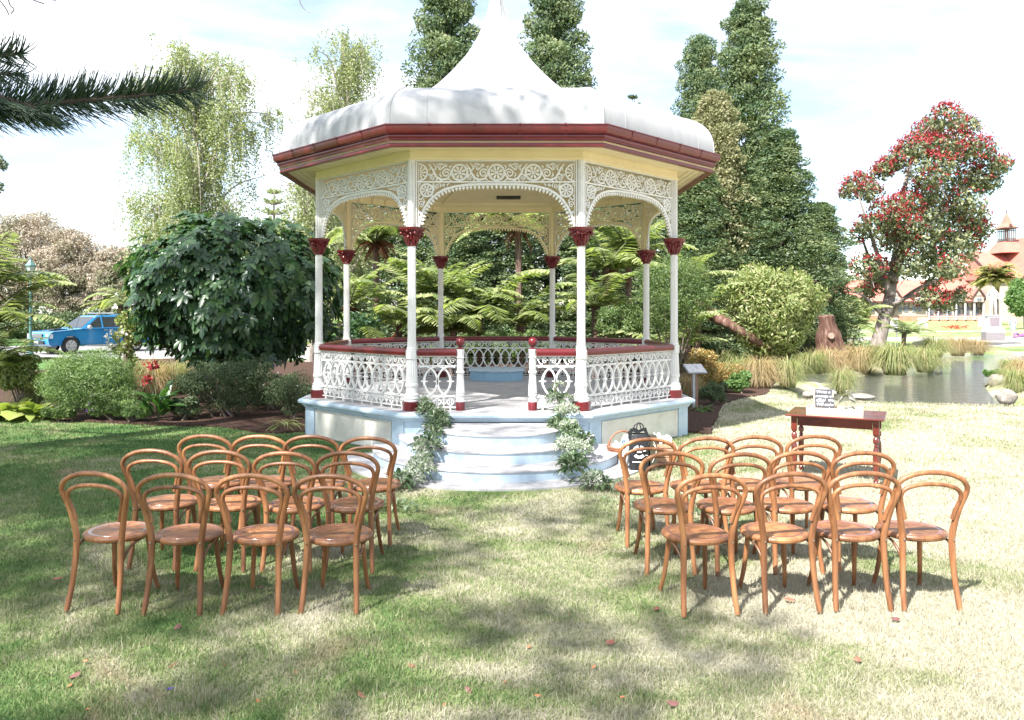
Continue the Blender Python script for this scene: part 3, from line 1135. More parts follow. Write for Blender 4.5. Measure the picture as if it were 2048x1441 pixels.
# ---- ceiling inside
octo_loft([(2.93, 4.06), (2.86, 4.09), (2.86, 4.12), (2.3, 4.235), (1.3, 4.44), (0.02, 4.70)], 'ceiling', m_cream, bs, 0.3, False)
for k in range(8):
    a = PI / 8 + k * PI / 4
    r0_, r1_ = 2.84, 1.3
    B().bar((r0_ * math.cos(a), r0_ * math.sin(a), 4.112), (r1_ * math.cos(a), r1_ * math.sin(a), 4.425), .06, .03).build('ceiling_rib', m_cream, bs)
dn = None
for k in range(8):                                      # block course under the ceiling
    a = k * PI / 4
    for j in range(7):
        x = (j - 3) * .30
        if dn is None:
            dn = B().box((0, 0, 0), (.05, .03, .085)).build('block', m_cream, bs)
            o = dn
        else:
            o = link('block', dn.data, None, bs)
        ap_ = 2.925 * math.cos(PI / 8)
        o.location = (math.cos(a) * x + math.sin(a) * ap_, math.sin(a) * x - math.cos(a) * ap_, 4.0)
        o.rotation_euler = (0, 0, a)
B().box((0.24, 2.28, 4.185), (0.48, 0.12, 0.06)).build('ceiling_light', m_dark, bs)

# ---- roof
RP = [(3.60, 4.24), (3.60, 4.32), (3.598, 4.42), (3.585, 4.52), (3.555, 4.61), (3.505, 4.695), (3.43, 4.77), (3.33, 4.835), (3.20, 4.89), (3.05, 4.925), (2.88, 4.948),
      (2.70, 4.972), (2.45, 5.015), (2.15, 5.085), (1.85, 5.185), (1.55, 5.325), (1.28, 5.49), (1.05, 5.67), (.85, 5.865), (.68, 6.05), (.53, 6.23), (.41, 6.41), (.32, 6.58),
      (.24, 6.76), (.18, 6.93), (.135, 7.10), (.105, 7.28), (.085, 7.48), (.07, 7.75)]
rf = octo_loft(RP, 'roof', m_roof, bs, 0.35, False)
for k in range(8):                                      # rolled hip seams and sheet joints
    a = PI / 8 + k * PI / 4
    ca, sa = math.cos(a), math.sin(a)
    B().tube([((r + .004) * ca, (r + .004) * sa, z + .004) for r, z in RP[1:]], .007, 5).build('hip_seam', m_seam, rf, 0.8)
    aa = k * PI / 4
    for f in (-.36, .38):
        pts = []
        for r, z in RP[1:11]:
            ap_ = r * math.cos(PI / 8) + .001
            x = f * 2 * 3.6 * math.sin(PI / 8) * .9
            pts.append((math.cos(aa) * x + math.sin(aa) * ap_, math.sin(aa) * x - math.cos(aa) * ap_, z + .001))
        B().tube(pts, .0045, 4).build('sheet_joint', m_seam, rf)
    e0 = PI / 8 + k * PI / 4
    e1 = e0 + PI / 4
    B().tube([(1.735 * math.cos(e0), 1.735 * math.sin(e0), 5.236), (1.735 * math.cos(e1), 1.735 * math.sin(e1), 5.236)], .004, 4).build('sheet_joint', m_seam, rf)
B().lathe([(.07, 7.75), (.10, 7.78), (.06, 7.83), (.05, 7.9), (.09, 7.98), (.10, 8.05), (.06, 8.14), (.02, 8.2), (.012, 8.5), (.002, 8.75)], 16).build('finial', m_roof, rf, 0.6)

# ================================================================== chairs
def wood(name, cols, rough=0.48, scale=9, stretch=(1, 1, .15), coat=0.10):
    m, n, b = newmat(name)
    c = n.nodes.new('ShaderNodeTexCoord')
    k = n.nodes.new('ShaderNodeMapping')
    k.inputs['Scale'].default_value = stretch
    n.links.new(c.outputs['Object'], k.inputs['Vector'])
    oi = n.nodes.new('ShaderNodeObjectInfo')
    add = n.nodes.new('ShaderNodeVectorMath')
    mul = n.nodes.new('ShaderNodeVectorMath'); mul.operation = 'SCALE'
    mul.inputs['Scale'].default_value = 7.0
    n.links.new(oi.outputs['Random'], mul.inputs[0])
    n.links.new(k.outputs['Vector'], add.inputs[0])
    n.links.new(mul.outputs['Vector'], add.inputs[1])
    t = noise(n, scale, 8, 0.62, add.outputs['Vector'], 1.2)
    r = ramp(n, cols, [.34, .5, .66][:len(cols)])
    n.links.new(t.outputs['Fac'], r.inputs['Fac'])
    hs = n.nodes.new('ShaderNodeHueSaturation')
    mr = n.nodes.new('ShaderNodeMapRange')
    mr.inputs['To Min'].default_value = .72
    mr.inputs['To Max'].default_value = 1.25
    n.links.new(oi.outputs['Random'], mr.inputs['Value'])
    n.links.new(mr.outputs['Result'], hs.inputs['Value'])
    n.links.new(r.outputs['Color'], hs.inputs['Color'])
    n.links.new(hs.outputs['Color'], b.inputs['Base Color'])
    b.inputs['Roughness'].default_value = rough
    b.inputs['Coat Weight'].default_value = coat
    b.inputs['Coat Roughness'].default_value = 0.25
    t2 = noise(n, scale * 6, 4, 0.6, add.outputs['Vector'])
    bp = n.nodes.new('ShaderNodeBump')
    bp.inputs['Strength'].default_value = 0.16
    bp.inputs['Distance'].default_value = 0.005
    n.links.new(t2.outputs['Fac'], bp.inputs['Height'])
    n.links.new(bp.outputs['Normal'], b.inputs['Normal'])
    return m


m_bent = wood('bentwood', [(0.13, 0.050, 0.019), (0.235, 0.096, 0.037), (0.345, 0.160, 0.066)])
m_seat = wood('seat_veneer', [(0.17, 0.062, 0.042), (0.23, 0.090, 0.062), (0.29, 0.125, 0.09)], 0.24, 7, (1, .18, 1), 0.9)
m_brace = wood('dark_bent_brace', [(0.06, 0.028, 0.015), (0.12, 0.055, 0.025)], 0.4)
m_screw = M('steel_screw', [(0.55, 0.55, 0.55), (0.45, 0.45, 0.45)], 20, 0.3, metal=1)


def make_chair():
    t = thing('bentwood_chair', 'x', 'chair')
    f = B()
    hp = [(.176, -.250, 0), (.166, -.214, .16), (.159, -.194, .32), (.158, -.188, .45), (.172, -.196, .55), (.194, -.212, .65), (.216, -.232, .725), (.225, -.243, .768),
          (.213, -.252, .806), (.174, -.260, .842), (.098, -.266, .871), (0, -.268, .881)]
    path = hp + [(-x, y, z) for x, y, z in hp[-2::-1]]
    sp = smooth_path(path, 4)
    k = len(sp)
    rad = []
    for p in sp:
        rad.append(.0150 if p.z < .02 else (.0175 + .0035 * max(0, 1 - abs(p.z - .45) / .30) if p.z < .75 else .0160))
    f.tube(sp, rad, 10)
    fr_ = f.build('back_frame', m_bent, t, 0.9)
    hi = [(.150, -.204, .570), (.166, -.212, .63), (.184, -.226, .688), (.189, -.235, .724), (.177, -.242, .757), (.142, -.247, .781), (.082, -.251, .798), (0, -.252, .804)]
    sp = smooth_path(hi + [(-x, y, z) for x, y, z in hi[-2::-1]], 4)
    B().tube(sp, .0135, 9).build('inner_hoop', m_bent, t, 0.9)
    st = B()
    st.lathe([(.185, .418), (.208, .419), (.216, .427), (.218, .440), (.212, .452), (.198, .458), (.188, .456)], 36, (0, .02, 0), cap=True)
    st.build('seat_rim', m_bent, t, 0.6)
    B().lathe([(.190, .452), (.186, .4575), (.15, .455), (.10, .4505), (.05, .449), (.001, .4485)], 32, (0, .02, 0), cap=False).build('seat', m_seat, t, 0.9)
    for sg in (-1, 1):
        lg = smooth_path([(sg * .122, .150, .425), (sg * .132, .168, .28), (sg * .146, .192, .12), (sg * .160, .228, 0)], 4)
        B().tube(lg, [.0185 - .005 * i / (len(lg) - 1) for i in range(len(lg))], 9).build('leg', m_bent, t, 0.9)
        br = smooth_path([(sg * .166, -.186, .31), (sg * .172, -.165, .355), (sg * .182, -.115, .398), (sg * .180, -.03, .409), (sg * .165, .06, .410)], 5)
        B().tube(br, .009, 7).build('brace', m_brace, t, 0.9)
        B().lathe([(.006, 0), (.005, .004)], 10).build('screw', m_screw, t, loc=(sg * .158, -.214, .443), rot=(PI / 2, 0, 0))
    B().lathe([(.150, .405), (.163, .405), (.163, .417), (.150, .417), (.150, .405)], 28, (0, .02, 0), cap=False).build('seat_ring', m_brace, t, 0.6)
    return t


ROWS = [  # block, row, positions (X, Y of the seat centre), left to right
    ('left', 'nearest', [(-2.52, 5.25), (-2.03, 5.20), (-1.525, 5.19), (-1.04, 5.19)]),
    ('left', 'middle', [(-2.52, 6.07), (-2.02, 6.04), (-1.52, 6.0), (-1.065, 6.0)]),
    ('left', 'far', [(-2.39, 6.79), (-1.955, 6.79), (-1.50, 6.73), (-1.027, 6.69)]),
    ('right', 'nearest', [(1.307, 5.2), (1.85, 5.24), (2.33, 5.28), (2.775, 5.28)]),
    ('right', 'middle', [(1.25, 5.96), (1.74, 5.96), (2.18, 5.98), (2.66, 5.99)]),
    ('right', 'far', [(1.21, 6.6), (1.69, 6.65), (2.11, 6.7), (2.59, 6.75)]),
]
YAW = {('left', 'nearest'): [9, 2, 3, 3], ('left', 'middle'): [4, 1, 3, 2], ('left', 'far'): [3, 2, 2, 2],
       ('right', 'nearest'): [-7, -3, -2, 1], ('right', 'middle'): [-2, -5, -3, 1], ('right', 'far'): [-3, -5, 0, -4]}
ORD = {'left': ['leftmost', 'second from the left', 'third from the left', 'beside the aisle'],
       'right': ['beside the aisle', 'second from the aisle', 'third from the aisle', 'rightmost']}
RN = {'nearest': 'in the row nearest the camera', 'middle': 'in the middle row', 'far': 'in the row nearest the bandstand'}
chair0 = make_chair()
first = True
for blk, row, ps in ROWS:
    for i, (x, y) in enumerate(ps):
        c = chair0 if first else copy_tree(chair0)
        first = False
        c.location = (x, y, 0.0)
        c.rotation_euler = (random.uniform(-.012, .012), random.uniform(-.012, .012), math.radians(-YAW[(blk, row)][i] + random.uniform(-1.5, 1.5)))
        side = 'left of the aisle' if blk == 'left' else 'right of the aisle'
        tag(c, 'bentwood chair %s, %s, %s' % (side, RN[row], ORD[blk][i]), 'chair', 'bentwood chairs set out in rows')

# ================================================================== table and what stands on it
m_mahog = wood('mahogany_polish', [(0.060, 0.012, 0.009), (0.11, 0.020, 0.014), (0.16, 0.032, 0.020)], 0.16, 4, (.3, 1, 1), 0.6)
m_pine = M('pale_pine', [(0.62, 0.50, 0.36), (0.72, 0.61, 0.46)], 6, 0.6, stretch=(1, 6, 6))
TB = (3.86, 8.98)
TYAW = math.radians(-28)
tb = thing('side_table', 'polished dark red table with turned legs on the dry lawn', 'table', (TB[0], TB[1], 0), TYAW)
tw, td = 1.0, .80
top = B()
pr = [(tw / 2 - .012, .738), (tw / 2, .744), (tw / 2 + .004, .752), (tw / 2 - .004, .760)]
V = []
for w_, z_ in pr:
    dd = w_ - tw / 2 + td / 2
    V += [(-w_, -dd, z_), (w_, -dd, z_), (w_, dd, z_), (-w_, dd, z_)]
F = [(3, 2, 1, 0), (12, 13, 14, 15)] + [(j * 4 + i, j * 4 + (i + 1) % 4, j * 4 + 4 + (i + 1) % 4, j * 4 + 4 + i) for j in range(3) for i in range(4)]
top.add(V, F).build('tabletop', m_mahog, tb)
lx, ly = tw / 2 - .085, td / 2 - .10
for sg in (-1, 1):
    B().box((0, sg * ly, .685), (2 * lx - .07, .02, .105)).build('apron', m_mahog, tb)
    B().box((sg * lx, 0, .685), (.02, 2 * ly - .07, .105)).build('apron', m_mahog, tb)
lg = B()
lg.box((0, 0, .66), (.062, .062, .156))
lg.lathe([(.022, .582), (.030, .575), (.030, .568), (.018, .560), (.016, .552), (.028, .535), (.033, .512), (.028, .488), (.016, .472), (.017, .466), (.026, .460), (.026, .454), (.017, .448),
          (.020, .440), (.029, .415), (.033, .38), (.033, .31), (.028, .19), (.021, .115), (.018, .10), (.027, .094), (.028, .086), (.019, .078), (.030, .062), (.031, .046), (.018, .015), (.010, .0)], 18)
l0 = None
for sx in (-1, 1):
    for sy in (-1, 1):
        if l0 is None:
            l0 = lg.build('leg', m_mahog, tb, 0.7, loc=(sx * lx, sy * ly, 0))
        else:
            link('leg', l0.data, None, tb, (sx * lx, sy * ly, 0))


def tabw(x, y, z=.760):
    """table coordinates to world"""
    c_, s_ = math.cos(TYAW), math.sin(TYAW)
    return (TB[0] + x * c_ - y * s_, TB[1] + x * s_ + y * c_, z)


m_blk = M('chalkboard_black', [(0.055, 0.056, 0.064), (0.085, 0.086, 0.095)], 9, 0.75, spec=0.2)
m_chalk = M('chalk_white', [(0.85, 0.85, 0.85), (0.78, 0.78, 0.78)], 20, 0.9)
tr = thing('wooden_tray', 'pale pine tray with hand holes lying on the dark red table', 'tray', tabw(-.01, -.10), TYAW + .04)
B().box((0, 0, .006), (.56, .34, .010)).build('tray_floor', m_pine, tr)
for sg in (-1, 1):
    B().box((0, sg * .166, .038), (.556, .012, .072)).build('side', m_pine, tr)
    e = B()
    for (yc, zc_, wy, hz) in ((0, .020, .32, .036), (0, .068, .32, .014), (-.105, .050, .11, .026), (.105, .050, .11, .026)):
        e.box((sg * .284, yc, zc_), (.012, wy, hz))
    e.build('end_board', m_pine, tr)
cb = thing('chalkboard_sign', 'small black chalkboard sign with white handwriting leaning in the tray', 'sign', tabw(-.115, -.125, .768), TYAW + .22)
tilt = Matrix.Rotation(math.radians(-12), 3, 'X')
brd = B().box((0, 0, .135), (.205, .012, .255), m=None).build('board', m_blk, cb)
brd.rotation_euler = (math.radians(-12), 0, math.radians(0))
B().box((-.106, .055, .125), (.016, .014, .262), m=Matrix.Rotation(math.radians(18), 3, 'X')).build('easel_leg', m_pine, cb)
B().box((.09, .055, .125), (.016, .014, .262), m=Matrix.Rotation(math.radians(18), 3, 'X')).build('easel_leg', m_pine, cb)
B().box((-.108, 0, .135), (.010, .014, .262), m=tilt).build('frame_edge', m_pine, cb)
for i, (tx, sz, dx) in enumerate((('Write a', .046, -.012), ('message on', .040, .0), ('a \u2661 21  We', .040, .004), ('Will make', .043, .002), ('a piece of art', .035, .004))):
    me = text_mesh(tx.replace('\u2661', '  '), sz, .0012, shear=.25)
    for v_ in me.vertices:
        v_.co.x *= 1.02
    o = link('lettering', me, m_chalk, brd, (dx, -.0072, .232 - i * .047), (PI / 2, 0, 0))
hb = B()
hh = [(.5 * 16 * math.sin(t_) ** 3 / 16, (13 * math.cos(t_) - 5 * math.cos(2 * t_) - 2 * math.cos(3 * t_) - math.cos(4 * t_)) / 32) for t_ in [2 * PI * i / 24 for i in range(24)]]
hb.stroke([(-.048 + x * .040, .140 + z * .036) for x, z in hh], .0045, .0024, True, y=-.0075)
hb.stroke([(-.075, .118), (-.045, .121), (-.005, .119)], .004, .0024, y=-.0075)
hb.build('heart_mark', m_chalk, brd)

m_glass, n, b = newmat('clear_glass')
b.inputs['Base Color'].default_value = (0.97, 0.98, 0.98, 1)
b.inputs['Roughness'].default_value = 0.02
b.inputs['Transmission Weight'].default_value = 1.0
b.inputs['IOR'].default_value = 1.12
m_paper = M('white_paper', [(0.82, 0.80, 0.76), (0.74, 0.72, 0.69)], 12, 0.85, 0.2, 30)
gd = thing('glass_dome', 'clear glass dome over white hearts in the tray on the table', 'dome', tabw(.115, -.09, .772), TYAW)
gp_ = [(.090, .0), (.090, .10), (.084, .15), (.066, .195), (.040, .222), (.012, .232), (.001, .233)]
B().lathe(gp_ + [(r - .002 if r > .01 else .0008, z - (.002 if z > .05 else 0)) for r, z in gp_[::-1]], 32, cap=False).build('glass', m_glass, gd, 0.9)
B().sphere((0, 0, .246), .014, 14, 8).build('knob', m_glass, gd, 0.9)
hp_ = B()
for i in range(16):
    a = random.uniform(0, 2 * PI); r_ = random.uniform(0, .062)
    hp_.box((r_ * math.cos(a), r_ * math.sin(a), .008 + .0045 * i), (.045, .040, .005), m=Matrix.Rotation(random.uniform(0, 3), 3, 'Z') @ Matrix.Rotation(random.uniform(-.3, .3), 3, 'X'))
hp_.build('contents', m_paper, gd)
m_terr = M('terracotta_card', [(0.42, 0.14, 0.08), (0.5, 0.2, 0.12)], 12, 0.7)
pc = thing('marker_pens', 'terracotta pens lying in the tray below the chalkboard', 'pens', tabw(-.05, -.20, .772), TYAW)
for i in range(4):
    B().tube([(-.06 + i * .035, 0, .018 + .004 * i), (-.01 + i * .035, .012, .018 + .004 * i)], .006, 8).build('pen', m_terr, pc, 0.9)

# ================================================================== bags, crate and basket by the plinth
m_bagb = M('black_plastic_bag', [(0.010, 0.011, 0.013), (0.020, 0.021, 0.024)], 14, 0.32, 0.5, 22, 0.5)
m_bagw = M('white_bag_print', [(0.78, 0.78, 0.77), (0.70, 0.70, 0.70)], 12, 0.5)
m_bagblue = M('blue_print', [(0.01, 0.09, 0.33), (0.015, 0.11, 0.36)], 12, 0.5)
m_bagk = M('dark_olive_bag', [(0.045, 0.043, 0.028), (0.07, 0.066, 0.045)], 10, 0.4, 0.4, 20)
bag = thing('shopping_bag', 'black shopping bag with white round emblem standing by the bandstand step', 'bag', (1.70, 9.46, 0.03), math.radians(-6))
bb = B()
w0, d0 = .115, .075
lev = [(0, 1.0, 1.0, 0, 0), (.10, 1.03, 1.05, .004, 0), (.22, 1.0, 1.0, 0, .004), (.34, .98, .9, -.004, 0), (.42, .95, .6, 0, .006)]
V, F = [], []
for (z, sx_, sy_, ox, oy) in lev:
    for j in range(16):
        t_ = 2 * PI * j / 16
        ex = math.copysign(abs(math.cos(t_)) ** .45, math.cos(t_)); ey = math.copysign(abs(math.sin(t_)) ** .45, math.sin(t_))
        V.append((ex * w0 * sx_ + ox + random.uniform(-.003, .003), ey * d0 * sy_ + oy + random.uniform(-.004, .004), z))
for l_ in range(len(lev) - 1):
    F += [(l_ * 16 + j, l_ * 16 + (j + 1) % 16, l_ * 16 + 16 + (j + 1) % 16, l_ * 16 + 16 + j) for j in range(16)]
F.append(tuple(range(15, -1, -1)))
bb.add(V, F).build('bag_body', m_bagb, bag, 0.8)
hd = B()
for yy in (-.035, .03):                                  # peaked loop handles
    sk = .02 if yy > 0 else -.015
    hd.stroke([(-.105, .36), (-.100, .43), (-.078 + sk, .475), (-.04 + sk, .455), (.0, .44), (.03 + sk, .462), (.062 + sk, .482), (.088, .44), (.105, .36)], [.05, .05, .03, .03, .034, .03, .024, .034, .05], .006, y=yy)
    hd.tube(smooth_path([(-.05 + sk, yy, .45), (-.035 + sk, yy, .525), (0, yy - .01, .545), (.03 + sk, yy, .52), (.045 + sk, yy, .45)], 4), .007, 6)
hd.build('handles', m_bagb, bag)
em = thing('x', None, None)
bpy.data.objects.remove(em)
EY = -.0885
def bagtext(body, size, x, z, rot=0, mat=m_bagw, y=EY):
    return link('lettering', text_mesh(body, size, .0006), mat, bag, (x, y, z), (PI / 2, rot, 0))
lp = B()
for a0_, a1_ in ((100, 172), (8, 80), (218, 322)):
    lp.stroke(circ(0, .215, .062, 16, math.radians(a0_), math.radians(a1_)), .034, .002, y=EY)
lp.box((0, EY, .115 - .02), (.16, .002, .012))
lp.box((0, EY, .222), (.05, .002, .007)); lp.box((0, EY, .209), (.056, .002, .007)); lp.box((.004, EY, .234), (.022, .002, .010))
lp.box((.085, EY, .178), (.030, .002, .005))
lp.build('emblem', m_bagw, bag)
for ch, ang in (('B', 155), ('A', 134), ('Y', 113), ('F', 68), ('O', 46), ('R', 24), ('L', 242), ('I', 258), ('F', 278), ('E', 300)):
    a = math.radians(ang)
    bottom = ang > 180
    o = bagtext(ch, .036, .062 * math.cos(a), .215 + .062 * math.sin(a), rot=(-(a - PI / 2) if not bottom else -(a + PI / 2)), mat=m_bagb, y=EY - .0022)
bag2 = thing('supermarket_bag', 'white bag with blue print tucked against the black shopping bag', 'bag', (1.545, 9.52, 0.03), math.radians(-38))
V, F = [], []
for (z, s_) in ((0.02, .8), (.12, 1.0), (.26, .95), (.36, .75), (.40, .5)):
    for j in range(12):
        t_ = 2 * PI * j / 12
        V.append((math.copysign(abs(math.cos(t_)) ** .5, math.cos(t_)) * .062 * s_ + (z - .2) * .12, math.copysign(abs(math.sin(t_)) ** .5, math.sin(t_)) * .05 * s_, z))
for l_ in range(4):
    F += [(l_ * 12 + j, l_ * 12 + (j + 1) % 12, l_ * 12 + 12 + (j + 1) % 12, l_ * 12 + 12 + j) for j in range(12)]
F += [tuple(range(11, -1, -1)), tuple(range(48, 60))]
B().add(V, F).build('bag_body', m_bagw, bag2, 0.8)
link('lettering', text_mesh('S', .15, .001), m_bagblue, bag2, (.012, -.054, .285), (PI / 2, 0, 0))
B().box((0, -.053, .12), (.06, .002, .03)).build('print_band', m_bagblue, bag2)
bag3 = thing('olive_paper_bag', 'dark olive carrier bag with pale string handles beside the crate', 'bag', (1.865, 9.50, 0.03), math.radians(8))
B().box((0, 0, .20), (.09, .13, .40), taper=.96).build('bag_body', m_bagk, bag3)
m_string = M('cream_string', [(0.7, 0.66, 0.52), (0.6, 0.56, 0.45)], 12, 0.8)
B().tube(smooth_path([(-.03, -.068, .36), (.01, -.074, .30), (.03, -.074, .22), (.0, -.072, .12), (-.02, -.070, .08)], 4), .004, 6).build('handle_string', m_string, bag3, 0.9)
B().tube(smooth_path([(-.01, -.068, .30), (.02, -.076, .26), (.04, -.074, .235)], 4), .004, 6).build('handle_string', m_string, bag3, 0.9)

m_crate = M('crate_timber', [(0.36, 0.20, 0.12), (0.46, 0.28, 0.17)], 8, 0.75, 0.2, 40, stretch=(1, 1, 6))
cr_ = thing('slatted_crate', 'slatted brown timber crate on the grass beside the bags', 'crate', (2.03, 9.80, 0.01), math.radians(-5))
for i in range(5):
    for sg in (-1, 1):
        B().box((0, sg * .115, .030 + i * .056), (.34, .010, .047)).build('slat', m_crate, cr_)
        B().box((sg * .172, 0, .030 + i * .056), (.010, .23, .047)).build('slat', m_crate, cr_)
for sx in (-1, 1):
    for sy in (-1, 1):
        B().box((sx * .155, sy * .100, .14), (.024, .020, .275)).build('corner_post', m_crate, cr_)
B().box((0, 0, .010), (.33, .22, .012)).build('crate_floor', m_crate, cr_)
def crumple(name, label, cat, loc, s, mat, n_=9, seed=0):
    rg = np.random.default_rng(seed)
    u = [(i / (n_ - 1) - .5, j / (n_ - 1) - .5) for j in range(n_) for i in range(n_)]
    V = []
    for (a, c_) in u:
        r_ = math.hypot(a, c_)
        V.append((a * s[0] * (1 - .25 * r_) + rg.normal() * .010, c_ * s[1] * (1 - .25 * r_) + rg.normal() * .010, s[2] * (1 - 2.2 * r_ * r_) + rg.normal() * s[2] * .28))
    F = [(j * n_ + i, j * n_ + i + 1, (j + 1) * n_ + i + 1, (j + 1) * n_ + i) for j in range(n_ - 1) for i in range(n_ - 1)]
    o = B().add(V, F).build(name, mat, None, None, loc)
    md = o.modifiers.new('thickness', 'SOLIDIFY'); md.thickness = .003
    return tag(o, label, cat)
crumple('tissue_paper', 'crumpled white tissue paper filling the timber crate', 'paper', (2.02, 9.80, .265), (.34, .25, .10), m_paper, 10, 4)
# wicker basket
m_wick = M('reddish_wicker', [(0.20, 0.075, 0.04), (0.32, 0.14, 0.08)], 20, 0.55, 0.3, 60)
bk = thing('wicker_basket', 'round wicker basket with arched handle beside the steps', 'basket', (1.60, 10.05, 0.02), .25)
w_ = B()
for i in range(7):
    z = .012 + i * .024
    r_ = .15 + .012 * i / 2
    w_.tube([(r_ * math.cos(2 * PI * j / 28), r_ * math.sin(2 * PI * j / 28), z + .003 * (-1) ** j) for j in range(28)], .013, 6, True)
w_.build('weave', m_wick, bk, 0.9)
B().tube([(.192 * math.cos(2 * PI * j / 28), .192 * math.sin(2 * PI * j / 28), .178) for j in range(28)], .015, 7, True).build('rim', m_wick, bk, 0.9)
B().tube([(.190 * math.cos(PI * j / 20), 0, .17 + .20 * math.sin(PI * j / 20)) for j in range(21)], .012, 8).build('handle', m_wick, bk, 0.9)
B().lathe([(.14, .012), (.14, .02)], 20).build('basket_floor', m_wick, bk)
crumple('white_cloth', 'folded white cloth lying in the wicker basket', 'cloth', (1.60, 10.05, .155), (.34, .34, .07), m_paper, 9, 6)

# ================================================================== garlands on the steps
m_ruscus = leafM('ruscus_leaf', [(0.022, 0.050, 0.022), (0.045, 0.085, 0.035), (0.075, 0.11, 0.05)], 0.4, 0.15)
m_dusty = leafM('dusty_blossom', [(0.34, 0.38, 0.30), (0.48, 0.50, 0.43), (0.64, 0.64, 0.57), (0.22, 0.28, 0.18)], 0.7, 0.15, (1.1, 1.1, .9))
m_sage = leafM('sage_leaf', [(0.16, 0.22, 0.13), (0.26, 0.31, 0.20), (0.10, 0.16, 0.08)], 0.6, 0.2)
m_stem = M('green_stem', [(0.06, 0.08, 0.03), (0.10, 0.11, 0.05)], 10, 0.7)


def garland(label, path, widths, seed, dark, tail=None):
    rg = np.random.default_rng(seed)
    g = thing('garland', label, 'garland', tuple(path[-1]), 0, 'leaf garlands on the bandstand steps')
    o0 = Vector(path[-1])
    sp = smooth_path(path, 10)
    A = np.array([tuple(p) for p in sp])
    s = np.linspace(0, 1, len(A))
    def at(t):
        return np.stack([np.interp(t, s, A[:, i]) for i in range(3)], 1)
    W = lambda t: np.interp(t, np.linspace(0, 1, len(widths)), widths) * .78 
    ncl = 17
    tc_ = (np.arange(ncl) + .5 + rg.normal(size=ncl) * .25) / ncl
    cc_ = at(tc_) + rg.normal(size=(ncl, 3)) * np.array([.05, .03, .02])
    cr_ = W(tc_) * (.55 + .65 * rg.random(ncl))
    pale = rg.random(ncl) < .55
    def cloud(cl, per):
        o_, u_ = [], []
        for i in cl:
            n_ = int(per * (cr_[i] / .14) ** 1.7)
            u = unit(rg.normal(size=(n_, 3)))
            u[:, 2] = np.where(u[:, 2] < -.25, -u[:, 2], u[:, 2])
            o_.append(cc_[i] + u * cr_[i] * np.array([1.15, 1, .75]) * (.35 + .65 * rg.random(n_) ** .5)[:, None]); u_.append(u)
        return np.concatenate(o_), np.concatenate(u_)
    Pt, u = cloud([i for i in range(ncl) if pale[i]], 620)
    nn = len(Pt)
    V, F = leaf_tan(Pt, u, .016 + .024 * rg.random(nn), .008 + .010 * rg.random(nn), rg, .8, .3, .7, .2)
    link('blossom', npmesh('blossom', V - np.array(o0), [F]), m_dusty, g)
    Pt, u = cloud(range(ncl), 110)
    V, F = leaf_tan(Pt, u, .045 + .035 * rg.random(len(Pt)), .016 + .012 * rg.random(len(Pt)), rg, .6, .1, .6, .2)
    link('sage_leaves', npmesh('sage_leaves', V - np.array(o0), [F]), m_sage, g)
    Pt, u = cloud([i for i in range(ncl) if not pale[i]], 95)
    k2 = dark // 3
    t = rg.random(k2)
    P2 = at(t)
    u2 = unit(rg.normal(size=(k2, 3)) * np.array([1.3, .8, .35]))
    Pt = np.concatenate([Pt, P2 + u2 * (W(t) * (.5 + .6 * rg.random(k2)))[:, None]]); u = np.concatenate([u, u2])
    nd = len(Pt)
    D = unit(u + unit(rg.normal(size=(nd, 3))) * .6 + np.array([0, 0, -.15]))
    V, T_, Q_ = big_leaves(Pt, D, .07 + .06 * rg.random(nd), .022 + .020 * rg.random(nd), .35)
    link('dark_leaves', npmesh('dark_leaves', V - np.array(o0), [T_, Q_]), m_ruscus, g)
    b_ = B()
    b_.tube([p - o0 for p in sp], .012, 6)
    for i in range(40):
        tt = rg.random()
        c = Vector(at(np.array([tt]))[0]) - o0
        d_ = Vector(rg.normal(size=3) * np.array([1.2, .7, .5])).normalized() * float(W(np.array([tt]))[0]) * 1.1
        b_.tube([c, c + d_ * .6 + Vector((0, 0, .03)), c + d_], [.004, .003, .0015], 4)
    b_.build('stem', m_stem, g)
    return g


F1 = BS[1]
garland('grey green leaf garland tumbling down the left side of the steps',
        [(-.98, 10.70, .74), (-.93, 10.52, .62), (-.84, 10.38, .55), (-.74, 10.18, .48), (-.76, 9.85, .46), (-.82, 9.45, .36), (-.86, 9.15, .30), (-.86, 8.95, .20), (-.88, 8.62, .13), (-1.02, 8.40, .07)],
        [.07, .12, .14, .15, .13, .16, .16, .15, .17, .17, .12], 3, 420)
garland('grey green leaf garland tumbling down the right side of the steps',
        [(.78, 10.75, .92), (.80, 10.62, .78), (.88, 10.45, .60), (.86, 10.20, .47), (.88, 9.85, .46), (.92, 9.45, .36), (.86, 9.15, .32), (.88, 8.92, .22), (.95, 8.62, .14), (1.15, 8.38, .07), (1.5, 8.35, .05)],
        [.06, .15, .17, .13, .15, .20, .20, .17, .17, .15, .12], 9, 420)
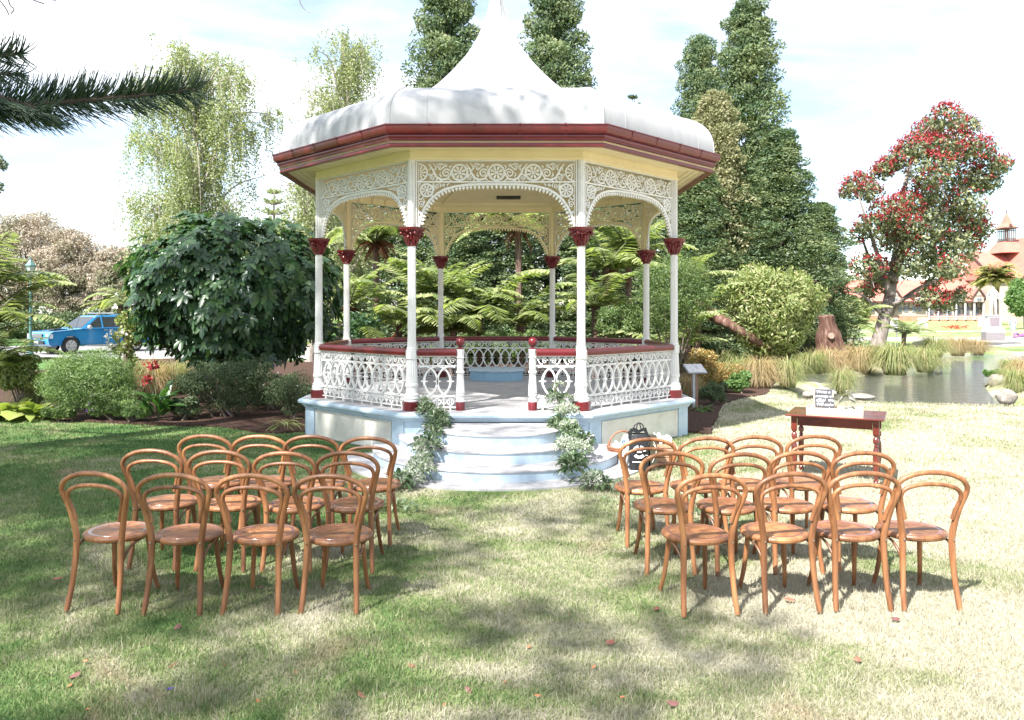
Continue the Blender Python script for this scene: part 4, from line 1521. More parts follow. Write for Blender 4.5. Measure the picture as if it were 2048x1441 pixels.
# loose greenery left on the grass behind the right-hand chairs
for i, (x, y, lab) in enumerate(((1.52, 7.75, 'spray of grey green leaves dropped behind the right-hand chairs'), (2.1, 7.55, 'small leafy spray lying on grass between far chairs'), (-1.15, 7.7, 'grey green leaf spray on the grass by the left-hand chairs'))):
    g = thing('leaf_spray', lab, 'leaf spray', (x, y, 0), i * 1.3)
    nn = 140
    Pt = np.stack([RNG.normal(size=nn) * .22, RNG.normal(size=nn) * .09, .03 + .05 * RNG.random(nn)], 1)
    V, T_, Q_ = big_leaves(Pt, unit(rdir(nn) * np.array([1, 1, .4]) + np.array([.4, 0, .2])), .05 + .05 * RNG.random(nn), .02 + .02 * RNG.random(nn), .2)
    link('leaves', npmesh('leaves', V, [T_, Q_]), m_sage if i != 1 else m_ruscus, g)
    B().tube([(-.35, 0, .02), (0, .02, .04), (.35, -.02, .03)], .006, 5).build('stem', m_stem, g)

# ================================================================== fallen leaves
m_dead = [M('dead_leaf_a', [(0.24, 0.085, 0.055), (0.34, 0.14, 0.09)], 20, 0.7), M('dead_leaf_b', [(0.13, 0.055, 0.05), (0.20, 0.08, 0.07)], 20, 0.7), M('dead_leaf_c', [(0.40, 0.12, 0.05), (0.5, 0.2, 0.09)], 20, 0.7)]
m_purple = M('purple_petal', [(0.07, 0.04, 0.33), (0.1, 0.06, 0.4)], 20, 0.6)
spots = [(115, 1162, 0), (150, 1358, 1), (172, 1330, 2), (347, 1336, 0), (140, 1378, 2), (355, 1260, 1), (522, 1180, 1), (620, 1300, 0), (724, 1398, 0), (824, 1338, 0), (937, 1386, 1), (448, 1337, 2), (515, 1410, 2),
         (592, 1352, 2), (1345, 1413, 1), (1188, 1342, 2), (1075, 1400, 2), (1058, 1300, 2), (1220, 1290, 0), (1790, 1243, 1), (1312, 1222, 0), (1580, 1205, 0), (1825, 1160, 1), (1138, 1236, 2), (1245, 1402, 2), (1530, 1295, 2), (1715, 1325, 0), (1960, 1350, 2), (235, 992, 0), (176, 1428, 2), (889, 1417, 2), (1009, 1372, 2)]
lmes = []
for k in range(3):
    L_, W_ = ((.075, .042), (.062, .04), (.032, .02))[k]
    V, T_, Q_ = big_leaves(np.array([[-L_ / 2, 0, 0.012]]), np.array([[1., 0, .25]]), L_, W_, .35, S=np.array([[0, 1., 0]]), cup=.28)
    me = npmesh('fallen_leaf', V, [T_, Q_], True)
    me.materials.append(m_dead[k])
    lmes.append(me)
PLACE = {(115, 1162): 'left of the nearest left-hand chair', (347, 1336): 'in front of the second left-hand chair', (620, 1300): 'in sunlight before the fourth left-hand chair', (724, 1398): 'near the bottom edge, left of the middle',
         (824, 1338): 'in the aisle mouth, left of the middle', (1220, 1290): 'at the shade edge right of the aisle', (1312, 1222): 'just before the nearest right-hand chair', (1580, 1205): 'under the right-hand front row',
         (1715, 1325): 'on the sunlit lawn right of the middle', (235, 992): 'behind the leftmost front chair', (150, 1358): 'in shade near the bottom left corner', (355, 1260): 'below the second left-hand chair', (522, 1180): 'under the third left-hand front chair',
         (937, 1386): 'in the shaded middle foreground', (1345, 1413): 'at the bottom edge, right of the middle', (1790, 1243): 'in front of the rightmost chairs', (1825, 1160): 'in the shadow under the rightmost chair'}
for (u, v, k) in spots:
    d = H * FPX / (v - CV)
    p = P(u, v, d)
    o = link('fallen_leaf', lmes[k], None, None, (p.x, p.y, .012), (random.uniform(-.3, .3), random.uniform(-.3, .3), random.uniform(0, 6.28)), random.uniform(.85, 1.25))
    tag(o, ('pinkish brown leaf', 'dark purplish brown leaf', 'small orange red leaf')[k] + ' ' + PLACE.get((u, v), 'fallen on the lawn'), 'leaf', ('pinkish brown', 'dark brown', 'small orange')[k] + ' leaves fallen on the lawn')
o = link('fallen_petal', lmes[2].copy(), None, None, (P(341, 1386, H * FPX / (1386 - CV)).x, H * FPX / (1386 - CV), .012), (0, 0, .6), 1.2)
o.data.materials.clear(); o.data.materials.append(m_purple)
tag(o, 'single purple petal fallen on the shaded lawn', 'petal')

# ================================================================== planting
m_bark = M('grey_brown_bark', [(0.10, 0.075, 0.055), (0.19, 0.15, 0.12), (0.26, 0.22, 0.18)], 9, 0.9, 0.9, 22, 0.1, stretch=(1, 1, .25), lo=.3, hi=.7)
m_barkp = M('pale_bark', [(0.30, 0.26, 0.23), (0.42, 0.37, 0.33), (0.20, 0.17, 0.15)], 7, 0.9, 0.7, 25, 0.1, stretch=(1, 1, .3), lo=.3, hi=.7)
m_barkr = M('red_brown_bark', [(0.06, 0.033, 0.026), (0.13, 0.07, 0.052), (0.24, 0.165, 0.13)], 9, 0.9, 1.0, 16, 0.1, stretch=(1, 1, .2), lo=.3, hi=.7)
m_fibre = M('fern_trunk_fibre', [(0.06, 0.035, 0.025), (0.15, 0.10, 0.08), (0.24, 0.18, 0.15)], 14, 0.95, 1.0, 40, 0.1, stretch=(1, 1, .15), lo=.3, hi=.7)
l_cyp = leafM('cypress_spray', [(0.034, 0.072, 0.038), (0.072, 0.122, 0.058), (0.135, 0.182, 0.082), (0.21, 0.24, 0.115), (0.30, 0.28, 0.16)], 0.6, 0.2, pos=[0, .3, .55, .8, 1], nscale=.9, nw=.6)
l_cyp2 = leafM('pale_cypress_spray', [(0.12, 0.14, 0.065), (0.21, 0.21, 0.10), (0.34, 0.29, 0.19)], 0.6, 0.2, nscale=.9, nw=.6)
l_birch = leafM('birch_leaf', [(0.19, 0.22, 0.11), (0.28, 0.31, 0.17), (0.38, 0.39, 0.25)], 0.45, 0.35)
l_pink = leafM('buff_feathery_leaf', [(0.13, 0.17, 0.085), (0.23, 0.23, 0.14), (0.34, 0.29, 0.22), (0.47, 0.40, 0.34), (0.42, 0.39, 0.27)], 0.7, 0.25, (1.2, 1.1, .8), nscale=.35, nw=.65)
l_rhodo = leafM('glossy_dark_leaf', [(0.022, 0.056, 0.028), (0.042, 0.092, 0.040), (0.085, 0.15, 0.055)], 0.32, 0.25, spec=0.5)
l_shrub = leafM('mid_green_leaf', [(0.060, 0.11, 0.035), (0.11, 0.17, 0.055), (0.18, 0.23, 0.085)], 0.5, 0.3)
l_dshrub = leafM('dull_green_leaf', [(0.055, 0.095, 0.045), (0.095, 0.135, 0.065), (0.15, 0.175, 0.085)], 0.55, 0.2)
l_feath = leafM('feathery_light_leaf', [(0.11, 0.18, 0.065), (0.18, 0.26, 0.10), (0.26, 0.33, 0.15)], 0.55, 0.35)
l_light = leafM('light_yellow_green_leaf', [(0.15, 0.20, 0.065), (0.24, 0.28, 0.10), (0.34, 0.35, 0.16), (0.36, 0.27, 0.17)], 0.5, 0.3, pos=[0, .5, .93, 1])
l_fern = leafM('fern_frond', [(0.13, 0.18, 0.07), (0.24, 0.285, 0.12), (0.40, 0.41, 0.22)], 0.45, 0.36)
l_fernd = leafM('dead_fern_frond', [(0.13, 0.055, 0.028), (0.24, 0.10, 0.05), (0.33, 0.17, 0.09)], 0.8, 0.15, (1.2, .9, .6))
l_tus = leafM('tussock_blade', [(0.13, 0.18, 0.06), (0.21, 0.25, 0.085), (0.30, 0.31, 0.14), (0.42, 0.33, 0.20)], 0.6, 0.25)
l_tusd = leafM('dry_tussock_blade', [(0.30, 0.25, 0.12), (0.42, 0.32, 0.18), (0.36, 0.22, 0.15), (0.24, 0.24, 0.09)], 0.6, 0.25)
l_poh = leafM('grey_green_leaf', [(0.07, 0.095, 0.045), (0.14, 0.165, 0.075), (0.27, 0.27, 0.14)], 0.45, 0.15)
l_redf = leafM('crimson_flower', [(0.22, 0.012, 0.022), (0.34, 0.025, 0.036), (0.44, 0.07, 0.065)], 0.7, 0.2, (1.3, .8, .8))
l_white = leafM('white_petal', [(0.75, 0.75, 0.70), (0.82, 0.80, 0.74)], 0.6, 0.25, (1, 1, 1))
l_hosta = leafM('lime_broad_leaf', [(0.20, 0.26, 0.06), (0.30, 0.34, 0.10), (0.38, 0.40, 0.16)], 0.4, 0.3)
l_orange = leafM('orange_tinged_leaf', [(0.16, 0.17, 0.05), (0.34, 0.18, 0.06), (0.42, 0.30, 0.12), (0.13, 0.16, 0.05)], 0.5, 0.3)
l_purple = leafM('purple_flower', [(0.10, 0.03, 0.22), (0.16, 0.05, 0.30)], 0.6, 0.2)
l_canna = leafM('canna_leaf', [(0.028, 0.075, 0.022), (0.050, 0.115, 0.032), (0.075, 0.15, 0.045)], 0.28, 0.25)
l_round = leafM('fresh_green_leaf', [(0.06, 0.14, 0.035), (0.11, 0.20, 0.055), (0.17, 0.25, 0.08)], 0.5, 0.3)


# ---- cypresses: billowing clumps of flat sprays round a hidden trunk
def cypress_mesh(h, r, seed, power=0.75, n_cl=260, per=110, base=0.0):
    rg = np.random.default_rng(seed)
    parts = []
    for i in range(n_cl):
        t = base + (1 - base) * (i + rg.random()) / n_cl
        z = h * t
        R = r * (1 - t) ** power * (1 - 0.35 * max(0, (.12 - t) / .12)) + .10
        a = i * 2.39996 + rg.normal() * .4
        R *= (.66 + .44 * rg.random()) * (1 + .13 * math.sin(z * 1.1 + 2 * a + seed) + .08 * math.sin(z * 2.7 - a))
        cs = (.42 + .42 * rg.random()) * (0.55 + .45 * min(1, R / 1.0)) * (r / 1.7) ** .5
        if rg.random() < .12:                             # stray boughs that break the outline
            R *= 1.22
            cs *= .62
        c = np.array([R * .86 * math.cos(a), R * .86 * math.sin(a), z])
        u = unit(rg.normal(size=(per, 3)))
        tt = .55 + .45 * rg.random(per) ** .5
        sq = np.array([1.2, 1.2, .52]) * cs
        Pt = c + u * sq * tt[:, None]
        outw = np.array([math.cos(a), math.sin(a), .35])
        nrm = unit(u + outw * .25)
        parts.append(leaf_tan(Pt, nrm, .10 + .09 * rg.random(per), .05 + .04 * rg.random(per), rg, .35, .1, .40, .12, outw * .4))
    return join(parts)


cyp_me = []
for k, (pw, nc) in enumerate(((.55, 190), (.75, 185), (.45, 190))):
    V, F = cypress_mesh(15.0, 1.9, 20 + k, pw, nc, 400)
    me = npmesh('crown', V, [F])
    me.materials.append(l_cyp)
    cyp_me.append(me)
V, F = cypress_mesh(11.0, 1.9, 33, .55, 170, 330)
cyp_pale = npmesh('crown', V, [F]); cyp_pale.materials.append(l_cyp2)
cyp_trunk = B().tube([(0, 0, -.1), (.05, 0, 4), (0, .05, 9), (0, 0, 14)], [.30, .24, .14, .03], 8)
ct_me = None


def cypress(u, vtop, d, halfpx, k, label, lean=0.0, rz=0.0):
    global ct_me
    top = P(u, vtop, d)
    s = top.z / 15.0
    rr = halfpx / FPX * d / 1.75
    t = thing('cypress_tree', label, 'tree', (top.x - lean * top.z, d, 0), rz, 'tall cypress trees behind the bandstand')
    me = cyp_pale if k == 9 else cyp_me[k]
    o = link('crown', me, None, t, None, (0, 0, 0), (rr, rr, s * (15 / 11 if k == 9 else 1)))
    if ct_me is None:
        q = cyp_trunk.build('trunk', m_bark, t, .8); ct_me = q.data
    else:
        q = link('trunk', ct_me, None, t)
    q.scale = (s, s, s)
    if lean:
        t.rotation_euler = (0, math.atan(lean), 0)
    return t


cypress(893, -70, 32, 82, 2, 'tall cypress rising behind the left of the roof spire', -.01, .3)
cypress(1112, -60, 33, 78, 2, 'tall cypress rising behind the right of the roof spire', .02, 2.0)
cypress(1398, 78, 33, 66, 0, 'leaning cypress nearest the roof edge at right', -.03, 1.1)
cypress(1497, 8, 35, 84, 0, 'tallest cypress in the group right of the roof', .0, 4.0)
cypress(1430, 190, 30, 78, 9, 'shorter buff tipped cypress in front of the right group', .0, .4)
cypress(1560, 262, 32, 86, 1, 'broad cypress on the right flank of the group', -.02, 2.7)
cypress(1480, 330, 30, 85, 1, 'bushy lower cypress at the foot of the right group', 0, 5.0)
cypress(1642, 408, 37, 66, 1, 'small pointed cypress at the right end of the group', 0, 3.3)
cypress(1390, 330, 29, 80, 0, 'bushy cypress beside the right eave', 0, 1.9)
cypress(1280, 345, 31, 90, 0, 'cypress seen through the right arch', 0, .9)
cypress(1190, 330, 30, 85, 1, 'cypress behind the right front column', 0, 2.2)
cypress(1000, 250, 30, 90, 0, 'rounded cypress seen through the middle arch', 0, 3.8)
cypress(930, 330, 29, 70, 1, 'low cypress behind the left of the middle arch', 0, 4.4)
cypress(800, 300, 31, 75, 0, 'cypress behind the brown skirted tree fern', 0, 5.6)


# ---- tree ferns
def frond(L, w, n=26, e0=0.9, e1=-0.55, rg=RNG, twist=0):
    """one frond growing along +x, list of leaf quads plus the rachis"""
    ang = e0 + (e1 - e0) * np.linspace(0, 1, n) ** 1.5
    st = L / n
    xs_ = np.concatenate([[0], np.cumsum(np.cos(ang) * st)])[:n]
    zs_ = np.concatenate([[0], np.cumsum(np.sin(ang) * st)])[:n]
    t = np.linspace(0, 1, n)
    prof = np.minimum(1, (t + .12) / .30) * (1 - t) ** .62 * 1.15 + .04
    Pt, D, Ls = [], [], []
    for sg in (-1, 1):
        fwd = np.stack([np.cos(ang), np.zeros(n), np.sin(ang)], 1)
        dirs = unit(fwd * .42 + np.array([0, sg * 1.0, 0]) + np.array([0, 0, -.38]) + rg.normal(size=(n, 3)) * .09)
        Pt.append(np.stack([xs_, np.zeros(n), zs_], 1)); D.append(dirs); Ls.append(w * prof)
    Pt, D, Ls = np.concatenate(Pt)[2:], np.concatenate(D)[2:], np.concatenate(Ls)[2:]
    S = unit(np.cross(D, np.cross(np.array([1.0, 0, .1]), D)) * 0 + np.array([1.0, 0, 0]) - D * D[:, :1])
    V, F = leaf_quads(Pt, D, Ls, np.minimum(st * 1.7, Ls * .5), .12, S)
    r_ = np.stack([xs_, np.zeros(n), zs_], 1)
    return V, F, r_


def fern_crown(nf, L, seed, droop=(-.9, -.2), up=(.5, 1.15), w=.27):
    rg = np.random.default_rng(seed)
    parts = []
    bl = B()
    for i in range(nf):
        a = i * 2 * PI / nf * 1.0 + rg.normal() * .3
        l = L * (.6 + .55 * rg.random())
        V, F, r_ = frond(l, l * w * (.85 + .3 * rg.random()), 26, rg.uniform(*up), rg.uniform(*droop), rg)
        ca, sa = math.cos(a), math.sin(a)
        Rm = np.array([[ca, -sa, 0], [sa, ca, 0], [0, 0, 1]])
        parts.append((V @ Rm.T, F))
        rr = r_ @ Rm.T
        bl.tube([tuple(p) for p in rr[::5]], [.016 - .0025 * k for k in range(len(rr[::5]))], 4)
    return join(parts), bl


fern_me = []
for k, (nf, L, dr, up) in enumerate(((13, 1.95, (-.9, -.1), (.25, 1.25)), (12, 1.8, (-.7, .2), (.35, 1.35)), (17, 1.7, (-1.35, -.6), (.1, 1.1)))):
    (V, F), bl = fern_crown(nf, L, 40 + k, dr, up)
    me = npmesh('fronds', V, [F]); me.materials.append(l_fern)
    me2 = bpy.data.meshes.new('stalks'); me2.from_pydata(bl.V, [], bl.F); me2.materials.append(m_stem)
    fern_me.append((me, me2))


def dead_skirt(nf, L, seed):
    rg = np.random.default_rng(seed)
    parts = []
    for i in range(nf):
        a = rg.random() * 2 * PI
        l = L * (.6 + .5 * rg.random())
        V, F, r_ = frond(l, l * .16, 20, rg.uniform(-.9, .1), -1.55, rg)
        ca, sa = math.cos(a), math.sin(a)
        Rm = np.array([[ca, -sa, 0], [sa, ca, 0], [0, 0, 1]])
        parts.append((V @ Rm.T, F))
    return join(parts)


def tree_fern(u, vc, d, k, sc, label, dead=0, rz=0, name='tree_fern', trunk=True, ground=0.03):
    c = P(u, vc, d)
    t = thing(name, label, 'tree fern', (c.x, d, ground), rz)
    hz = max(.05, c.z - ground)
    link('fronds', fern_me[k][0], None, t, (0, 0, hz), (0, 0, 0), sc)
    link('stalks', fern_me[k][1], None, t, (0, 0, hz), (0, 0, 0), sc)
    if trunk and hz > .25:
        B().tube([(0, 0, -.1), (.03, 0, hz * .4), (0, .03, hz)], [.13, .095, .10], 10).build('trunk', m_fibre, t, .8)
    if dead:
        V, F = dead_skirt(dead, .85 * sc, abs(int(u)))
        link('dead_fronds', npmesh('dead_fronds', V, [F]), l_fernd, t, (0, 0, hz - .05))
    return t


tree_fern(752, 478, 24.4, 2, 1.16, 'tree fern with drooping brown skirt seen through left arch', 44, .3)
tree_fern(1038, 452, 23.8, 2, 1.16, 'tall tree fern with grey trunk seen through the middle arch', 12, 1.2)
tree_fern(700, 610, 22.1, 1, 1.04, 'fern with brown fronds beside the left rear column', 10, .6)
tree_fern(800, 645, 21.7, 0, 1.16, 'low spreading fern behind the left balustrade', 0, 2.0)
tree_fern(880, 600, 22.8, 1, 1.34, 'bright tree fern left of the middle arch', 0, 3.1)
tree_fern(960, 625, 22.1, 0, 1.28, 'broad arching fern in the centre of the middle arch', 0, .9)
tree_fern(1040, 645, 21.7, 0, 1.10, 'fern with raised fronds at the right of the middle arch', 0, 4.2)
tree_fern(905, 660, 21.3, 2, 1.04, 'dense low fern behind the balustrade gap', 0, 5.1)
tree_fern(1215, 535, 23.2, 0, 1.16, 'pale tree fern with red brown fronds in the right arch', 7, 1.8)
tree_fern(1258, 505, 24.4, 1, 1.16, 'upright tree fern near the right rear column', 4, 2.9)
tree_fern(1190, 610, 21.9, 0, 0.92, 'small fern beside the right front column', 0, .1)
tree_fern(1330, 690, 20.9, 0, 0.98, 'low pale fern beyond the right balustrade', 0, .5)
tree_fern(1395, 640, 22.4, 0, 1.04, 'yellow green fern right of the side column', 3, 3.7)
tree_fern(1375, 560, 25.0, 1, 0.98, 'tree fern with red tinted fronds above the shrub', 4, 2.4)
tree_fern(725, 660, 20.9, 2, 0.92, 'low fern beside the left balustrade', 0, 1.4)
tree_fern(-25, 565, 15.5, 0, .95, 'big tree fern at the left edge of the picture', 7, .2)
tree_fern(-15, 640, 14.9, 0, .85, 'lower fern under the tree fern at the left edge', 0, 2.2)
tree_fern(-20, 715, 14.5, 1, .70, 'fern low down at the very left edge', 0, 3.0, trunk=False)
tree_fern(20, 728, 14.3, 0, .52, 'low arching fern in front of the left tree fern', 0, .7, trunk=False)
tree_fern(255, 605, 18.5, 2, .62, 'small tree fern with rusty brown skirt by the dark bush', 22, .9)
tree_fern(1690, 655, 37, 0, 1.15, 'pale fern beside the leaning flowering tree', 0, .9)
tree_fern(1808, 668, 35, 1, .80, 'small rounded fern growing by the pond bank', 0, 2.9)


# ---- leafy shrubs
def shrub(name, label, u, v0, v1, d, halfpx, mat, n_cl=26, per=220, leaf=(.05, .025), depth=.8, stems=8, seed=1, ground=.03, cs=(.25, .45), cat='shrub', group=None, shell=.45, extra=None):
    rg = np.random.default_rng(seed)
    top, bot = P(u, v0, d).z, max(ground, P(u, v1, d).z)
    hw = halfpx / FPX * d
    c = np.array([0, 0, (top + bot) / 2 - ground])
    R = np.array([hw, hw * depth, (top - bot) / 2])
    t = thing(name, label, cat, (P(u, v0, d).x, d, ground), 0, group)
    parts, cen = [], []
    for i in range(n_cl):
        q = unit(rg.normal(size=3))
        q[1] = q[1] if rg.random() < .3 else -abs(q[1])
        s = rg.uniform(*cs) * min(hw, R[2]) * 1.0
        cc = c + q * np.maximum(R - s * .8, R * .2) * (.55 + .45 * rg.random())
        cc[2] = max(cc[2], .12)
        cen.append(cc)
        uu = unit(rg.normal(size=(per, 3)))
        tt = shell + (1 - shell) * rg.random(per) ** .6
        Pt = cc + uu * s * tt[:, None] * np.array([1.15, 1.0, .9])
        Pt[:, 2] = np.maximum(Pt[:, 2], .02)
        parts.append(leaf_tan(Pt, unit(uu + q * .4), leaf[0] * (.7 + .6 * rg.random(per)), leaf[1] * (.7 + .6 * rg.random(per)), rg, .45, .2, .5, .18))
    leaf_obj('foliage', parts, mat, t)
    bl = B()
    for i in range(stems):
        cc = cen[i % len(cen)]
        bezlimb(bl, (rg.normal() * .08 * hw, rg.normal() * .08, 0), tuple(cc), .022 * max(1, hw), .006, .12, 5, 5)
    if stems:
        bl.build('stems', m_bark, t, .9)
    if extra:
        em, en, el = extra
        q = unit(rg.normal(size=(en, 3))); q[:, 1] = -np.abs(q[:, 1])
        Pt = c + q * R * 1.0
        Pt = np.repeat(Pt, 6, 0) + rg.normal(size=(en * 6, 3)) * el * .25
        V, F = leaf_quads(Pt, unit(rg.normal(size=(en * 6, 3)) + np.array([0, -.4, .5])), el, el * .7, .2)
        link('blossoms', npmesh('blossoms', V, [F]), em, t)
    return t


# large glossy bush left of the bandstand
rb = thing('broadleaf_bush', 'large dark glossy broad leaved bush left of the bandstand', 'bush', (P(475, 600, 16.6).x, 16.6, .03))
rg = np.random.default_rng(5)
nw_ = 2300
q = unit(rg.normal(size=(nw_, 3)))
fl = (q[:, 1] > 0) & (rg.random(nw_) < .6)
q[fl, 1] *= -1
Rr = np.array([2.15, 1.9, 1.62])
tt = .62 + .38 * rg.random(nw_) ** .5
bump = 1 + .11 * np.sin(q[:, 0] * 6 + 1) * np.sin(q[:, 2] * 5 + q[:, 1] * 3) + .05 * rg.normal(size=nw_)
W0 = np.array([0, 0, 2.28]) + q * Rr * (tt * bump)[:, None]
kp = W0[:, 2] > .75 + .25 * np.sin(W0[:, 0] * 3)
W0, q = W0[kp], q[kp]
ax = unit(q * np.array([1, 1, .9]) + rg.normal(size=q.shape) * .35 + np.array([0, 0, .45]))
nl = 7
Pt = np.repeat(W0, nl, 0)
A = np.repeat(ax, nl, 0)
e1 = unit(np.cross(A, np.array([.3, .2, 1.0])))
e2 = np.cross(A, e1)
ph = np.tile(np.arange(nl) * 2 * PI / nl, len(W0)) + np.repeat(rg.random(len(W0)) * 6, nl)
D = unit(e1 * np.cos(ph)[:, None] + e2 * np.sin(ph)[:, None] + A * (.15 + .35 * rg.random(len(ph)))[:, None])
S = unit(np.cross(D, A))
Ln = (.11 + .10 * rg.random(len(ph))) * np.repeat(.75 + .5 * rg.random(len(W0)), nl)
V, T_, Q_ = big_leaves(Pt, D, Ln, Ln * .50, .40, S, .10, True)
link('foliage', npmesh('foliage', V, [T_, Q_]), l_rhodo, rb)
bl = B()
for i in range(16):
    c = W0[int(rg.integers(len(W0)))] * np.array([.7, .7, .75])
    bezlimb(bl, (rg.normal() * .35 + .2, rg.normal() * .25, 0), tuple(c), .06, .015, .1, 7, 6)
bl.build('stems', m_bark, rb, .9)

shrub('feathery_bush', 'light feathery green bush at the front of the left bed', 185, 690, 852, 14.1, 112, l_feath, 75, 420, (.055, .013), .75, 6, 61, cs=(.28, .45))
shrub('flowering_bush', 'low bush with small orange and purple flowers beside the red canna', 225, 765, 848, 13.75, 62, l_shrub, 22, 300, (.035, .018), .6, 5, 62, extra=(l_purple, 6, .025))
shrub('dull_green_bush', 'loose dull green bush in front of the dark broadleaf bush', 455, 700, 828, 14.2, 112, l_dshrub, 44, 330, (.05, .016), .6, 10, 63, extra=(l_purple, 5, .025))
shrub('twiggy_bush', 'twiggy dull green bush beside the left corner of the plinth', 590, 735, 836, 13.9, 66, l_dshrub, 28, 260, (.04, .016), .7, 10, 64, extra=(l_white, 7, .018))
shrub('white_flower_shrub', 'leafy shrub with white flowers in front of the blue pickup', 252, 596, 745, 16.2, 34, l_light, 22, 46, (.09, .05), .7, 12, 65, extra=(l_white, 9, .09), cs=(.18, .3))
shrub('variegated_shrub', 'pale variegated shrub at the left edge beside the ferns', 40, 700, 790, 14.6, 62, l_light, 24, 170, (.08, .04), .7, 6, 66)
shrub('yellow_green_shrub', 'rounded yellow green shrub behind the tussocks at right', 1540, 516, 722, 22, 106, l_light, 80, 330, (.13, .045), .8, 8, 68, cs=(.20, .36))
shrub('small_leaved_tree', 'small twiggy tree with fine leaves right of the bandstand', 1345, 490, 690, 18.2, 88, l_shrub, 60, 260, (.06, .022), .7, 14, 69, cs=(.2, .36), shell=.2)
shrub('low_dark_shrub', 'low dark green shrub behind the information sign', 1425, 762, 826, 16.2, 38, l_dshrub, 16, 220, (.06, .02), .8, 4, 70)
shrub('orange_leaf_shrub', 'orange tinged low shrub behind the information sign', 1410, 692, 790, 18.0, 42, l_orange, 20, 200, (.07, .03), .7, 5, 71)
shrub('pink_tinged_shrub', 'pinkish low shrub between the sign and the tussocks', 1450, 715, 795, 18.6, 44, l_orange, 18, 200, (.06, .02), .7, 4, 72)
shrub('bright_low_shrub', 'bright green low shrub at the lawn edge right of the sign', 1480, 740, 792, 18.3, 36, l_round, 14, 200, (.07, .03), .7, 4, 73)
shrub('fern_bed_shrub', 'leafy green shrub behind the right balustrade', 1240, 600, 690, 21.2, 62, l_shrub, 26, 220, (.08, .035), .7, 6, 74)
shrub('back_bed_shrub', 'leafy dark shrub behind the middle of the balustrade', 1020, 655, 720, 20.6, 120, l_shrub, 36, 220, (.07, .03), .5, 5, 75)
shrub('left_bed_shrub', 'leafy shrub behind the left balustrade panels', 720, 610, 735, 20.4, 50, l_rhodo, 22, 160, (.13, .05), .7, 5, 76)
shrub('pale_shrub', 'pale whitish shrub left of the leaning flowering tree', 1700, 585, 660, 42, 46, l_light, 30, 200, (.16, .07), .8, 4, 77, cs=(.25, .4))
shrub('pond_edge_shrub', 'small green shrub at the right edge of the pond', 1985, 738, 765, 23.5, 26, l_round, 14, 160, (.07, .03), .8, 3, 78, ground=-.05)
shrub('round_park_tree', 'round bright green tree at the right edge by the building', 2052, 555, 640, 90, 42, l_round, 40, 260, (.35, .2), .9, 5, 79, cat='tree', cs=(.25, .4))
shrub('dark_understory', 'dark leafy undergrowth below the cypress group', 1600, 600, 690, 30, 60, l_dshrub, 30, 200, (.12, .05), .8, 5, 80)
shrub('pond_bank_shrub', 'grey green shrub between tussock and leaning tree', 1745, 690, 722, 30, 34, l_dshrub, 18, 180, (.09, .03), .8, 4, 81, ground=-.05)

shrub('far_hedge', 'dark hedge under the buff trees beyond the road at left', 60, 615, 688, 50, 130, l_dshrub, 46, 200, (.2, .09), .4, 4, 82, cs=(.25, .5))
shrub('far_hedge', 'dark hedge behind the blue pickup', 230, 610, 688, 51, 120, l_dshrub, 46, 200, (.2, .09), .4, 4, 83, cs=(.25, .5))
shrub('far_hedge', 'green hedge glimpsed below the dark broadleaf bush', 480, 620, 690, 50, 160, l_shrub, 46, 200, (.2, .09), .4, 4, 84, cs=(.25, .5))
shrub('herbaceous_clump', 'low green clump at the lawn edge beside the hostas', 120, 800, 855, 13.7, 44, l_shrub, 18, 220, (.05, .02), .8, 3, 85)
shrub('herbaceous_clump', 'low leafy clump left of the red canna', 268, 795, 850, 13.6, 40, l_feath, 18, 240, (.045, .015), .8, 3, 86)
shrub('herbaceous_clump', 'low dark clump right of the red canna', 372, 790, 842, 13.8, 42, l_dshrub, 18, 220, (.05, .02), .8, 3, 87)
shrub('shade_bush', 'shaded leafy bush between the broadleaf bush and the twiggy bush', 540, 735, 815, 15.2, 60, l_dshrub, 24, 240, (.06, .02), .7, 5, 88)

# low hostas, canna, strap plant
def rosette_plant(name, label, u, v, d, n_, L, W, mat, up, seed, ground=.03, droop=.5, cat='plant', spread=.1):
    rg = np.random.default_rng(seed)
    x = P(u, v, d).x
    t = thing(name, label, cat, (x, d, ground))
    a = rg.random(n_) * 2 * PI
    e = rg.uniform(*up, size=n_)
    D = np.stack([np.cos(a) * np.cos(e), np.sin(a) * np.cos(e), np.sin(e)], 1)
    Pt = np.stack([np.cos(a) * spread * rg.random(n_), np.sin(a) * spread * rg.random(n_), rg.random(n_) * L * .3], 1)
    side = np.stack([-np.sin(a), np.cos(a), rg.normal(size=n_) * .15], 1)
    V, T_, Q_ = big_leaves(Pt, D, L * (.6 + .6 * rg.random(n_)), W * (.7 + .5 * rg.random(n_)), droop, unit(side), .10)
    link('leaves', npmesh('leaves', V, [T_, Q_], True), mat, t)
    return t


rosette_plant('hosta', 'lime green hosta with broad leaves at the left edge', 12, 810, 14.0, 130, .55, .24, l_hosta, (.1, 1.2), 90, spread=.35)
rosette_plant('hosta', 'smaller lime hosta nearer the feathery bush', 66, 805, 13.95, 90, .46, .21, l_hosta, (.1, 1.2), 91, spread=.25)
rosette_plant('strap_leaf_plant', 'flopped strap leaved plant on the mulch by the plinth corner', 570, 862, 12.75, 34, .42, .03, l_light, (.05, .7), 92, droop=.6)
rosette_plant('ground_cover_plant', 'small leafy plant at the bed edge below the sign', 1405, 825, 15.0, 40, .22, .05, l_round, (.1, .9), 93)
cn_ = thing('canna_lily', 'dark leaved canna lily with two red flower heads', 'plant', (P(318, 830, 13.7).x, 13.7, .03))
rg = np.random.default_rng(12)
nn = 34
a = rg.random(nn) * 2 * PI
e = rg.uniform(.35, 1.25, nn)
D = np.stack([np.cos(a) * np.cos(e), np.sin(a) * np.cos(e), np.sin(e)], 1)
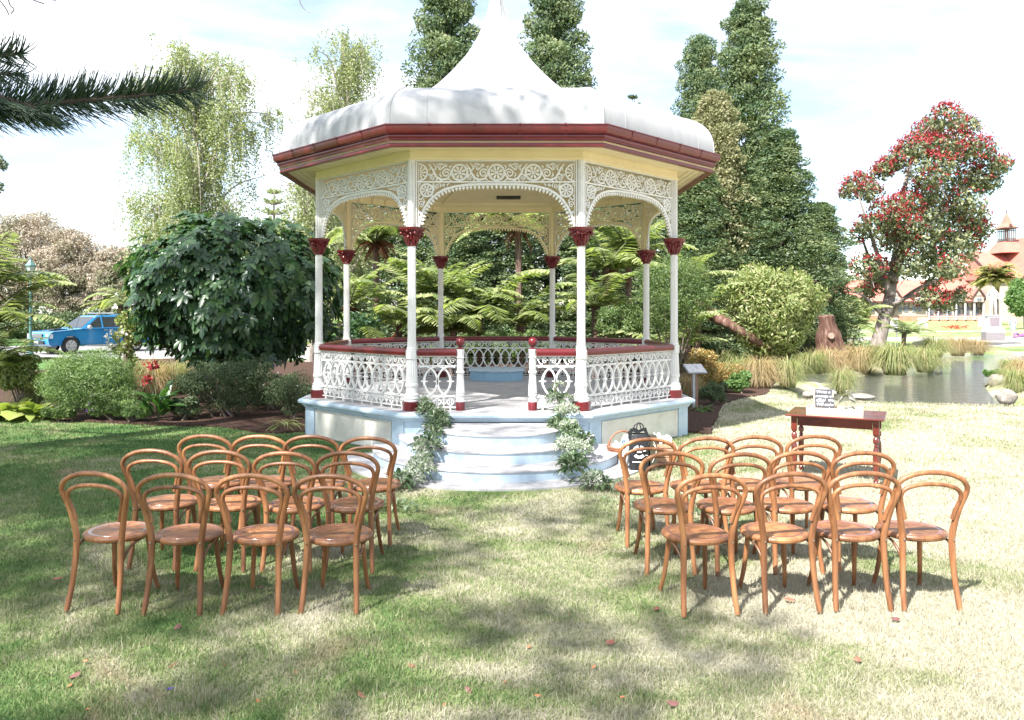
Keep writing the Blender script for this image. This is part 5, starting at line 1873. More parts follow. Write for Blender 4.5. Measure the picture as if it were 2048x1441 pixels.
Pt = np.stack([np.cos(a) * .10, np.sin(a) * .08, .05 + .38 * rg.random(nn)], 1)
V, T_, Q_ = big_leaves(Pt, D, .38 + .22 * rg.random(nn), .14 + .07 * rg.random(nn), .35, unit(np.stack([-np.sin(a), np.cos(a), rg.normal(size=nn) * .2], 1)), .14)
link('leaves', npmesh('leaves', V, [T_, Q_], True), l_canna, cn_)
for (dx, hz) in ((-.10, .98), (-.16, .74)):
    B().tube([(0, 0, 0), (dx * .5, -.03, hz * .6), (dx, -.05, hz)], [.014, .011, .007], 6).build('stem', m_stem, cn_, .9)
    k = 34
    Pp = np.array([dx, -.05, hz - .04]) + rg.normal(size=(k, 3)) * np.array([.045, .035, .035])
    V, F = leaf_quads(Pp, unit(rg.normal(size=(k, 3)) + np.array([0, -.3, .5])), .075, .045, .2)
    link('flower', npmesh('flower', V, [F]), l_redf, cn_)


# ---- tussock grass
def tussock_mesh(r, h, n_, seed, w=.012):
    rg = np.random.default_rng(seed)
    a = rg.random(n_) * 2 * PI
    b0 = rg.random(n_) ** .5 * r * .28
    reach = r * (.35 + .75 * rg.random(n_))
    hh = h * (.45 + .85 * rg.random(n_) ** 1.3)
    dr_ = 2.85 - .55 * rg.random(n_) * (rg.random(n_) < .5)
    seg = 5
    ca, sa = np.cos(a), np.sin(a)
    side = np.stack([-sa, ca, np.zeros(n_)], 1)
    rows = []
    for i in range(seg + 1):
        t = i / seg
        x = b0 + reach * t ** 1.35
        z = hh * (3.1 * t - dr_ * t * t) * 1.15
        c = np.stack([ca * x, sa * x, z], 1)
        ww = w * (1 - .85 * t)
        rows += [c - side * ww, c + side * ww]
    V = np.stack(rows, 1).reshape(-1, 3)
    k = 2 * (seg + 1)
    o = (np.arange(n_) * k)[:, None]
    F = np.concatenate([o + np.array([2 * i, 2 * i + 1, 2 * i + 3, 2 * i + 2]) for i in range(seg)])
    return V, F


tus_me = []
for k in range(3):
    V, F = tussock_mesh(1.0, .75, 900, 100 + k, .009)
    me = npmesh('blades', V, [F])
    me.materials.append(l_tus if k < 2 else l_tusd)
    tus_me.append(me)
TUS = [  # u, v of the base, depth, radius m, height scale, mesh, label
    (1790, 742, 25.5, 1.45, 1.75, 0, 'largest green gold tussock overhanging the pond'),
    (1850, 738, 26.6, 1.15, 1.45, 1, 'green tussock at the right end of the pond bank'),
    (1722, 738, 26.2, 1.25, 1.6, 2, 'reddish dry tussock left of the largest one'),
    (1660, 742, 25.2, 1.1, 1.5, 2, 'dry tussock in front of the stump'),
    (1625, 745, 24.5, .95, 1.4, 0, 'tussock below the rounded yellow green shrub'),
    (1685, 778, 19.6, .62, 1.05, 1, 'small golden tussock at the near pond edge'),
    (1575, 775, 20.0, .85, 1.25, 1, 'green tussock at the lawn edge left of the pond'),
    (1520, 778, 19.8, .9, 1.3, 2, 'straw coloured tussock at the lawn edge'),
    (1475, 760, 20.5, .9, 1.3, 0, 'green tussock behind the pinkish shrub'),
    (1430, 705, 21.5, 1.1, 1.4, 1, 'tall fine tussock in front of the fallen log'),
    (1540, 735, 22.0, 1.0, 1.3, 2, 'buff tussock beneath the yellow green shrub'),
    (1870, 708, 35.5, 1.3, 1.6, 1, 'far green tussock beyond the pond'),
    (1915, 708, 36.5, 1.2, 1.5, 2, 'far pinkish tussock beyond the pond'),
    (1955, 710, 37.0, 1.1, 1.3, 2, 'far grey tussock at the head of the pond'),
    (2032, 778, 19.4, .75, 1.1, 1, 'tussock above the white rock at the right edge'),
    (2052, 752, 22.5, .9, 1.2, 2, 'dry tussock at the right edge of the picture'),
    (2020, 745, 24.5, .7, 1.0, 0, 'green tussock right of the pond'),
    (305, 752, 17.8, .95, 1.35, 2, 'buff tussock behind the red canna'),
    (345, 742, 18.6, .9, 1.3, 1, 'tussock beside the dark broadleaf bush'),
    (270, 728, 19.8, .8, 1.2, 2, 'straw tussock behind the white flowered shrub'),
    (75, 760, 15.6, .75, 1.25, 0, 'dark tussock below the left tree fern'),
    (1378, 740, 17.2, .55, .9, 2, 'yellow tussock behind the right side column'),
]
for (u, v, d, r_, hs, k, lab) in TUS:
    p = P(u, v, d)
    z = -.12 if d > 19 and u > 1600 else .0
    t = thing('tussock', lab, 'tussock', (p.x, d, z), random.uniform(0, 6), 'tussock grasses round the pond and beds')
    link('blades', tus_me[k], None, t, None, None, (r_ * .8, r_ * .8, hs * .60))

# ---- rocks, log, stump
m_rock = M('pale_lichen_rock', [(0.16, 0.14, 0.12), (0.26, 0.235, 0.205), (0.36, 0.33, 0.29)], 4, 0.9, 0.8, 9, 0.2, lo=.3, hi=.7)
def rock(u, v, d, s, lab, seed):
    rg = np.random.default_rng(seed)
    b_ = B().sphere((0, 0, 0), 1, 16, 10)
    V = []
    for v_ in b_.V:
        k = 1 + .14 * math.sin(2.3 * v_[0] + seed) * math.cos(2.6 * v_[1] + seed) + .07 * math.sin(5 * v_[2] + 3 * v_[0] + seed)
        V.append((v_[0] * s[0] * k, v_[1] * s[1] * k, v_[2] * s[2] * k))
    b_.V = V
    p = P(u, v, d)
    return tag(b_.build('rock', m_rock, None, .6, (p.x, d, s[2] * .35 - (.05 if d > 16 else 0)), (0, 0, seed)), lab, 'rock', 'pale rocks round the pond')
rock(2012, 795, 17.6, (.30, .22, .17), 'large white rock at the right near corner of the pond', 1)
rock(1725, 790, 17.9, (.30, .2, .08), 'flat pale rock at the left near corner of the pond', 2)
rock(1650, 786, 18.6, (.28, .2, .14), 'pale rock at the lawn edge behind the chalkboard', 3)
rock(1620, 789, 18.3, (.2, .16, .09), 'small rounded rock at the lawn edge', 4)
rock(2000, 755, 21.5, (.3, .25, .2), 'pale rock beneath the shrub right of the pond', 5)
rock(2046, 720, 32, (.6, .4, .3), 'pale rock on the far right bank', 6)
rock(1850, 668, 44, (1.2, .5, .3), 'long low rock beyond the pond', 7)
tag(B().tube(smooth_path([P(1392, 600, 22.6), P(1428, 632, 21.9), P(1460, 650, 21.5), P(1500, 675, 21.5), P(1550, 706, 21.9)], 5), [.10, .13, .10, .13, .15, .18, .14, .16, .12, .15, .11, .14, .11, .13, .10, .12, .12, .10, .12, .09, .10], 14).build('fallen_log', m_barkr, None, .8),
    'reddish log slanting down to the right below the yellow green shrub', 'log')
sp_ = P(1658, 690, 29)
st = thing('tree_stump', 'tall reddish tree stump with sawn knot beside the shrub', 'stump', (sp_.x, 29, -.05))
pr_ = [(.66, 0), (.56, .2), (.47, .45), (.43, .7), (.42, 1.0), (.38, 1.2), (.30, 1.4), (.25, 1.6), (.26, 1.72), (.27, 1.80), (.20, 1.84), (.10, 1.80), (.01, 1.83)]
b_ = B().lathe(pr_, 32)
def wob(x, y, z):
    a_ = math.atan2(y, x)
    return 1 + .12 * math.sin(3 * a_ + z * 1.3) + .06 * math.sin(7 * a_ - z * 2.2) + .04 * math.sin(13 * a_ + z * 3)
b_.V = [(x * wob(x, y, z) * (1.25 if x > 0 and z < .9 else 1) - .14 * (z - .9), y * wob(x, y, z), z + .10 * x * (z > 1.5)) for x, y, z in b_.V]
b_.build('trunk', m_barkr, st, .7)
B().tube([(-.08, -.30, 1.02), (-.12, -.42, 1.07), (-.13, -.47, 1.10), (-.13, -.475, 1.10), (-.13, -.46, 1.10)], [.17, .14, .125, .10, .09], 14).build('knot', m_barkr, st, .7)
B().lathe([(.115, 0), (.11, .012), (.001, .014)], 16).build('sawn_face', M('sawn_wood', [(0.22, 0.15, 0.11), (0.30, 0.21, 0.16)], 14, .8), st, .7, (-.13, -.505, 1.10), (1.35, 0, 0))

# ---- leaning tree with crimson flowers
pt = thing('flowering_tree', 'leaning tree covered in crimson flowers beyond the pond', 'tree', (P(1752, 690, 42).x, 42, -.05))
o0 = np.array([P(1752, 690, 42).x, 42, -.05])
D0 = 42
tr_ = B()
def PP(u, v, dd=0):
    p = P(u, v, D0 + dd)
    return Vector((p.x - o0[0], p.y - o0[1], p.z - o0[2]))
main = smooth_path([Vector((0, 0, -.2)), PP(1758, 680), PP(1768, 640), PP(1778, 600), PP(1785, 560)], 5)
tr_.tube(main, [.42 - .17 * i / (len(main) - 1) for i in range(len(main))], 14)
limbs = [((1785, 565), (1795, 500), (1820, 420), (1850, 330), .30), ((1790, 540), (1830, 470), (1890, 420), (1940, 400), .24), ((1780, 590), (1765, 540), (1745, 480), (1715, 385), .2),
         ((1768, 650), (1800, 605), (1850, 570), (1920, 545), .17), ((1785, 610), (1830, 590), (1870, 585), (1900, 590), .10), ((1795, 500), (1800, 420), (1830, 300), (1870, 240), .2), ((1765, 560), (1740, 520), (1725, 480), (1715, 470), .12),
         ((1760, 625), (1735, 600), (1722, 590), (1705, 585), .12)]
for l_ in limbs:
    pts = smooth_path([PP(u, v, random.uniform(-.6, .6)) for u, v in l_[:4]], 4)
    tr_.tube(pts, [l_[4] * (1 - .8 * i / (len(pts) - 1)) for i in range(len(pts))], 8)
CL = []  # crown clumps: u, v, radius px, flower share
for u, v, r_, f in [(1890, 240, 34, .7), (1930, 255, 26, .5), (1855, 265, 30, .7), (1830, 300, 34, .6), (1875, 300, 40, .6), (1920, 300, 40, .55), (1960, 300, 30, .6), (1985, 335, 30, .4), (2005, 330, 20, .5),
                    (1800, 320, 28, .6), (1775, 335, 22, .6), (1765, 345, 20, .5), (1860, 345, 42, .4), (1905, 355, 46, .2), (1950, 360, 40, .2), (1975, 370, 26, .2), (1720, 370, 28, .7), (1740, 385, 26, .4), (1700, 385, 20, .6),
                    (1845, 400, 40, .3), (1890, 405, 46, .15), (1930, 410, 40, .15), (1810, 410, 28, .6), (1775, 430, 36, .7), (1805, 450, 40, .6), (1740, 450, 26, .3), (1850, 450, 46, .15), (1900, 460, 46, .1), (1945, 440, 34, .5),
                    (1960, 460, 26, .3), (1780, 480, 36, .4), (1820, 490, 40, .15), (1870, 500, 46, .06), (1915, 500, 40, .08), (1945, 485, 26, .4), (1715, 470, 24, .2), (1735, 535, 32, .5), (1765, 545, 34, .4), (1755, 570, 26, .4),
                    (1820, 535, 30, .06), (1870, 540, 40, .06), (1905, 540, 30, .2), (1860, 600, 26, .3), (1890, 605, 24, .4), (1920, 590, 18, .4), (1860, 575, 16, .2), (1735, 580, 20, .4)]:
    CL.append((np.array(PP(u, v, random.uniform(-2.2, 1.4))), r_ / FPX * D0, f))
lp_, fp_ = [], []
rg = np.random.default_rng(77)
for c, r_, f in CL:
    n_ = int(520 * (r_ / 1.0) ** 1.6)
    u = unit(rg.normal(size=(n_, 3)))
    t_ = .25 + .75 * rg.random(n_) ** .55
    Pt = c + u * r_ * t_[:, None] * np.array([1.05, 1.0, .85])
    lp_.append(leaf_tan(Pt, u, .17 + .10 * rg.random(n_), .10 + .05 * rg.random(n_), rg, .35, .2, .4, .15))
    nf = int(70 * f * r_ ** 1.4)
    if nf:
        u = unit(rg.normal(size=(nf, 3)) + np.array([-.3, -.5, .75]))
        Pf = c + u * r_ * 1.02 * np.array([1.05, 1.0, .85])
        k = 9
        Pf = np.repeat(Pf, k, 0) + rg.normal(size=(nf * k, 3)) * .075
        fp_.append(leaf_quads(Pf, unit(rg.normal(size=(nf * k, 3)) + np.array([0, -.3, .8])), .13, .08, .2))
    for s_ in range(3):
        bezlimb(tr_, tuple(c + rg.normal(size=3) * .2), tuple(c + rg.normal(size=3) * r_ * .6), .04, .015, .05, 4, 4)
tr_.build('trunk', M('pinkish_grey_bark', [(0.13, 0.10, 0.09), (0.22, 0.185, 0.165), (0.30, 0.26, 0.24)], 7, .9, .8, 20, .1, stretch=(1, 1, .3), lo=.3, hi=.7), pt, .8)
leaf_obj('crown', lp_, l_poh, pt)
leaf_obj('flowers', fp_, l_redf, pt)


# ---- weeping birches
def birch(label, u, vtop, d, halfpx, vlow, seed, nst=620):
    rg = np.random.default_rng(seed)
    top = P(u, vtop, d)
    hw = halfpx / FPX * d
    t = thing('weeping_birch', label, 'tree', (top.x, d, 0), 0, 'weeping birches left of the bandstand')
    b_ = B()
    Ht = top.z
    lowz = P(u, vlow, d).z
    tips = []
    b_.tube(smooth_path([(0, 0, -.1), (.1, 0, Ht * .3), (-.1, .1, Ht * .6), (.1, 0, Ht * .93)], 5), [.22 - .2 * i / 15 for i in range(16)], 8)
    for i in range(30):
        z0 = Ht * (.22 + .6 * i / 30)
        a = i * 2.4 + rg.normal() * .3
        zt = min(Ht * .985, z0 + Ht * (.12 + .16 * rg.random()))
        rr = hw * math.sqrt(max(.05, 1 - ((zt - (Ht + lowz) / 2) / ((Ht - lowz) / 2 + .3)) ** 2)) * (.55 + .4 * rg.random())
        tip = Vector((rr * math.cos(a), rr * math.sin(a) * .8, zt))
        mid = Vector((rr * .45 * math.cos(a), rr * .45 * math.sin(a) * .8, z0 * .45 + zt * .62))
        pts = smooth_path([(0, 0, z0), mid, tip], 4)
        b_.tube(pts, [.07 * (1 - .85 * k / (len(pts) - 1)) for k in range(len(pts))], 5)
        tips += [p for p in pts[2:]]
    Pt, D = [], []
    pick = [tips[i] for i in rg.choice(len(tips), min(len(tips), 120), replace=False)]
    for s_ in range(nst):
        o_ = np.array(pick[int(rg.integers(len(pick)))]) + rg.normal(size=3) * np.array([.30, .30, .25])
        L = (.5 + 2.6 * rg.random() ** 1.4) * (1 if o_[2] > lowz + 2 else .6)
        if s_ % 5 == 0:
            b_.tube([tuple(o_), tuple(o_ + np.array([.1, 0, -L * .5])), tuple(o_ + np.array([.12, .05, -L * .95]))], [.012, .008, .004], 3)
        k = int(14 + 14 * L)
        tt = rg.random(k)
        sway = rg.normal(size=2) * .35
        q = np.stack([o_[0] + sway[0] * tt ** 1.3 + rg.normal(size=k) * .06, o_[1] + sway[1] * tt ** 1.3 + rg.normal(size=k) * .06, o_[2] + .2 * np.sin(tt * 3) - L * tt], 1)
        Pt.append(q)
        D.append(unit(rg.normal(size=(k, 3)) + np.array([0, 0, -.8])))
    Pt, D = np.concatenate(Pt), np.concatenate(D)
    n_ = len(Pt)
    V, F = leaf_quads(Pt, D, .075 + .045 * rg.random(n_), .05 + .03 * rg.random(n_), .15)
    link('crown', npmesh('crown', V, [F]), l_birch, t)
    b_.build('trunk', m_barkp, t, .8)
    return t


birch('tall weeping birch standing behind the dark broadleaf bush', 395, 88, 33, 190, 560, 3, 1900)
birch('weeping birch just left of the bandstand roof', 690, 66, 36, 150, 560, 4, 1250)
birch('low leafy birch glimpsed between bush and bandstand', 620, 330, 30, 90, 600, 6, 520)


# ---- feathery buff trees, far left
def fluffy_tree(label, u, vtop, d, halfpx, vlow, seed, mat=l_pink, n_cl=70, per=420, leaf=(.19, .07), group='buff feathery trees beyond the road'):
    rg = np.random.default_rng(seed)
    top = P(u, vtop, d)
    hw = halfpx / FPX * d
    lowz = max(.8, P(u, vlow, d).z)
    t = thing('feathery_tree', label, 'tree', (top.x, d, 0), 0, group)
    b_ = B()
    b_.tube([(0, 0, -.1), (.2, 0, lowz + .8), (0, 0, (top.z + lowz) / 2)], [.32, .25, .1], 8)
    parts = []
    cz = (top.z + lowz) / 2
    for i in range(n_cl):
        q = unit(rg.normal(size=3))
        if q[1] > 0 and rg.random() < .7: q[1] *= -1
        R = np.array([hw, hw * .8, (top.z - lowz) / 2])
        s = rg.uniform(.16, .30) * min(hw, R[2])
        c = np.array([0, 0, cz]) + q * (R - s * .6) * (.62 + .38 * rg.random())
        u_ = unit(rg.normal(size=(per, 3)))
        Pt = c + u_ * s * (.3 + .7 * rg.random(per) ** .6)[:, None] * np.array([1.25, 1.1, .75])
        parts.append(leaf_tan(Pt, u_, leaf[0] * (.6 + .8 * rg.random(per)), leaf[1] * (.6 + .8 * rg.random(per)), rg, .4, .1, .45))
        if i % 5 == 0:
            bezlimb(b_, (0, 0, lowz + .5), tuple(c), .12, .03, .08, 5, 5)
    leaf_obj('crown', parts, mat, t)
    b_.build('trunk', m_bark, t, .8)
    return t


fluffy_tree('tallest buff feathery tree at the left edge beyond the road', 45, 405, 56, 115, 668, 1, n_cl=110)
fluffy_tree('buff feathery tree behind the blue pickup', 150, 455, 54, 85, 670, 2, n_cl=100)
fluffy_tree('small pale feathery tree right of the pickup', 240, 490, 52, 62, 675, 3, n_cl=70)
fluffy_tree('pale green tree beneath the tall birch', 330, 470, 50, 80, 650, 4, l_birch)
fluffy_tree('green tree far behind the dark broadleaf bush', 520, 470, 60, 110, 640, 5, l_birch)
fluffy_tree('eucalypt crown rising just left of the picture edge', -60, 260, 40, 70, 420, 6, l_poh, 40, 160, group='trees at the left edge')
fluffy_tree('pale green tree beyond the rear columns at left', 680, 420, 40, 90, 640, 7, l_birch)


# ---- small tiered pines far behind
def tier_pine(label, u, vtop, d, halfpx, tiers, mat, seed):
    rg = np.random.default_rng(seed)
    top = P(u, vtop, d)
    hw = halfpx / FPX * d
    t = thing('tiered_pine', label, 'tree', (top.x, d, 0), 0, 'tiered pines far behind')
    b_ = B().tube([(0, 0, 0), (0, 0, top.z)], [.25, .02], 6)
    parts = []
    for i in range(tiers):
        z = top.z - .25 - i * .62
        R = hw * min(1, .18 + i * .13)
        for k in range(7):
            a = 2 * PI * k / 7 + i * .4
            b_.tube([(0, 0, z - .1), (R * .6 * math.cos(a), R * .6 * math.sin(a), z), (R * math.cos(a), R * math.sin(a), z + .25 * R)], [.03, .02, .01], 4)
            n_ = int(26 + 20 * R)
            tt = rg.random(n_)
            Pt = np.stack([R * tt * math.cos(a), R * tt * math.sin(a), z + .22 * R * tt ** 2], 1) + rg.normal(size=(n_, 3)) * .03
            parts.append(leaf_quads(Pt, unit(rg.normal(size=(n_, 3)) * .6 + np.array([math.cos(a), math.sin(a), .7])), .24, .06, .1))
    leaf_obj('needles', parts, mat, t)
    b_.build('trunk', m_bark, t, .8)


tier_pine('dark pine tip peeping over the right slope of the roof', 1265, 190, 60, 42, 9, l_dshrub, 1)
tier_pine('pale tiered pine between birch and bandstand', 548, 378, 48, 70, 14, l_birch, 2)

# ================================================================== trees overhead that shade the lawn
l_shade = leafM('shade_tree_leaf', [(0.035, 0.07, 0.025), (0.06, 0.11, 0.035), (0.09, 0.14, 0.05)], 0.5, 0.2)
SV = Vector((0.50, 0.65, -1.0))
rg = np.random.default_rng(21)
spots_ = []                                            # (X, Y) on the ground, clump radius


def lay(x0, x1, y0, y1, step, prob, r_):
    for x in np.arange(x0, x1, step):
        for y in np.arange(y0, y1, step):
            if rg.random() < prob:
                spots_.append((x + rg.normal() * step * .3, y + rg.normal() * step * .3, r_ * (.75 + .5 * rg.random())))


lay(-9.5, -4.0, 8.2, 11.9, 1.0, .90, .90)
lay(-4.0, -1.6, 8.2, 12.9, 1.0, .90, .90)
lay(-4.2, -1.6, 13.0, 18.5, 1.05, .66, .85)
lay(-6.0, -3.0, 5.2, 8.2, .9, .85, .75)
lay(-3.0, -.2, 5.6, 8.2, .8, .66, .58)
lay(-1.6, .3, 8.2, 12.0, .85, .62, .55)
lay(-4.2, 1.2, 3.4, 5.6, .70, .44, .46)
lay(-.2, 1.5, 4.8, 8.6, .70, .46, .40)
lay(.3, 1.5, 8.8, 10.5, .8, .5, .42)
lay(-1.6, 3.2, 12.4, 14.6, .85, .95, .72)
lay(-1.0, 2.0, 14.6, 15.6, .9, .5, .55)
TRK = [(-11.5, 1.5), (-11.0, -5.0), (-14.5, 7.5)]
LAB = ['large shade tree left of the lawn, outside the picture', 'large shade tree standing behind the camera', 'large shade tree left of the garden bed, outside the picture']
groups = [[], [], []]
for (x, y, r_) in spots_:
    z = rg.uniform(12.0, 17.0) if y > 8.2 else rg.uniform(8.5, 11.5)
    c = np.array([x - .5 * z, y - .65 * z, z])
    k = int(np.argmin([math.hypot(c[0] - a, c[1] - b_) for a, b_ in TRK]))
    groups[k].append((c, r_))
for k in range(3):
    tx, ty = TRK[k]
    t = thing('shade_tree', LAB[k], 'tree', (tx, ty, 0), 0, 'shade trees around the camera')
    b_ = B()
    b_.tube(smooth_path([(0, 0, -.2), (.2, .1, 4), (-.1, .2, 9), (.2, 0, 13.5)], 4), [.55 - .038 * i for i in range(13)], 12)
    parts = []
    for i, (c, r_) in enumerate(groups[k]):
        c = c - np.array([tx, ty, 0])
        n_ = int(190 * r_ ** 1.5)
        Pt, u = blob_pts(c, np.array([1, 1, .6]) * r_, n_, .2)
        parts.append(leaf_quads(Pt, unit(u * np.array([1, 1, .4]) + rdir(n_) * .6), .15 + .10 * RNG.random(n_), .08 + .05 * RNG.random(n_), .15))
        bezlimb(b_, (0, 0, 8.5 + 4 * random.random()), tuple(c), .06, .012, .08, 6, 5)
    leaf_obj('crown', parts, l_shade, t)
    b_.build('trunk', m_bark, t, .8)

# ---- whorled pine whose branch reaches in at the upper left
l_need = leafM('pine_cord_needles', [(0.012, 0.030, 0.018), (0.025, 0.055, 0.030), (0.06, 0.09, 0.045)], 0.5, 0.05)
np_ = thing('cord_leaved_pine', 'pine with cord like needles reaching in from the upper left', 'pine tree', (-8.6, 8.6, 0))
o0 = Vector((-8.6, 8.6, 0))
b_ = B()
b_.tube([(0, 0, -.2), (0, 0, 5), (.05, 0, 11), (0, 0, 16)], [.38, .30, .18, .04], 12)
nd = B()
rgp = random.Random(4)


def cord(base, d_, L, r_=.0085, curl=.5, seg=5):
    pts = []
    p = Vector(base)
    d_ = Vector(d_).normalized()
    for i in range(seg + 1):
        pts.append(p.copy())
        p = p + d_ * (L / seg)
        d_ = (d_ + Vector((0, 0, curl / seg))).normalized()
    nd.tube(pts, [r_ * (1 - .7 * (i / seg) ** 2) for i in range(seg + 1)], 4, cap=False)


def pine_branch(a, b, r0, n_up, n_dn, Lc, sag):
    a, b = Vector(a), Vector(b)
    mid = (a + b) / 2 + Vector((0, 0, -sag))
    path = [a * (1 - t) ** 2 + mid * 2 * t * (1 - t) + b * t * t for t in [i / 14 for i in range(15)]]
    b_.tube(path, [r0 * (1 - .85 * i / 14) + .006 for i in range(15)], 7)
    def at(t):
        f = t * 14
        i = min(13, int(f))
        return path[i].lerp(path[i + 1], f - i)
    ax = (b - a).normalized()
    sd_ = ax.cross(Vector((0, 0, 1))).normalized()
    for i in range(n_up + n_dn):
        t = .12 + .88 * rgp.random()
        up = i < n_up
        fade = (1.12 - t) ** .28
        ang = rgp.uniform(-1.25, 1.25)
        v = Vector((0, 0, 1)) * math.cos(ang) + sd_ * math.sin(ang)
        if not up:
            v = -Vector((0, 0, 1)) * (.35 + .65 * abs(math.cos(ang))) + sd_ * math.sin(ang) * .8
        d_ = v * (.75 if up else .8) + ax * (.45 + .7 * rgp.random())
        cord(at(t), d_, Lc * (.45 + .6 * rgp.random()) * fade + .05, .0068, (1.0 if up else .15) + .5 * rgp.random())
    for i in range(26):                                # tip tuft
        t = .9 + .1 * rgp.random()
        ang = rgp.uniform(0, 6.28)
        cord(at(t), ax * 1.2 + (Vector((0, 0, 1)) * math.cos(ang) + sd_ * math.sin(ang)) * .45, Lc * .28, .008, .3)


tip = P(392, 180, 8.2) - o0
pine_branch((0, 0, 4.05), tip, .085, 900, 620, .50, .16)
# hanging bough below it
pine_branch(P(-160, 170, 7.9) - o0, P(95, 226, 7.9) - o0, .04, 60, 620, .50, -.12)
pine_branch((0, .1, 4.6), P(42, 108, 8.3) - o0, .06, 260, 200, .45, .05)
pine_branch((0, .1, 4.9), P(38, 150, 8.4) - o0, .05, 160, 180, .40, .1)
for k in range(16):                                    # boughs outside the picture
    a = rgp.uniform(2.3, 4.2)
    z = 4.5 + k * .65
    L = 2.6 * (1 - (z - 4) / 14) + .5
    pine_branch((0, 0, z), (L * math.cos(a), L * math.sin(a), z + .3), .06, 46, 34, .40, .1)
nd.build('needles', l_need, np_)
b_.build('trunk', M('dark_pine_bark', [(0.04, 0.03, 0.022), (0.08, 0.06, 0.045)], 9, .9, .6, 25), np_, .8)

# bare twig tips at the very top of the picture
tw_ = thing('bare_twigs', 'thin bare twigs dipping in at the top left corner', 'twigs', (-4.2, 7.6, 7.0))
b_ = B()
for (pts) in ([(10, -60), (18, 5), (28, 18), (22, 28)], [(-20, -20), (8, 12), (18, 30)], [(30, -40), (60, -4), (88, 8)], [(40, -50), (90, -6), (112, 1)]):
    b_.tube(smooth_path([P(u, v, 7.6) - Vector((-4.2, 7.6, 7.0)) for u, v in pts], 4), .006, 5)
b_.tube([P(10, -60, 7.6) - Vector((-4.2, 7.6, 7.0)), (-4.5, .8, 1.5)], [.01, .05], 5)
b_.tube([P(40, -50, 7.6) - Vector((-4.2, 7.6, 7.0)), P(10, -60, 7.6) - Vector((-4.2, 7.6, 7.0))], .008, 5)
b_.tube([P(-20, -20, 7.6) - Vector((-4.2, 7.6, 7.0)), P(10, -60, 7.6) - Vector((-4.2, 7.6, 7.0))], .008, 5)
b_.tube([P(30, -40, 7.6) - Vector((-4.2, 7.6, 7.0)), P(10, -60, 7.6) - Vector((-4.2, 7.6, 7.0))], .008, 5)
b_.build('twig', m_bark, tw_, .9)
tw2 = thing('hanging_twig', 'single curved twig hanging in at the top edge above the roof', 'twig', tuple(P(600, -60, 8)))
b_ = B()
b_.tube(smooth_path([P(u, v, 8) - P(600, -60, 8) for u, v in ((590, -60), (599, 0), (605, 14), (614, 24), (624, 26))], 4), [.007 - .0004 * i for i in range(17)], 5)
b_.tube([(-.05, 0, 0), (-2.2, -1.5, 3.2)], [.007, .03], 5)
b_.build('twig', m_bark, tw2, .9)

# ================================================================== pickup
def carpaint(name, c):
    m, n, b = newmat(name)
    b.inputs['Base Color'].default_value = (*c, 1)
    b.inputs['Roughness'].default_value = .25
    b.inputs['Coat Weight'].default_value = 1
    b.inputs['Coat Roughness'].default_value = .05
    t = noise(n, 3, 4)
    r = ramp(n, [tuple(k * .88 for k in c), c], [.3, .7])
    n.links.new(t.outputs['Fac'], r.inputs['Fac'])
    n.links.new(r.outputs['Color'], b.inputs['Base Color'])
    return m


m_cblue = carpaint('metallic_blue_paint', (0.02, 0.24, 0.52))
m_cred = carpaint('red_car_paint', (0.42, 0.015, 0.03))
m_cglass = M('dark_car_glass', [(0.02, 0.025, 0.03), (0.03, 0.035, 0.04)], 4, 0.06, spec=.8)
m_tyre = M('tyre_rubber', [(0.015, 0.015, 0.016), (0.03, 0.03, 0.03)], 10, 0.8)
m_alloy = M('silver_alloy', [(0.55, 0.55, 0.56), (0.62, 0.62, 0.63)], 10, 0.3, metal=.6)
m_lamp = M('headlamp_glass', [(0.70, 0.72, 0.74), (0.6, 0.62, 0.64)], 10, 0.1, spec=.8)
m_trim = M('black_trim', [(0.02, 0.02, 0.02), (0.03, 0.03, 0.03)], 10, 0.6)


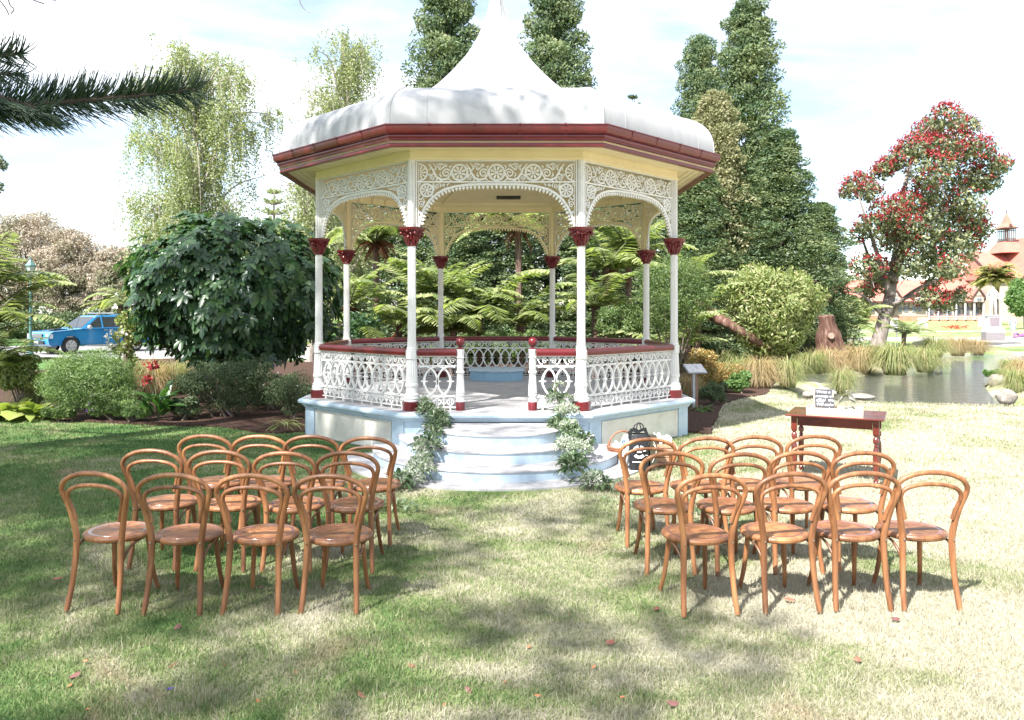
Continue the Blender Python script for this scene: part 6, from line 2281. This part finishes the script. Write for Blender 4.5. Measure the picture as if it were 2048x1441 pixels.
def pickup(label, loc, rz, paint, name='pickup_truck'):
    t = thing(name, label, 'pickup', loc, rz)
    # lower body: side outline with wheel arches, x forward
    def arch(cx, r_):
        return [(cx + r_ * math.cos(a), .38 + r_ * math.sin(a)) for a in [PI * k / 8 for k in range(9)]][::-1]
    low = [(-2.58, .52), (-2.55, .42)] + [(-2.05, .40)] + arch(-1.55, .44) + [(-1.05, .38), (1.05, .38)] + arch(1.58, .44) + [(2.1, .40), (2.42, .36), (2.55, .46), (2.60, .66), (2.57, .82), (2.50, .95), (2.35, 1.02), (1.25, 1.12), (.95, 1.14), (-2.55, 1.16), (-2.60, 1.10)]
    b_ = B()
    n_ = len(low)
    secs = [(-.90, 0), (-.88, 0)]
    V = []
    for (yy, f) in ((-.80, .94), (-.905, 1), (.905, 1), (.80, .94)):
        V += [(x if abs(yy) > .85 else x * .985, yy, z if z < 1.0 else z - (0 if abs(yy) > .85 else -.015)) for x, z in low]
    F = []
    for s_ in range(3):
        F += [(s_ * n_ + i, s_ * n_ + (i + 1) % n_, (s_ + 1) * n_ + (i + 1) % n_, (s_ + 1) * n_ + i) for i in range(n_)]
    F += [tuple(range(n_ - 1, -1, -1)), tuple(range(3 * n_, 4 * n_))]
    b_.add(V, F).build('body', paint, t, .5)
    # cabin and rear canopy
    cabp = [(1.12, 1.12), (.30, 1.70), (.05, 1.755), (-.85, 1.76), (-1.05, 1.70), (-1.12, 1.12)]
    def cab(pts, w0, w1, z0, z1, nm, m_, par):
        q = B(); k = len(pts); V = []
        for sg in (-1, 1):
            V += [(x, sg * (w0 + (w1 - w0) * (z - z0) / (z1 - z0)), z) for x, z in pts]
        F = [(i, (i + 1) % k, k + (i + 1) % k, k + i) for i in range(k)] + [tuple(range(k - 1, -1, -1)), tuple(range(k, 2 * k))]
        return q.add(V, F).build(nm, m_, par, .5)
    cb_ = cab(cabp, .88, .66, 1.12, 1.76, 'cabin', paint, t)
    cab([(-1.18, 1.16), (-1.22, 1.70), (-1.35, 1.77), (-2.40, 1.74), (-2.56, 1.16)], .88, .70, 1.16, 1.76, 'canopy', paint, t)
    def side_win(pts, nm='window'):
        for sg in (-1, 1):
            q = B(); k = len(pts)
            wy = lambda z: .88 + (.66 - .88) * (z - 1.12) / .64
            V = [(x, sg * (wy(z) - .01), z) for x, z in pts] + [(x, sg * (wy(z) + .004), z) for x, z in pts]
            F = [tuple(range(k)), tuple(range(2 * k - 1, k - 1, -1))] + [(i, (i + 1) % k, k + (i + 1) % k, k + i) for i in range(k)]
            q.add(V, F).build(nm, m_cglass, cb_)
    side_win([(.86, 1.18), (.26, 1.64), (.12, 1.66), (.12, 1.18)])
    side_win([(.04, 1.18), (.04, 1.66), (-.78, 1.67), (-.92, 1.60), (-.98, 1.18)])
    side_win([(-1.40, 1.30), (-1.42, 1.62), (-2.25, 1.60), (-2.32, 1.30)])
    q = B()
    V = []
    for (x, z, w_) in ((1.06, 1.175, .80), (.36, 1.672, .62)):
        nx_, nz_ = .577, .816
        V += [(x + nx_ * .006, -w_, z + nz_ * .006), (x + nx_ * .006, w_, z + nz_ * .006)]
    q.add(V, [(0, 1, 3, 2)]).build('windscreen', m_cglass, cb_)
    m_ws = q
    for sx, cx in ((1, 1.58), (-1, -1.55)):
        for sg in (-1, 1):
            w_ = B().lathe([(.24, -.11), (.355, -.115), (.378, -.09), (.382, 0), (.378, .09), (.355, .115), (.24, .11)], 28, cap=False).build('wheel', m_tyre, t, .6, (cx, sg * .80, .382), (PI / 2, 0, 0))
            rm = B().lathe([(.245, .10), (.250, .118), (.235, .118), (.225, .07), (.02, .05)], 24, cap=False).lathe([(.245, -.10), (.02, -.09)], 24, cap=False)
            for k in range(6):
                a = k * PI / 3
                rm.bar((.05 * math.cos(a), .05 * math.sin(a), .10), (.235 * math.cos(a), .235 * math.sin(a), .108), .065, .03)
            rm.lathe([(.06, .09), (.06, .118), (.02, .12)], 12)
            r_ = rm.build('rim', m_alloy, w_, .5)
            if sg > 0:
                w_.rotation_euler = (-PI / 2, 0, 0)
    for sg in (-1, 1):
        B().box((2.44, sg * .66, .82), (.26, .42, .19), rz=-sg * .35).build('headlight', m_lamp, t)
        B().box((2.50, sg * .70, .56), (.12, .16, .12)).build('fog_light', m_lamp, t)
        B().lathe([(.02, -.11), (.09, -.10), (.11, 0), (.09, .10), (.02, .11)], 10, sx=.7).build('mirror', m_alloy, t, .7, (.78, sg * 1.0, 1.20), (PI / 2, 0, 0))
        B().box((0, sg * .90, .36), (1.9, .14, .05)).build('side_step', m_alloy, t)
        B().bar((.20, sg * .60, 1.82), (-.85, sg * .60, 1.82), .03, .03).build('roof_rail', m_alloy, t)
        for hx in (-.05, -.86):
            B().box((hx, sg * .915, 1.06), (.16, .02, .035)).build('door_handle', m_alloy, t)
        B().box((.10, sg * .906, .78), (.012, .006, .70)).build('door_seam', m_trim, t)
        B().box((-1.02, sg * .906, .78), (.012, .006, .70)).build('door_seam', m_trim, t)
    for x in (.1, -.6):
        B().bar((x, -.68, 1.85), (x, .68, 1.85), .05, .025).build('roof_bar', m_alloy, t)
    B().box((2.585, 0, .83), (.06, .80, .17)).build('grille', m_trim, t)
    for k in range(3):
        B().box((2.61, 0, .78 + k * .05), (.03, .78, .018)).build('grille_bar', m_alloy, t)
    B().box((2.60, 0, .54), (.08, 1.1, .14)).build('lower_grille', m_trim, t)
    B().box((2.66, 0, .53), (.012, .36, .11)).build('number_plate', m_lamp, t)
    B().box((1.72, 0, 1.105), (.62, .6, .06)).build('bonnet_scoop', m_trim, t)
    B().tube([(1.3, .75, 1.12), (1.05, .78, 1.95)], .008, 5).build('aerial', m_trim, t)
    return t


# the truck stands at an angle on the road, nose towards the camera's left
pk = pickup('metallic blue double cab pickup parked on the road at left', (P(188, 703, 37.5).x, 37.5, .015), math.radians(180 + 57), m_cblue)
rc = pickup('red pickup mostly hidden behind the ferns and rear balustrade', (P(868, 690, 36.0).x, 38.0, .015), math.radians(186), m_cred)

# ================================================================== street lamp
m_lgreen = M('lamp_green_paint', [(0.06, 0.15, 0.14), (0.09, 0.19, 0.18)], 10, 0.4)
lp = P(61, 690, 33)
lm = thing('street_lamp', 'green victorian street lamp with glass lantern by the road', 'lamp post', (lp.x, 33, 0))
b_ = B()
b_.lathe([(.16, 0), (.16, .12), (.11, .2), (.10, .7), (.12, .74), (.07, .85), (.055, 1.0), (.045, 2.6), (.06, 2.63), (.06, 2.68), (.04, 2.72), (.038, 3.3), (.06, 3.33), (.03, 3.37), (.07, 3.42)], 12)
b_.build('post', m_lgreen, lm, .6)
b_ = B()
for k in range(6):
    a = k * PI / 3
    b_.bar((.09 * math.cos(a), .09 * math.sin(a), 3.42), (.21 * math.cos(a), .21 * math.sin(a), 3.82), .02)
b_.lathe([(.235, 3.82), (.235, 3.85), (.16, 3.93), (.12, 3.97), (.07, 4.06), (.03, 4.10), (.02, 4.2), (.001, 4.25)], 6)
b_.build('lantern_frame', m_lgreen, lm)
m_pane = M('frosted_pane', [(0.5, 0.52, 0.52), (0.42, 0.44, 0.44)], 6, 0.2, spec=.6)
for k in range(6):
    a0, a1 = k * PI / 3, (k + 1) * PI / 3
    B().add([(.088 * math.cos(a0), .088 * math.sin(a0), 3.43), (.088 * math.cos(a1), .088 * math.sin(a1), 3.43), (.205 * math.cos(a1), .205 * math.sin(a1), 3.815), (.205 * math.cos(a0), .205 * math.sin(a0), 3.815)], [(0, 1, 2, 3)]).build('pane', m_pane, lm)

# ================================================================== information sign
ip = P(1390, 818, 15.5)
m_steel = M('grey_steel', [(0.30, 0.31, 0.33), (0.4, 0.41, 0.43)], 9, 0.4, metal=.3)
m_brown = M('brown_timber', [(0.20, 0.11, 0.075), (0.27, 0.16, 0.11)], 9, 0.6)
m_board = M('faded_sign_print', [(0.45, 0.44, 0.45), (0.62, 0.60, 0.58), (0.30, 0.30, 0.33)], 11, 0.35, lo=.3, hi=.7)
sg_ = thing('information_sign', 'slanted information sign on a post right of the bandstand', 'sign', (ip.x, 15.5, 0.03), .25)
B().box((-.03, 0, .36), (.05, .05, .72)).build('post', m_steel, sg_)
B().box((.03, .01, .36), (.045, .06, .72)).build('post_facing', m_brown, sg_)
R_ = Matrix.Rotation(math.radians(32), 3, 'X')
B().box((0, 0, .76), (.40, .30, .025), m=R_).build('backing', m_steel, sg_)
B().box((0, -.008, .7745), (.37, .27, .004), m=R_).build('printed_face', m_board, sg_)

# ================================================================== far lawn: statue, people, building
m_marble = M('white_marble', [(0.42, 0.41, 0.40), (0.50, 0.49, 0.48)], 4, 0.6, 0.2, 20)
m_granite = M('grey_granite', [(0.17, 0.155, 0.16), (0.23, 0.21, 0.215)], 12, 0.6)
m_bronze = M('dark_plaque', [(0.16, 0.13, 0.15), (0.24, 0.20, 0.22)], 12, 0.5)
sp_ = P(1986, 681, 53)
stt = thing('statue', 'white marble statue on a stepped plinth by the path', 'statue', (sp_.x, 53, 0), -.3)
B().box((0, 0, .29), (1.12, 1.12, .58)).build('granite_base', m_granite, stt)
B().box((0, 0, .74), (1.10, 1.10, .32), taper=.9).build('step_block', m_marble, stt)
pl_ = B().box((0, 0, 1.27), (.80, .80, .74), taper=.96).build('pedestal', m_marble, stt)
B().box((0, -.40, 1.27), (.56, .05, .58)).build('plaque', m_bronze, pl_)
B().box((0, 0, 1.68), (.86, .86, .08)).build('pedestal_cap', m_marble, stt)
fg = bpy.data.meshes.new('figure')
fv = [(0, 0, .95), (0, 0, 1.25), (0, .02, 1.5), (0, 0, 1.62), (0, -.02, 1.78),
      (.11, 0, .92), (.14, -.04, .5), (.15, 0, .06), (-.11, 0, .92), (-.13, -.16, .5), (-.13, .05, .06),
      (.21, 0, 1.45), (.30, -.02, 1.18), (.24, -.16, .98), (-.21, 0, 1.45), (-.32, .02, 1.2), (-.34, -.1, .95), (.16, -.14, .04), (-.14, -.1, .04)]
fe = [(0, 1), (1, 2), (2, 3), (3, 4), (0, 5), (5, 6), (6, 7), (0, 8), (8, 9), (9, 10), (2, 11), (11, 12), (12, 13), (2, 14), (14, 15), (15, 16), (7, 17), (10, 18)]
fr_ = [.19, .20, .19, .07, .12, .14, .10, .07, .14, .10, .07, .09, .07, .05, .09, .07, .05, .05, .05]


def skin_figure(name, V, E, Rr, mat, parent, scale=1.0, loc=(0, 0, 0), rz=0):
    me = bpy.data.meshes.new(name)
    me.from_pydata(V, E, [])
    o = link(name, me, mat, parent, loc, (0, 0, rz), scale)
    o.modifiers.new('skin', 'SKIN')
    for i, r_ in enumerate(Rr):
        me.skin_vertices[0].data[i].radius = (r_, r_ * .85)
    me.skin_vertices[0].data[0].use_root = True
    sb = o.modifiers.new('sub', 'SUBSURF'); sb.levels = 1; sb.render_levels = 2
    return o


skin_figure('figure', fv, fe, fr_, m_marble, stt, 1.08, (0, 0, 1.70))
# passer-by
m_cloth = M('pale_blue_clothes', [(0.22, 0.29, 0.42), (0.28, 0.35, 0.48)], 9, 0.8)
m_skin = M('skin', [(0.50, 0.32, 0.24), (0.56, 0.37, 0.28)], 9, 0.6)
m_hair = M('fair_hair', [(0.30, 0.20, 0.11), (0.40, 0.28, 0.16)], 20, 0.7)
m_pack = M('grey_backpack', [(0.20, 0.22, 0.27), (0.27, 0.29, 0.33)], 10, 0.7)
pp_ = P(2026, 676, 58)
pe = thing('person', 'walking person in pale blue clothes with grey backpack by the statue', 'person', (pp_.x, 58, 0.01), -1.2)
wv = [(0, 0, .93), (0, .01, 1.2), (0, .02, 1.42), (0, 0, 1.52), (0, -.03, 1.64), (.09, 0, .90), (.10, -.16, .50), (.10, -.22, .08), (-.09, 0, .90), (-.10, .08, .48), (-.10, .34, .12),
      (.18, 0, 1.38), (.24, .06, 1.12), (.24, -.06, .90), (-.18, 0, 1.38), (-.24, -.06, 1.12), (-.22, -.20, .95), (.10, -.36, .04), (-.10, .22, .03), (0, -.03, 1.70)]
we = [(0, 1), (1, 2), (2, 3), (3, 4), (0, 5), (5, 6), (6, 7), (0, 8), (8, 9), (9, 10), (2, 11), (11, 12), (12, 13), (2, 14), (14, 15), (15, 16), (7, 17), (10, 18), (4, 19)]
wr = [.15, .14, .15, .055, .09, .10, .07, .05, .10, .07, .05, .07, .05, .035, .07, .05, .035, .045, .045, .08]
skin_figure('body', wv, we, wr, m_skin, pe)
B().lathe([(.19, .62), (.18, .95), (.17, 1.05), (.19, 1.25), (.20, 1.40), (.10, 1.49)], 14, sy=.75, cap=False).build('dress', m_cloth, pe, .8)
B().sphere((0, .01, 1.70), .115, 12, 8).build('hair', m_hair, pe, .8)
b_ = B(); b_.box((0, .21, 1.22), (.30, .18, .44), taper=.85); b_.build('backpack', m_pack, pe)
lie = thing('person', 'person in purple lying on the far grass at the right edge', 'person', (P(2043, 682, 57).x, 57, .05), .4)
lv = [(0, 0, .18), (.25, 0, .22), (.48, 0, .30), (.58, 0, .38), (.66, 0, .46), (-.1, .08, .16), (-.42, .10, .38), (-.72, .1, .08), (-.1, -.08, .16), (-.45, -.1, .14), (-.85, -.1, .08),
      (.48, .2, .28), (.5, .3, .10), (.7, .34, .06), (.48, -.2, .28), (.5, -.3, .10), (.7, -.3, .06)]
le = [(0, 1), (1, 2), (2, 3), (3, 4), (0, 5), (5, 6), (6, 7), (0, 8), (8, 9), (9, 10), (2, 11), (11, 12), (12, 13), (2, 14), (14, 15), (15, 16)]
skin_figure('body', lv, le, [.14, .14, .15, .06, .11, .10, .07, .05, .10, .07, .05, .07, .05, .035, .07, .05, .035], M('purple_clothes', [(0.22, 0.07, 0.22), (0.30, 0.12, 0.28)], 9, 0.8), lie)

# white barriers and noticeboard on the far lawn
m_wp = M('white_paint', [(0.55, 0.545, 0.54), (0.50, 0.495, 0.49)], 8, 0.6)
m_mesh = M('grey_mesh_panel', [(0.40, 0.42, 0.40), (0.48, 0.50, 0.48)], 30, 0.7)
for (u, lab) in ((1845, 'white framed barrier on the far lawn behind the flowering tree'), (1966, 'white framed barrier on the far lawn left of the statue')):
    p = P(u, 651, 100)
    t = thing('lawn_barrier', lab, 'barrier', (p.x, 100, 0), 0, 'white barriers on the far lawn')
    for sx in (-.55, .55):
        B().box((sx, 0, .6), (.09, .09, 1.2)).build('post', m_wp, t)
    B().box((0, 0, 1.16), (1.0, .06, .08)).build('rail', m_wp, t)
    B().box((0, 0, .60), (1.0, .03, 1.0)).build('panel', m_mesh, t)
nb_ = P(1783, 664, 60)
t = thing('notice_board', 'white noticeboard standing behind the leaning flowering tree', 'board', (nb_.x, 60, 0), -.2)
B().box((0, 0, 1.0), (.85, .12, .95)).build('board', m_wp, t)
for sx in (-.36, .36):
    B().box((sx, 0, .27), (.08, .08, .54)).build('post', m_granite, t)
# red flower patch
fb_ = P(1912, 655, 88)
t = thing('flower_bed', 'small patch of orange red flowers on the far lawn', 'flowers', (fb_.x, 88, 0))
n_ = 160
Pt = np.stack([RNG.normal(size=n_) * .7, RNG.normal(size=n_) * .3, .15 + .25 * RNG.random(n_)], 1)
leaf_obj('blooms', [leaf_quads(Pt, rdir(n_), .18, .14)], leafM('orange_red_flower', [(0.5, 0.06, 0.03), (0.55, 0.12, 0.05)], .7, .2), t)
# fountain spray on the pond
fsx = P(1945, 705, 34)
t = thing('fountain_spray', 'thin veil of fountain spray at the head of the pond', 'fountain', (fsx.x, 34, -.16))
n_ = 700
a = RNG.random(n_) * 2 * PI; r_ = RNG.random(n_) * 1.1; s_ = RNG.random(n_)
Pt = np.stack([np.cos(a) * r_ * s_, np.sin(a) * r_ * s_, 1.5 * s_ * (1.6 - s_ * 1.5) + .02], 1)
leaf_obj('droplets', [leaf_quads(Pt, np.tile([0, 0, -1.0], (n_, 1)), .05, .012)], m_glass, t)

# ---- palm
pm = P(1992, 640, 120)
t = thing('palm_tree', 'date palm with spiky crown in front of the building', 'palm', (pm.x, 120, 0))
cz_ = P(1992, 555, 120).z
B().tube([(0, 0, -.2), (0, 0, cz_ * .5), (.1, 0, cz_)], [.42, .36, .5], 10).build('trunk', m_fibre, t, .8)
parts = []
rg = np.random.default_rng(8)
for i in range(90):
    V, F, r_ = frond(4.0 * rg.uniform(.8, 1.1), .95, 22, rg.uniform(-.5, 1.45), rg.uniform(-1.4, -.2), rg)
    a = i * 2.4
    Rm = np.array([[math.cos(a), -math.sin(a), 0], [math.sin(a), math.cos(a), 0], [0, 0, 1]])
    parts.append((V @ Rm.T + np.array([0, 0, cz_]), F))
leaf_obj('fronds', parts, leafM('palm_frond', [(0.15, 0.18, 0.06), (0.30, 0.30, 0.11), (0.42, 0.34, 0.15)], .5, .2), t)

# ================================================================== half-timbered building
m_tile = M('orange_red_roof_tiles', [(0.40, 0.14, 0.105), (0.46, 0.18, 0.13)], .6, 0.8, 0.2, 3)
m_bwall = M('cream_render', [(0.37, 0.32, 0.26), (0.42, 0.37, 0.31)], .4, 0.85)
m_timb = M('dark_brown_timber', [(0.065, 0.032, 0.028), (0.095, 0.045, 0.038)], 1, 0.7)
m_bglass = M('building_window_glass', [(0.09, 0.10, 0.12), (0.13, 0.14, 0.17)], 1, 0.15, spec=.7)
m_brick = M('orange_brick', [(0.38, 0.17, 0.11), (0.45, 0.22, 0.15)], 1.2, 0.85)
DB = 170.0
bd = thing('timbered_building', 'long half timbered building with orange red roofs and lantern tower', 'building', (P(1900, 640, DB).x, DB, 0))
ox = P(1900, 640, DB).x


def X(u): return P(u, 640, DB).x - ox
def Z(v): return P(1900, v, DB).z


wl = bd
def bbox(nm, u0, u1, v0, v1, y0, y1, mat, par=None):
    return B().box(((X(u0) + X(u1)) / 2, (y0 + y1) / 2, (Z(v0) + Z(v1)) / 2), (X(u1) - X(u0), y1 - y0, Z(v0) - Z(v1)), ).build(nm, mat, par or bd)


def gable(nm, u0, u1, vbase, vtop, y0, y1, mat, par=None, over=0.0):
    """triangular prism, ridge running back"""
    um = (u0 + u1) / 2
    V = []
    for y in (y0 - over, y1):
        V += [(X(u0), y, Z(vbase)), (X(u1), y, Z(vbase)), (X(um), y, Z(vtop))]
    return B().add(V, [(0, 1, 2), (5, 4, 3), (0, 3, 4, 1), (1, 4, 5, 2), (2, 5, 3, 0)]).build(nm, mat, par or bd)


def window(u, v0, v1, wpx, y, par, nm='window', panes=2):
    w_ = bbox(nm, u - wpx / 2, u + wpx / 2, v0, v1, y - .10, y, m_wp, par)
    for k in range(panes):
        a = u - wpx / 2 + wpx * (k + .08) / panes
        b__ = u - wpx / 2 + wpx * (k + .92) / panes
        bbox('pane', a, b__, v0 + 1.0, v1 - 1.0, y - .16, y - .101, m_bglass, w_)


# long wing
wing = bbox('wing_wall', 1560, 1990, 601, 643, 0, 9, m_bwall)
V = []
rfz, ez = Z(559), Z(603)
V = [(X(1555), -1.2, ez), (X(1992), -1.2, ez), (X(1992), 5, rfz), (X(1555), 5, rfz), (X(1555), 11, ez), (X(1992), 11, ez)]
wr_ = B().add(V, [(0, 1, 2, 3), (3, 2, 5, 4), (0, 3, 4), (1, 5, 2), (0, 4, 5, 1)]).build('wing_roof', m_tile, bd)
bbox('eave_beam', 1556, 1991, 603, 606.5, -1.15, -.9, m_timb)
bbox('sill_beam', 1556, 1991, 617, 619, -.12, -.02, m_timb, wing)
bbox('brick_base', 1560, 1990, 632, 643, -.3, -.01, m_brick, wing)
for u in range(1565, 1990, 9):
    bbox('stud', u, u + 1.3, 606, 617, -.10, -.01, m_timb, wing)
for i, u in enumerate((1672, 1728, 1782, 1830, 1868, 1908, 1948)):          # dormers
    dm = gable('dormer', u - 13, u + 13, 596, 578, -1.6, 4, m_tile)
    gable('dormer_face', u - 9.5, u + 9.5, 596, 582.5, -1.75, -1.62, m_bwall, dm)
    bbox('dormer_wall', u - 9.5, u + 9.5, 596, 605, -1.72, 0, m_bwall, dm)
    for sg in (-1, 1):
        B().bar((X(u + sg * 13.5), -1.85, Z(597)), (X(u), -1.85, Z(577.5)), .16, .28).build('bargeboard', m_timb, dm)
    window(u, 596, 603.5, 9, -1.73, dm, 'dormer_window')
    bbox('tie_beam', u - 8, u + 8, 592, 593.2, -1.80, -1.76, m_timb, dm)
for u in (1700, 1745, 1765, 1800, 1812, 1828, 1838):
    window(u, 609.5 if u < 1740 else 611, 625, 8, -.02, wing)
bbox('green_door', 1771, 1784, 619, 634, -.42, -.31, M('green_door_paint', [(0.14, 0.24, 0.20), (0.18, 0.29, 0.25)], 2, .6), wing)
bbox('porch_roof', 1768, 1788, 612, 619, -1.6, -.02, m_tile, wing)
# veranda bay with posts on the right of the wing
for i in range(8):
    u = 1850 + i * 18
    bbox('veranda_post', u, u + 2.2, 607, 640, -1.5, -1.2, m_wp)
    if i < 7:
        bbox('arch_opening', u + 4, u + 16.5, 614, 631, -.16, -.012, m_bglass, wing)
        bbox('brick_panel', u + 3, u + 17.5, 631, 636, -.32, -.012, m_brick, wing)
bbox('veranda_rail', 1850, 1990, 633, 634.2, -1.45, -1.25, m_wp)
for i in range(70):
    u = 1851 + i * 2
    bbox('baluster', u, u + .5, 634.2, 640, -1.38, -1.32, m_wp)
# main block at right with big gable
mb = bbox('main_wall', 1962, 2140, 556, 643, -4, 14, m_bwall)
V = [(X(1956), -5, Z(560)), (X(2146), -5, Z(560)), (X(2140), 5, Z(500)), (X(1962), 5, Z(500)), (X(1956), 15, Z(560)), (X(2146), 15, Z(560))]
B().add(V, [(0, 1, 2, 3), (3, 2, 5, 4), (0, 3, 4), (1, 5, 2), (0, 4, 5, 1)]).build('main_roof', m_tile, bd)
gw = gable('front_gable', 2002, 2116, 560, 474, -7, 5, m_tile)
gable('gable_face', 2007, 2111, 560, 482, -7.25, -7.02, m_bwall, gw)
bbox('gable_wall', 2007, 2111, 560, 643, -7.2, -4, m_bwall, gw)
for sg in (-1, 1):
    B().bar((X(2059 + sg * 60), -7.5, Z(563)), (X(2059), -7.5, Z(472)), .3, .5).build('bargeboard', m_timb, gw)
for v in (512, 521, 536, 545, 560, 566, 574, 598, 606):
    hw_ = min(50, max(4, (v - 484) * .66)) if v < 560 else 51
    bbox('beam', 2059 - hw_, 2059 + hw_, v, v + 1.4, -7.42, -7.27, m_timb, gw)
for u in range(2010, 2112, 7):
    for (v0, v1) in ((521, 536), (545, 560), (566, 574), (598, 606)):
        if abs(u - 2059) < (v0 - 486) * .66 or v0 >= 560:
            bbox('stud', u, u + 1.1, v0, v1, -7.40, -7.27, m_timb, gw)
window(2035, 522, 533, 17, -7.27, gw, panes=3)
window(2075, 522, 533, 17, -7.27, gw, panes=3)
for u in (2001, 2032, 2056, 2082):
    window(u, 577, 596, 13, -7.22 if u > 2007 else -4.02, gw, panes=2)
    window(u, 612, 626, 11, -7.22 if u > 2007 else -4.02, gw, panes=2)
B().bar((X(1957), -5.2, Z(561)), (X(1962), 5, Z(499)), .3, .5).build('end_bargeboard', m_timb, bd)
# lantern tower
tc_ = 2031
tyy = 3.0
B().box((X(tc_), tyy, (Z(482) + Z(505)) / 2), (X(tc_ + 26) - X(tc_ - 26), 6.4, Z(482) - Z(505)), taper=.44).build('tower_roof_base', m_tile, bd)
lt = bbox('lantern_floor', tc_ - 11.5, tc_ + 11.5, 480, 482.5, tyy - 1.5, tyy + 1.5, m_timb)
for k in range(6):
    for yy in (tyy - 1.25, tyy + 1.25):
        u = tc_ - 10 + k * 4
        bbox('lantern_post', u - .7, u + .7, 456, 480, yy - .09, yy + .09, m_timb, lt)
for v in (459, 475, 477.5):
    for yy in (tyy - 1.25, tyy + 1.25):
        bbox('lantern_rail', tc_ - 10, tc_ + 10, v, v + 1.3, yy - .07, yy + .07, m_timb, lt)
bbox('lantern_eave', tc_ - 13.5, tc_ + 13.5, 453.5, 456, tyy - 1.8, tyy + 1.8, m_timb, lt)
s0 = 14.5 / FPX * DB
V = [(X(tc_) - s0, tyy - s0, Z(454)), (X(tc_) + s0, tyy - s0, Z(454)), (X(tc_) + s0, tyy + s0, Z(454)), (X(tc_) - s0, tyy + s0, Z(454)),
     (X(tc_) - s0 * .5, tyy - s0 * .5, Z(444)), (X(tc_) + s0 * .5, tyy - s0 * .5, Z(444)), (X(tc_) + s0 * .5, tyy + s0 * .5, Z(444)), (X(tc_) - s0 * .5, tyy + s0 * .5, Z(444)), (X(tc_), tyy, Z(421))]
sp__ = B().add(V, [(0, 1, 5, 4), (1, 2, 6, 5), (2, 3, 7, 6), (3, 0, 4, 7), (4, 5, 8), (5, 6, 8), (6, 7, 8), (7, 4, 8), (3, 2, 1, 0)]).build('spire', m_tile, bd)
B().tube([(X(tc_), tyy, Z(423)), (X(tc_), tyy, Z(412))], [.12, .03], 6).build('spire_finial', m_timb, sp__)
gable('spire_gablet', tc_ - 4.5, tc_ + 4.5, 455, 446, tyy - s0 - .05, tyy, m_timb, sp__)
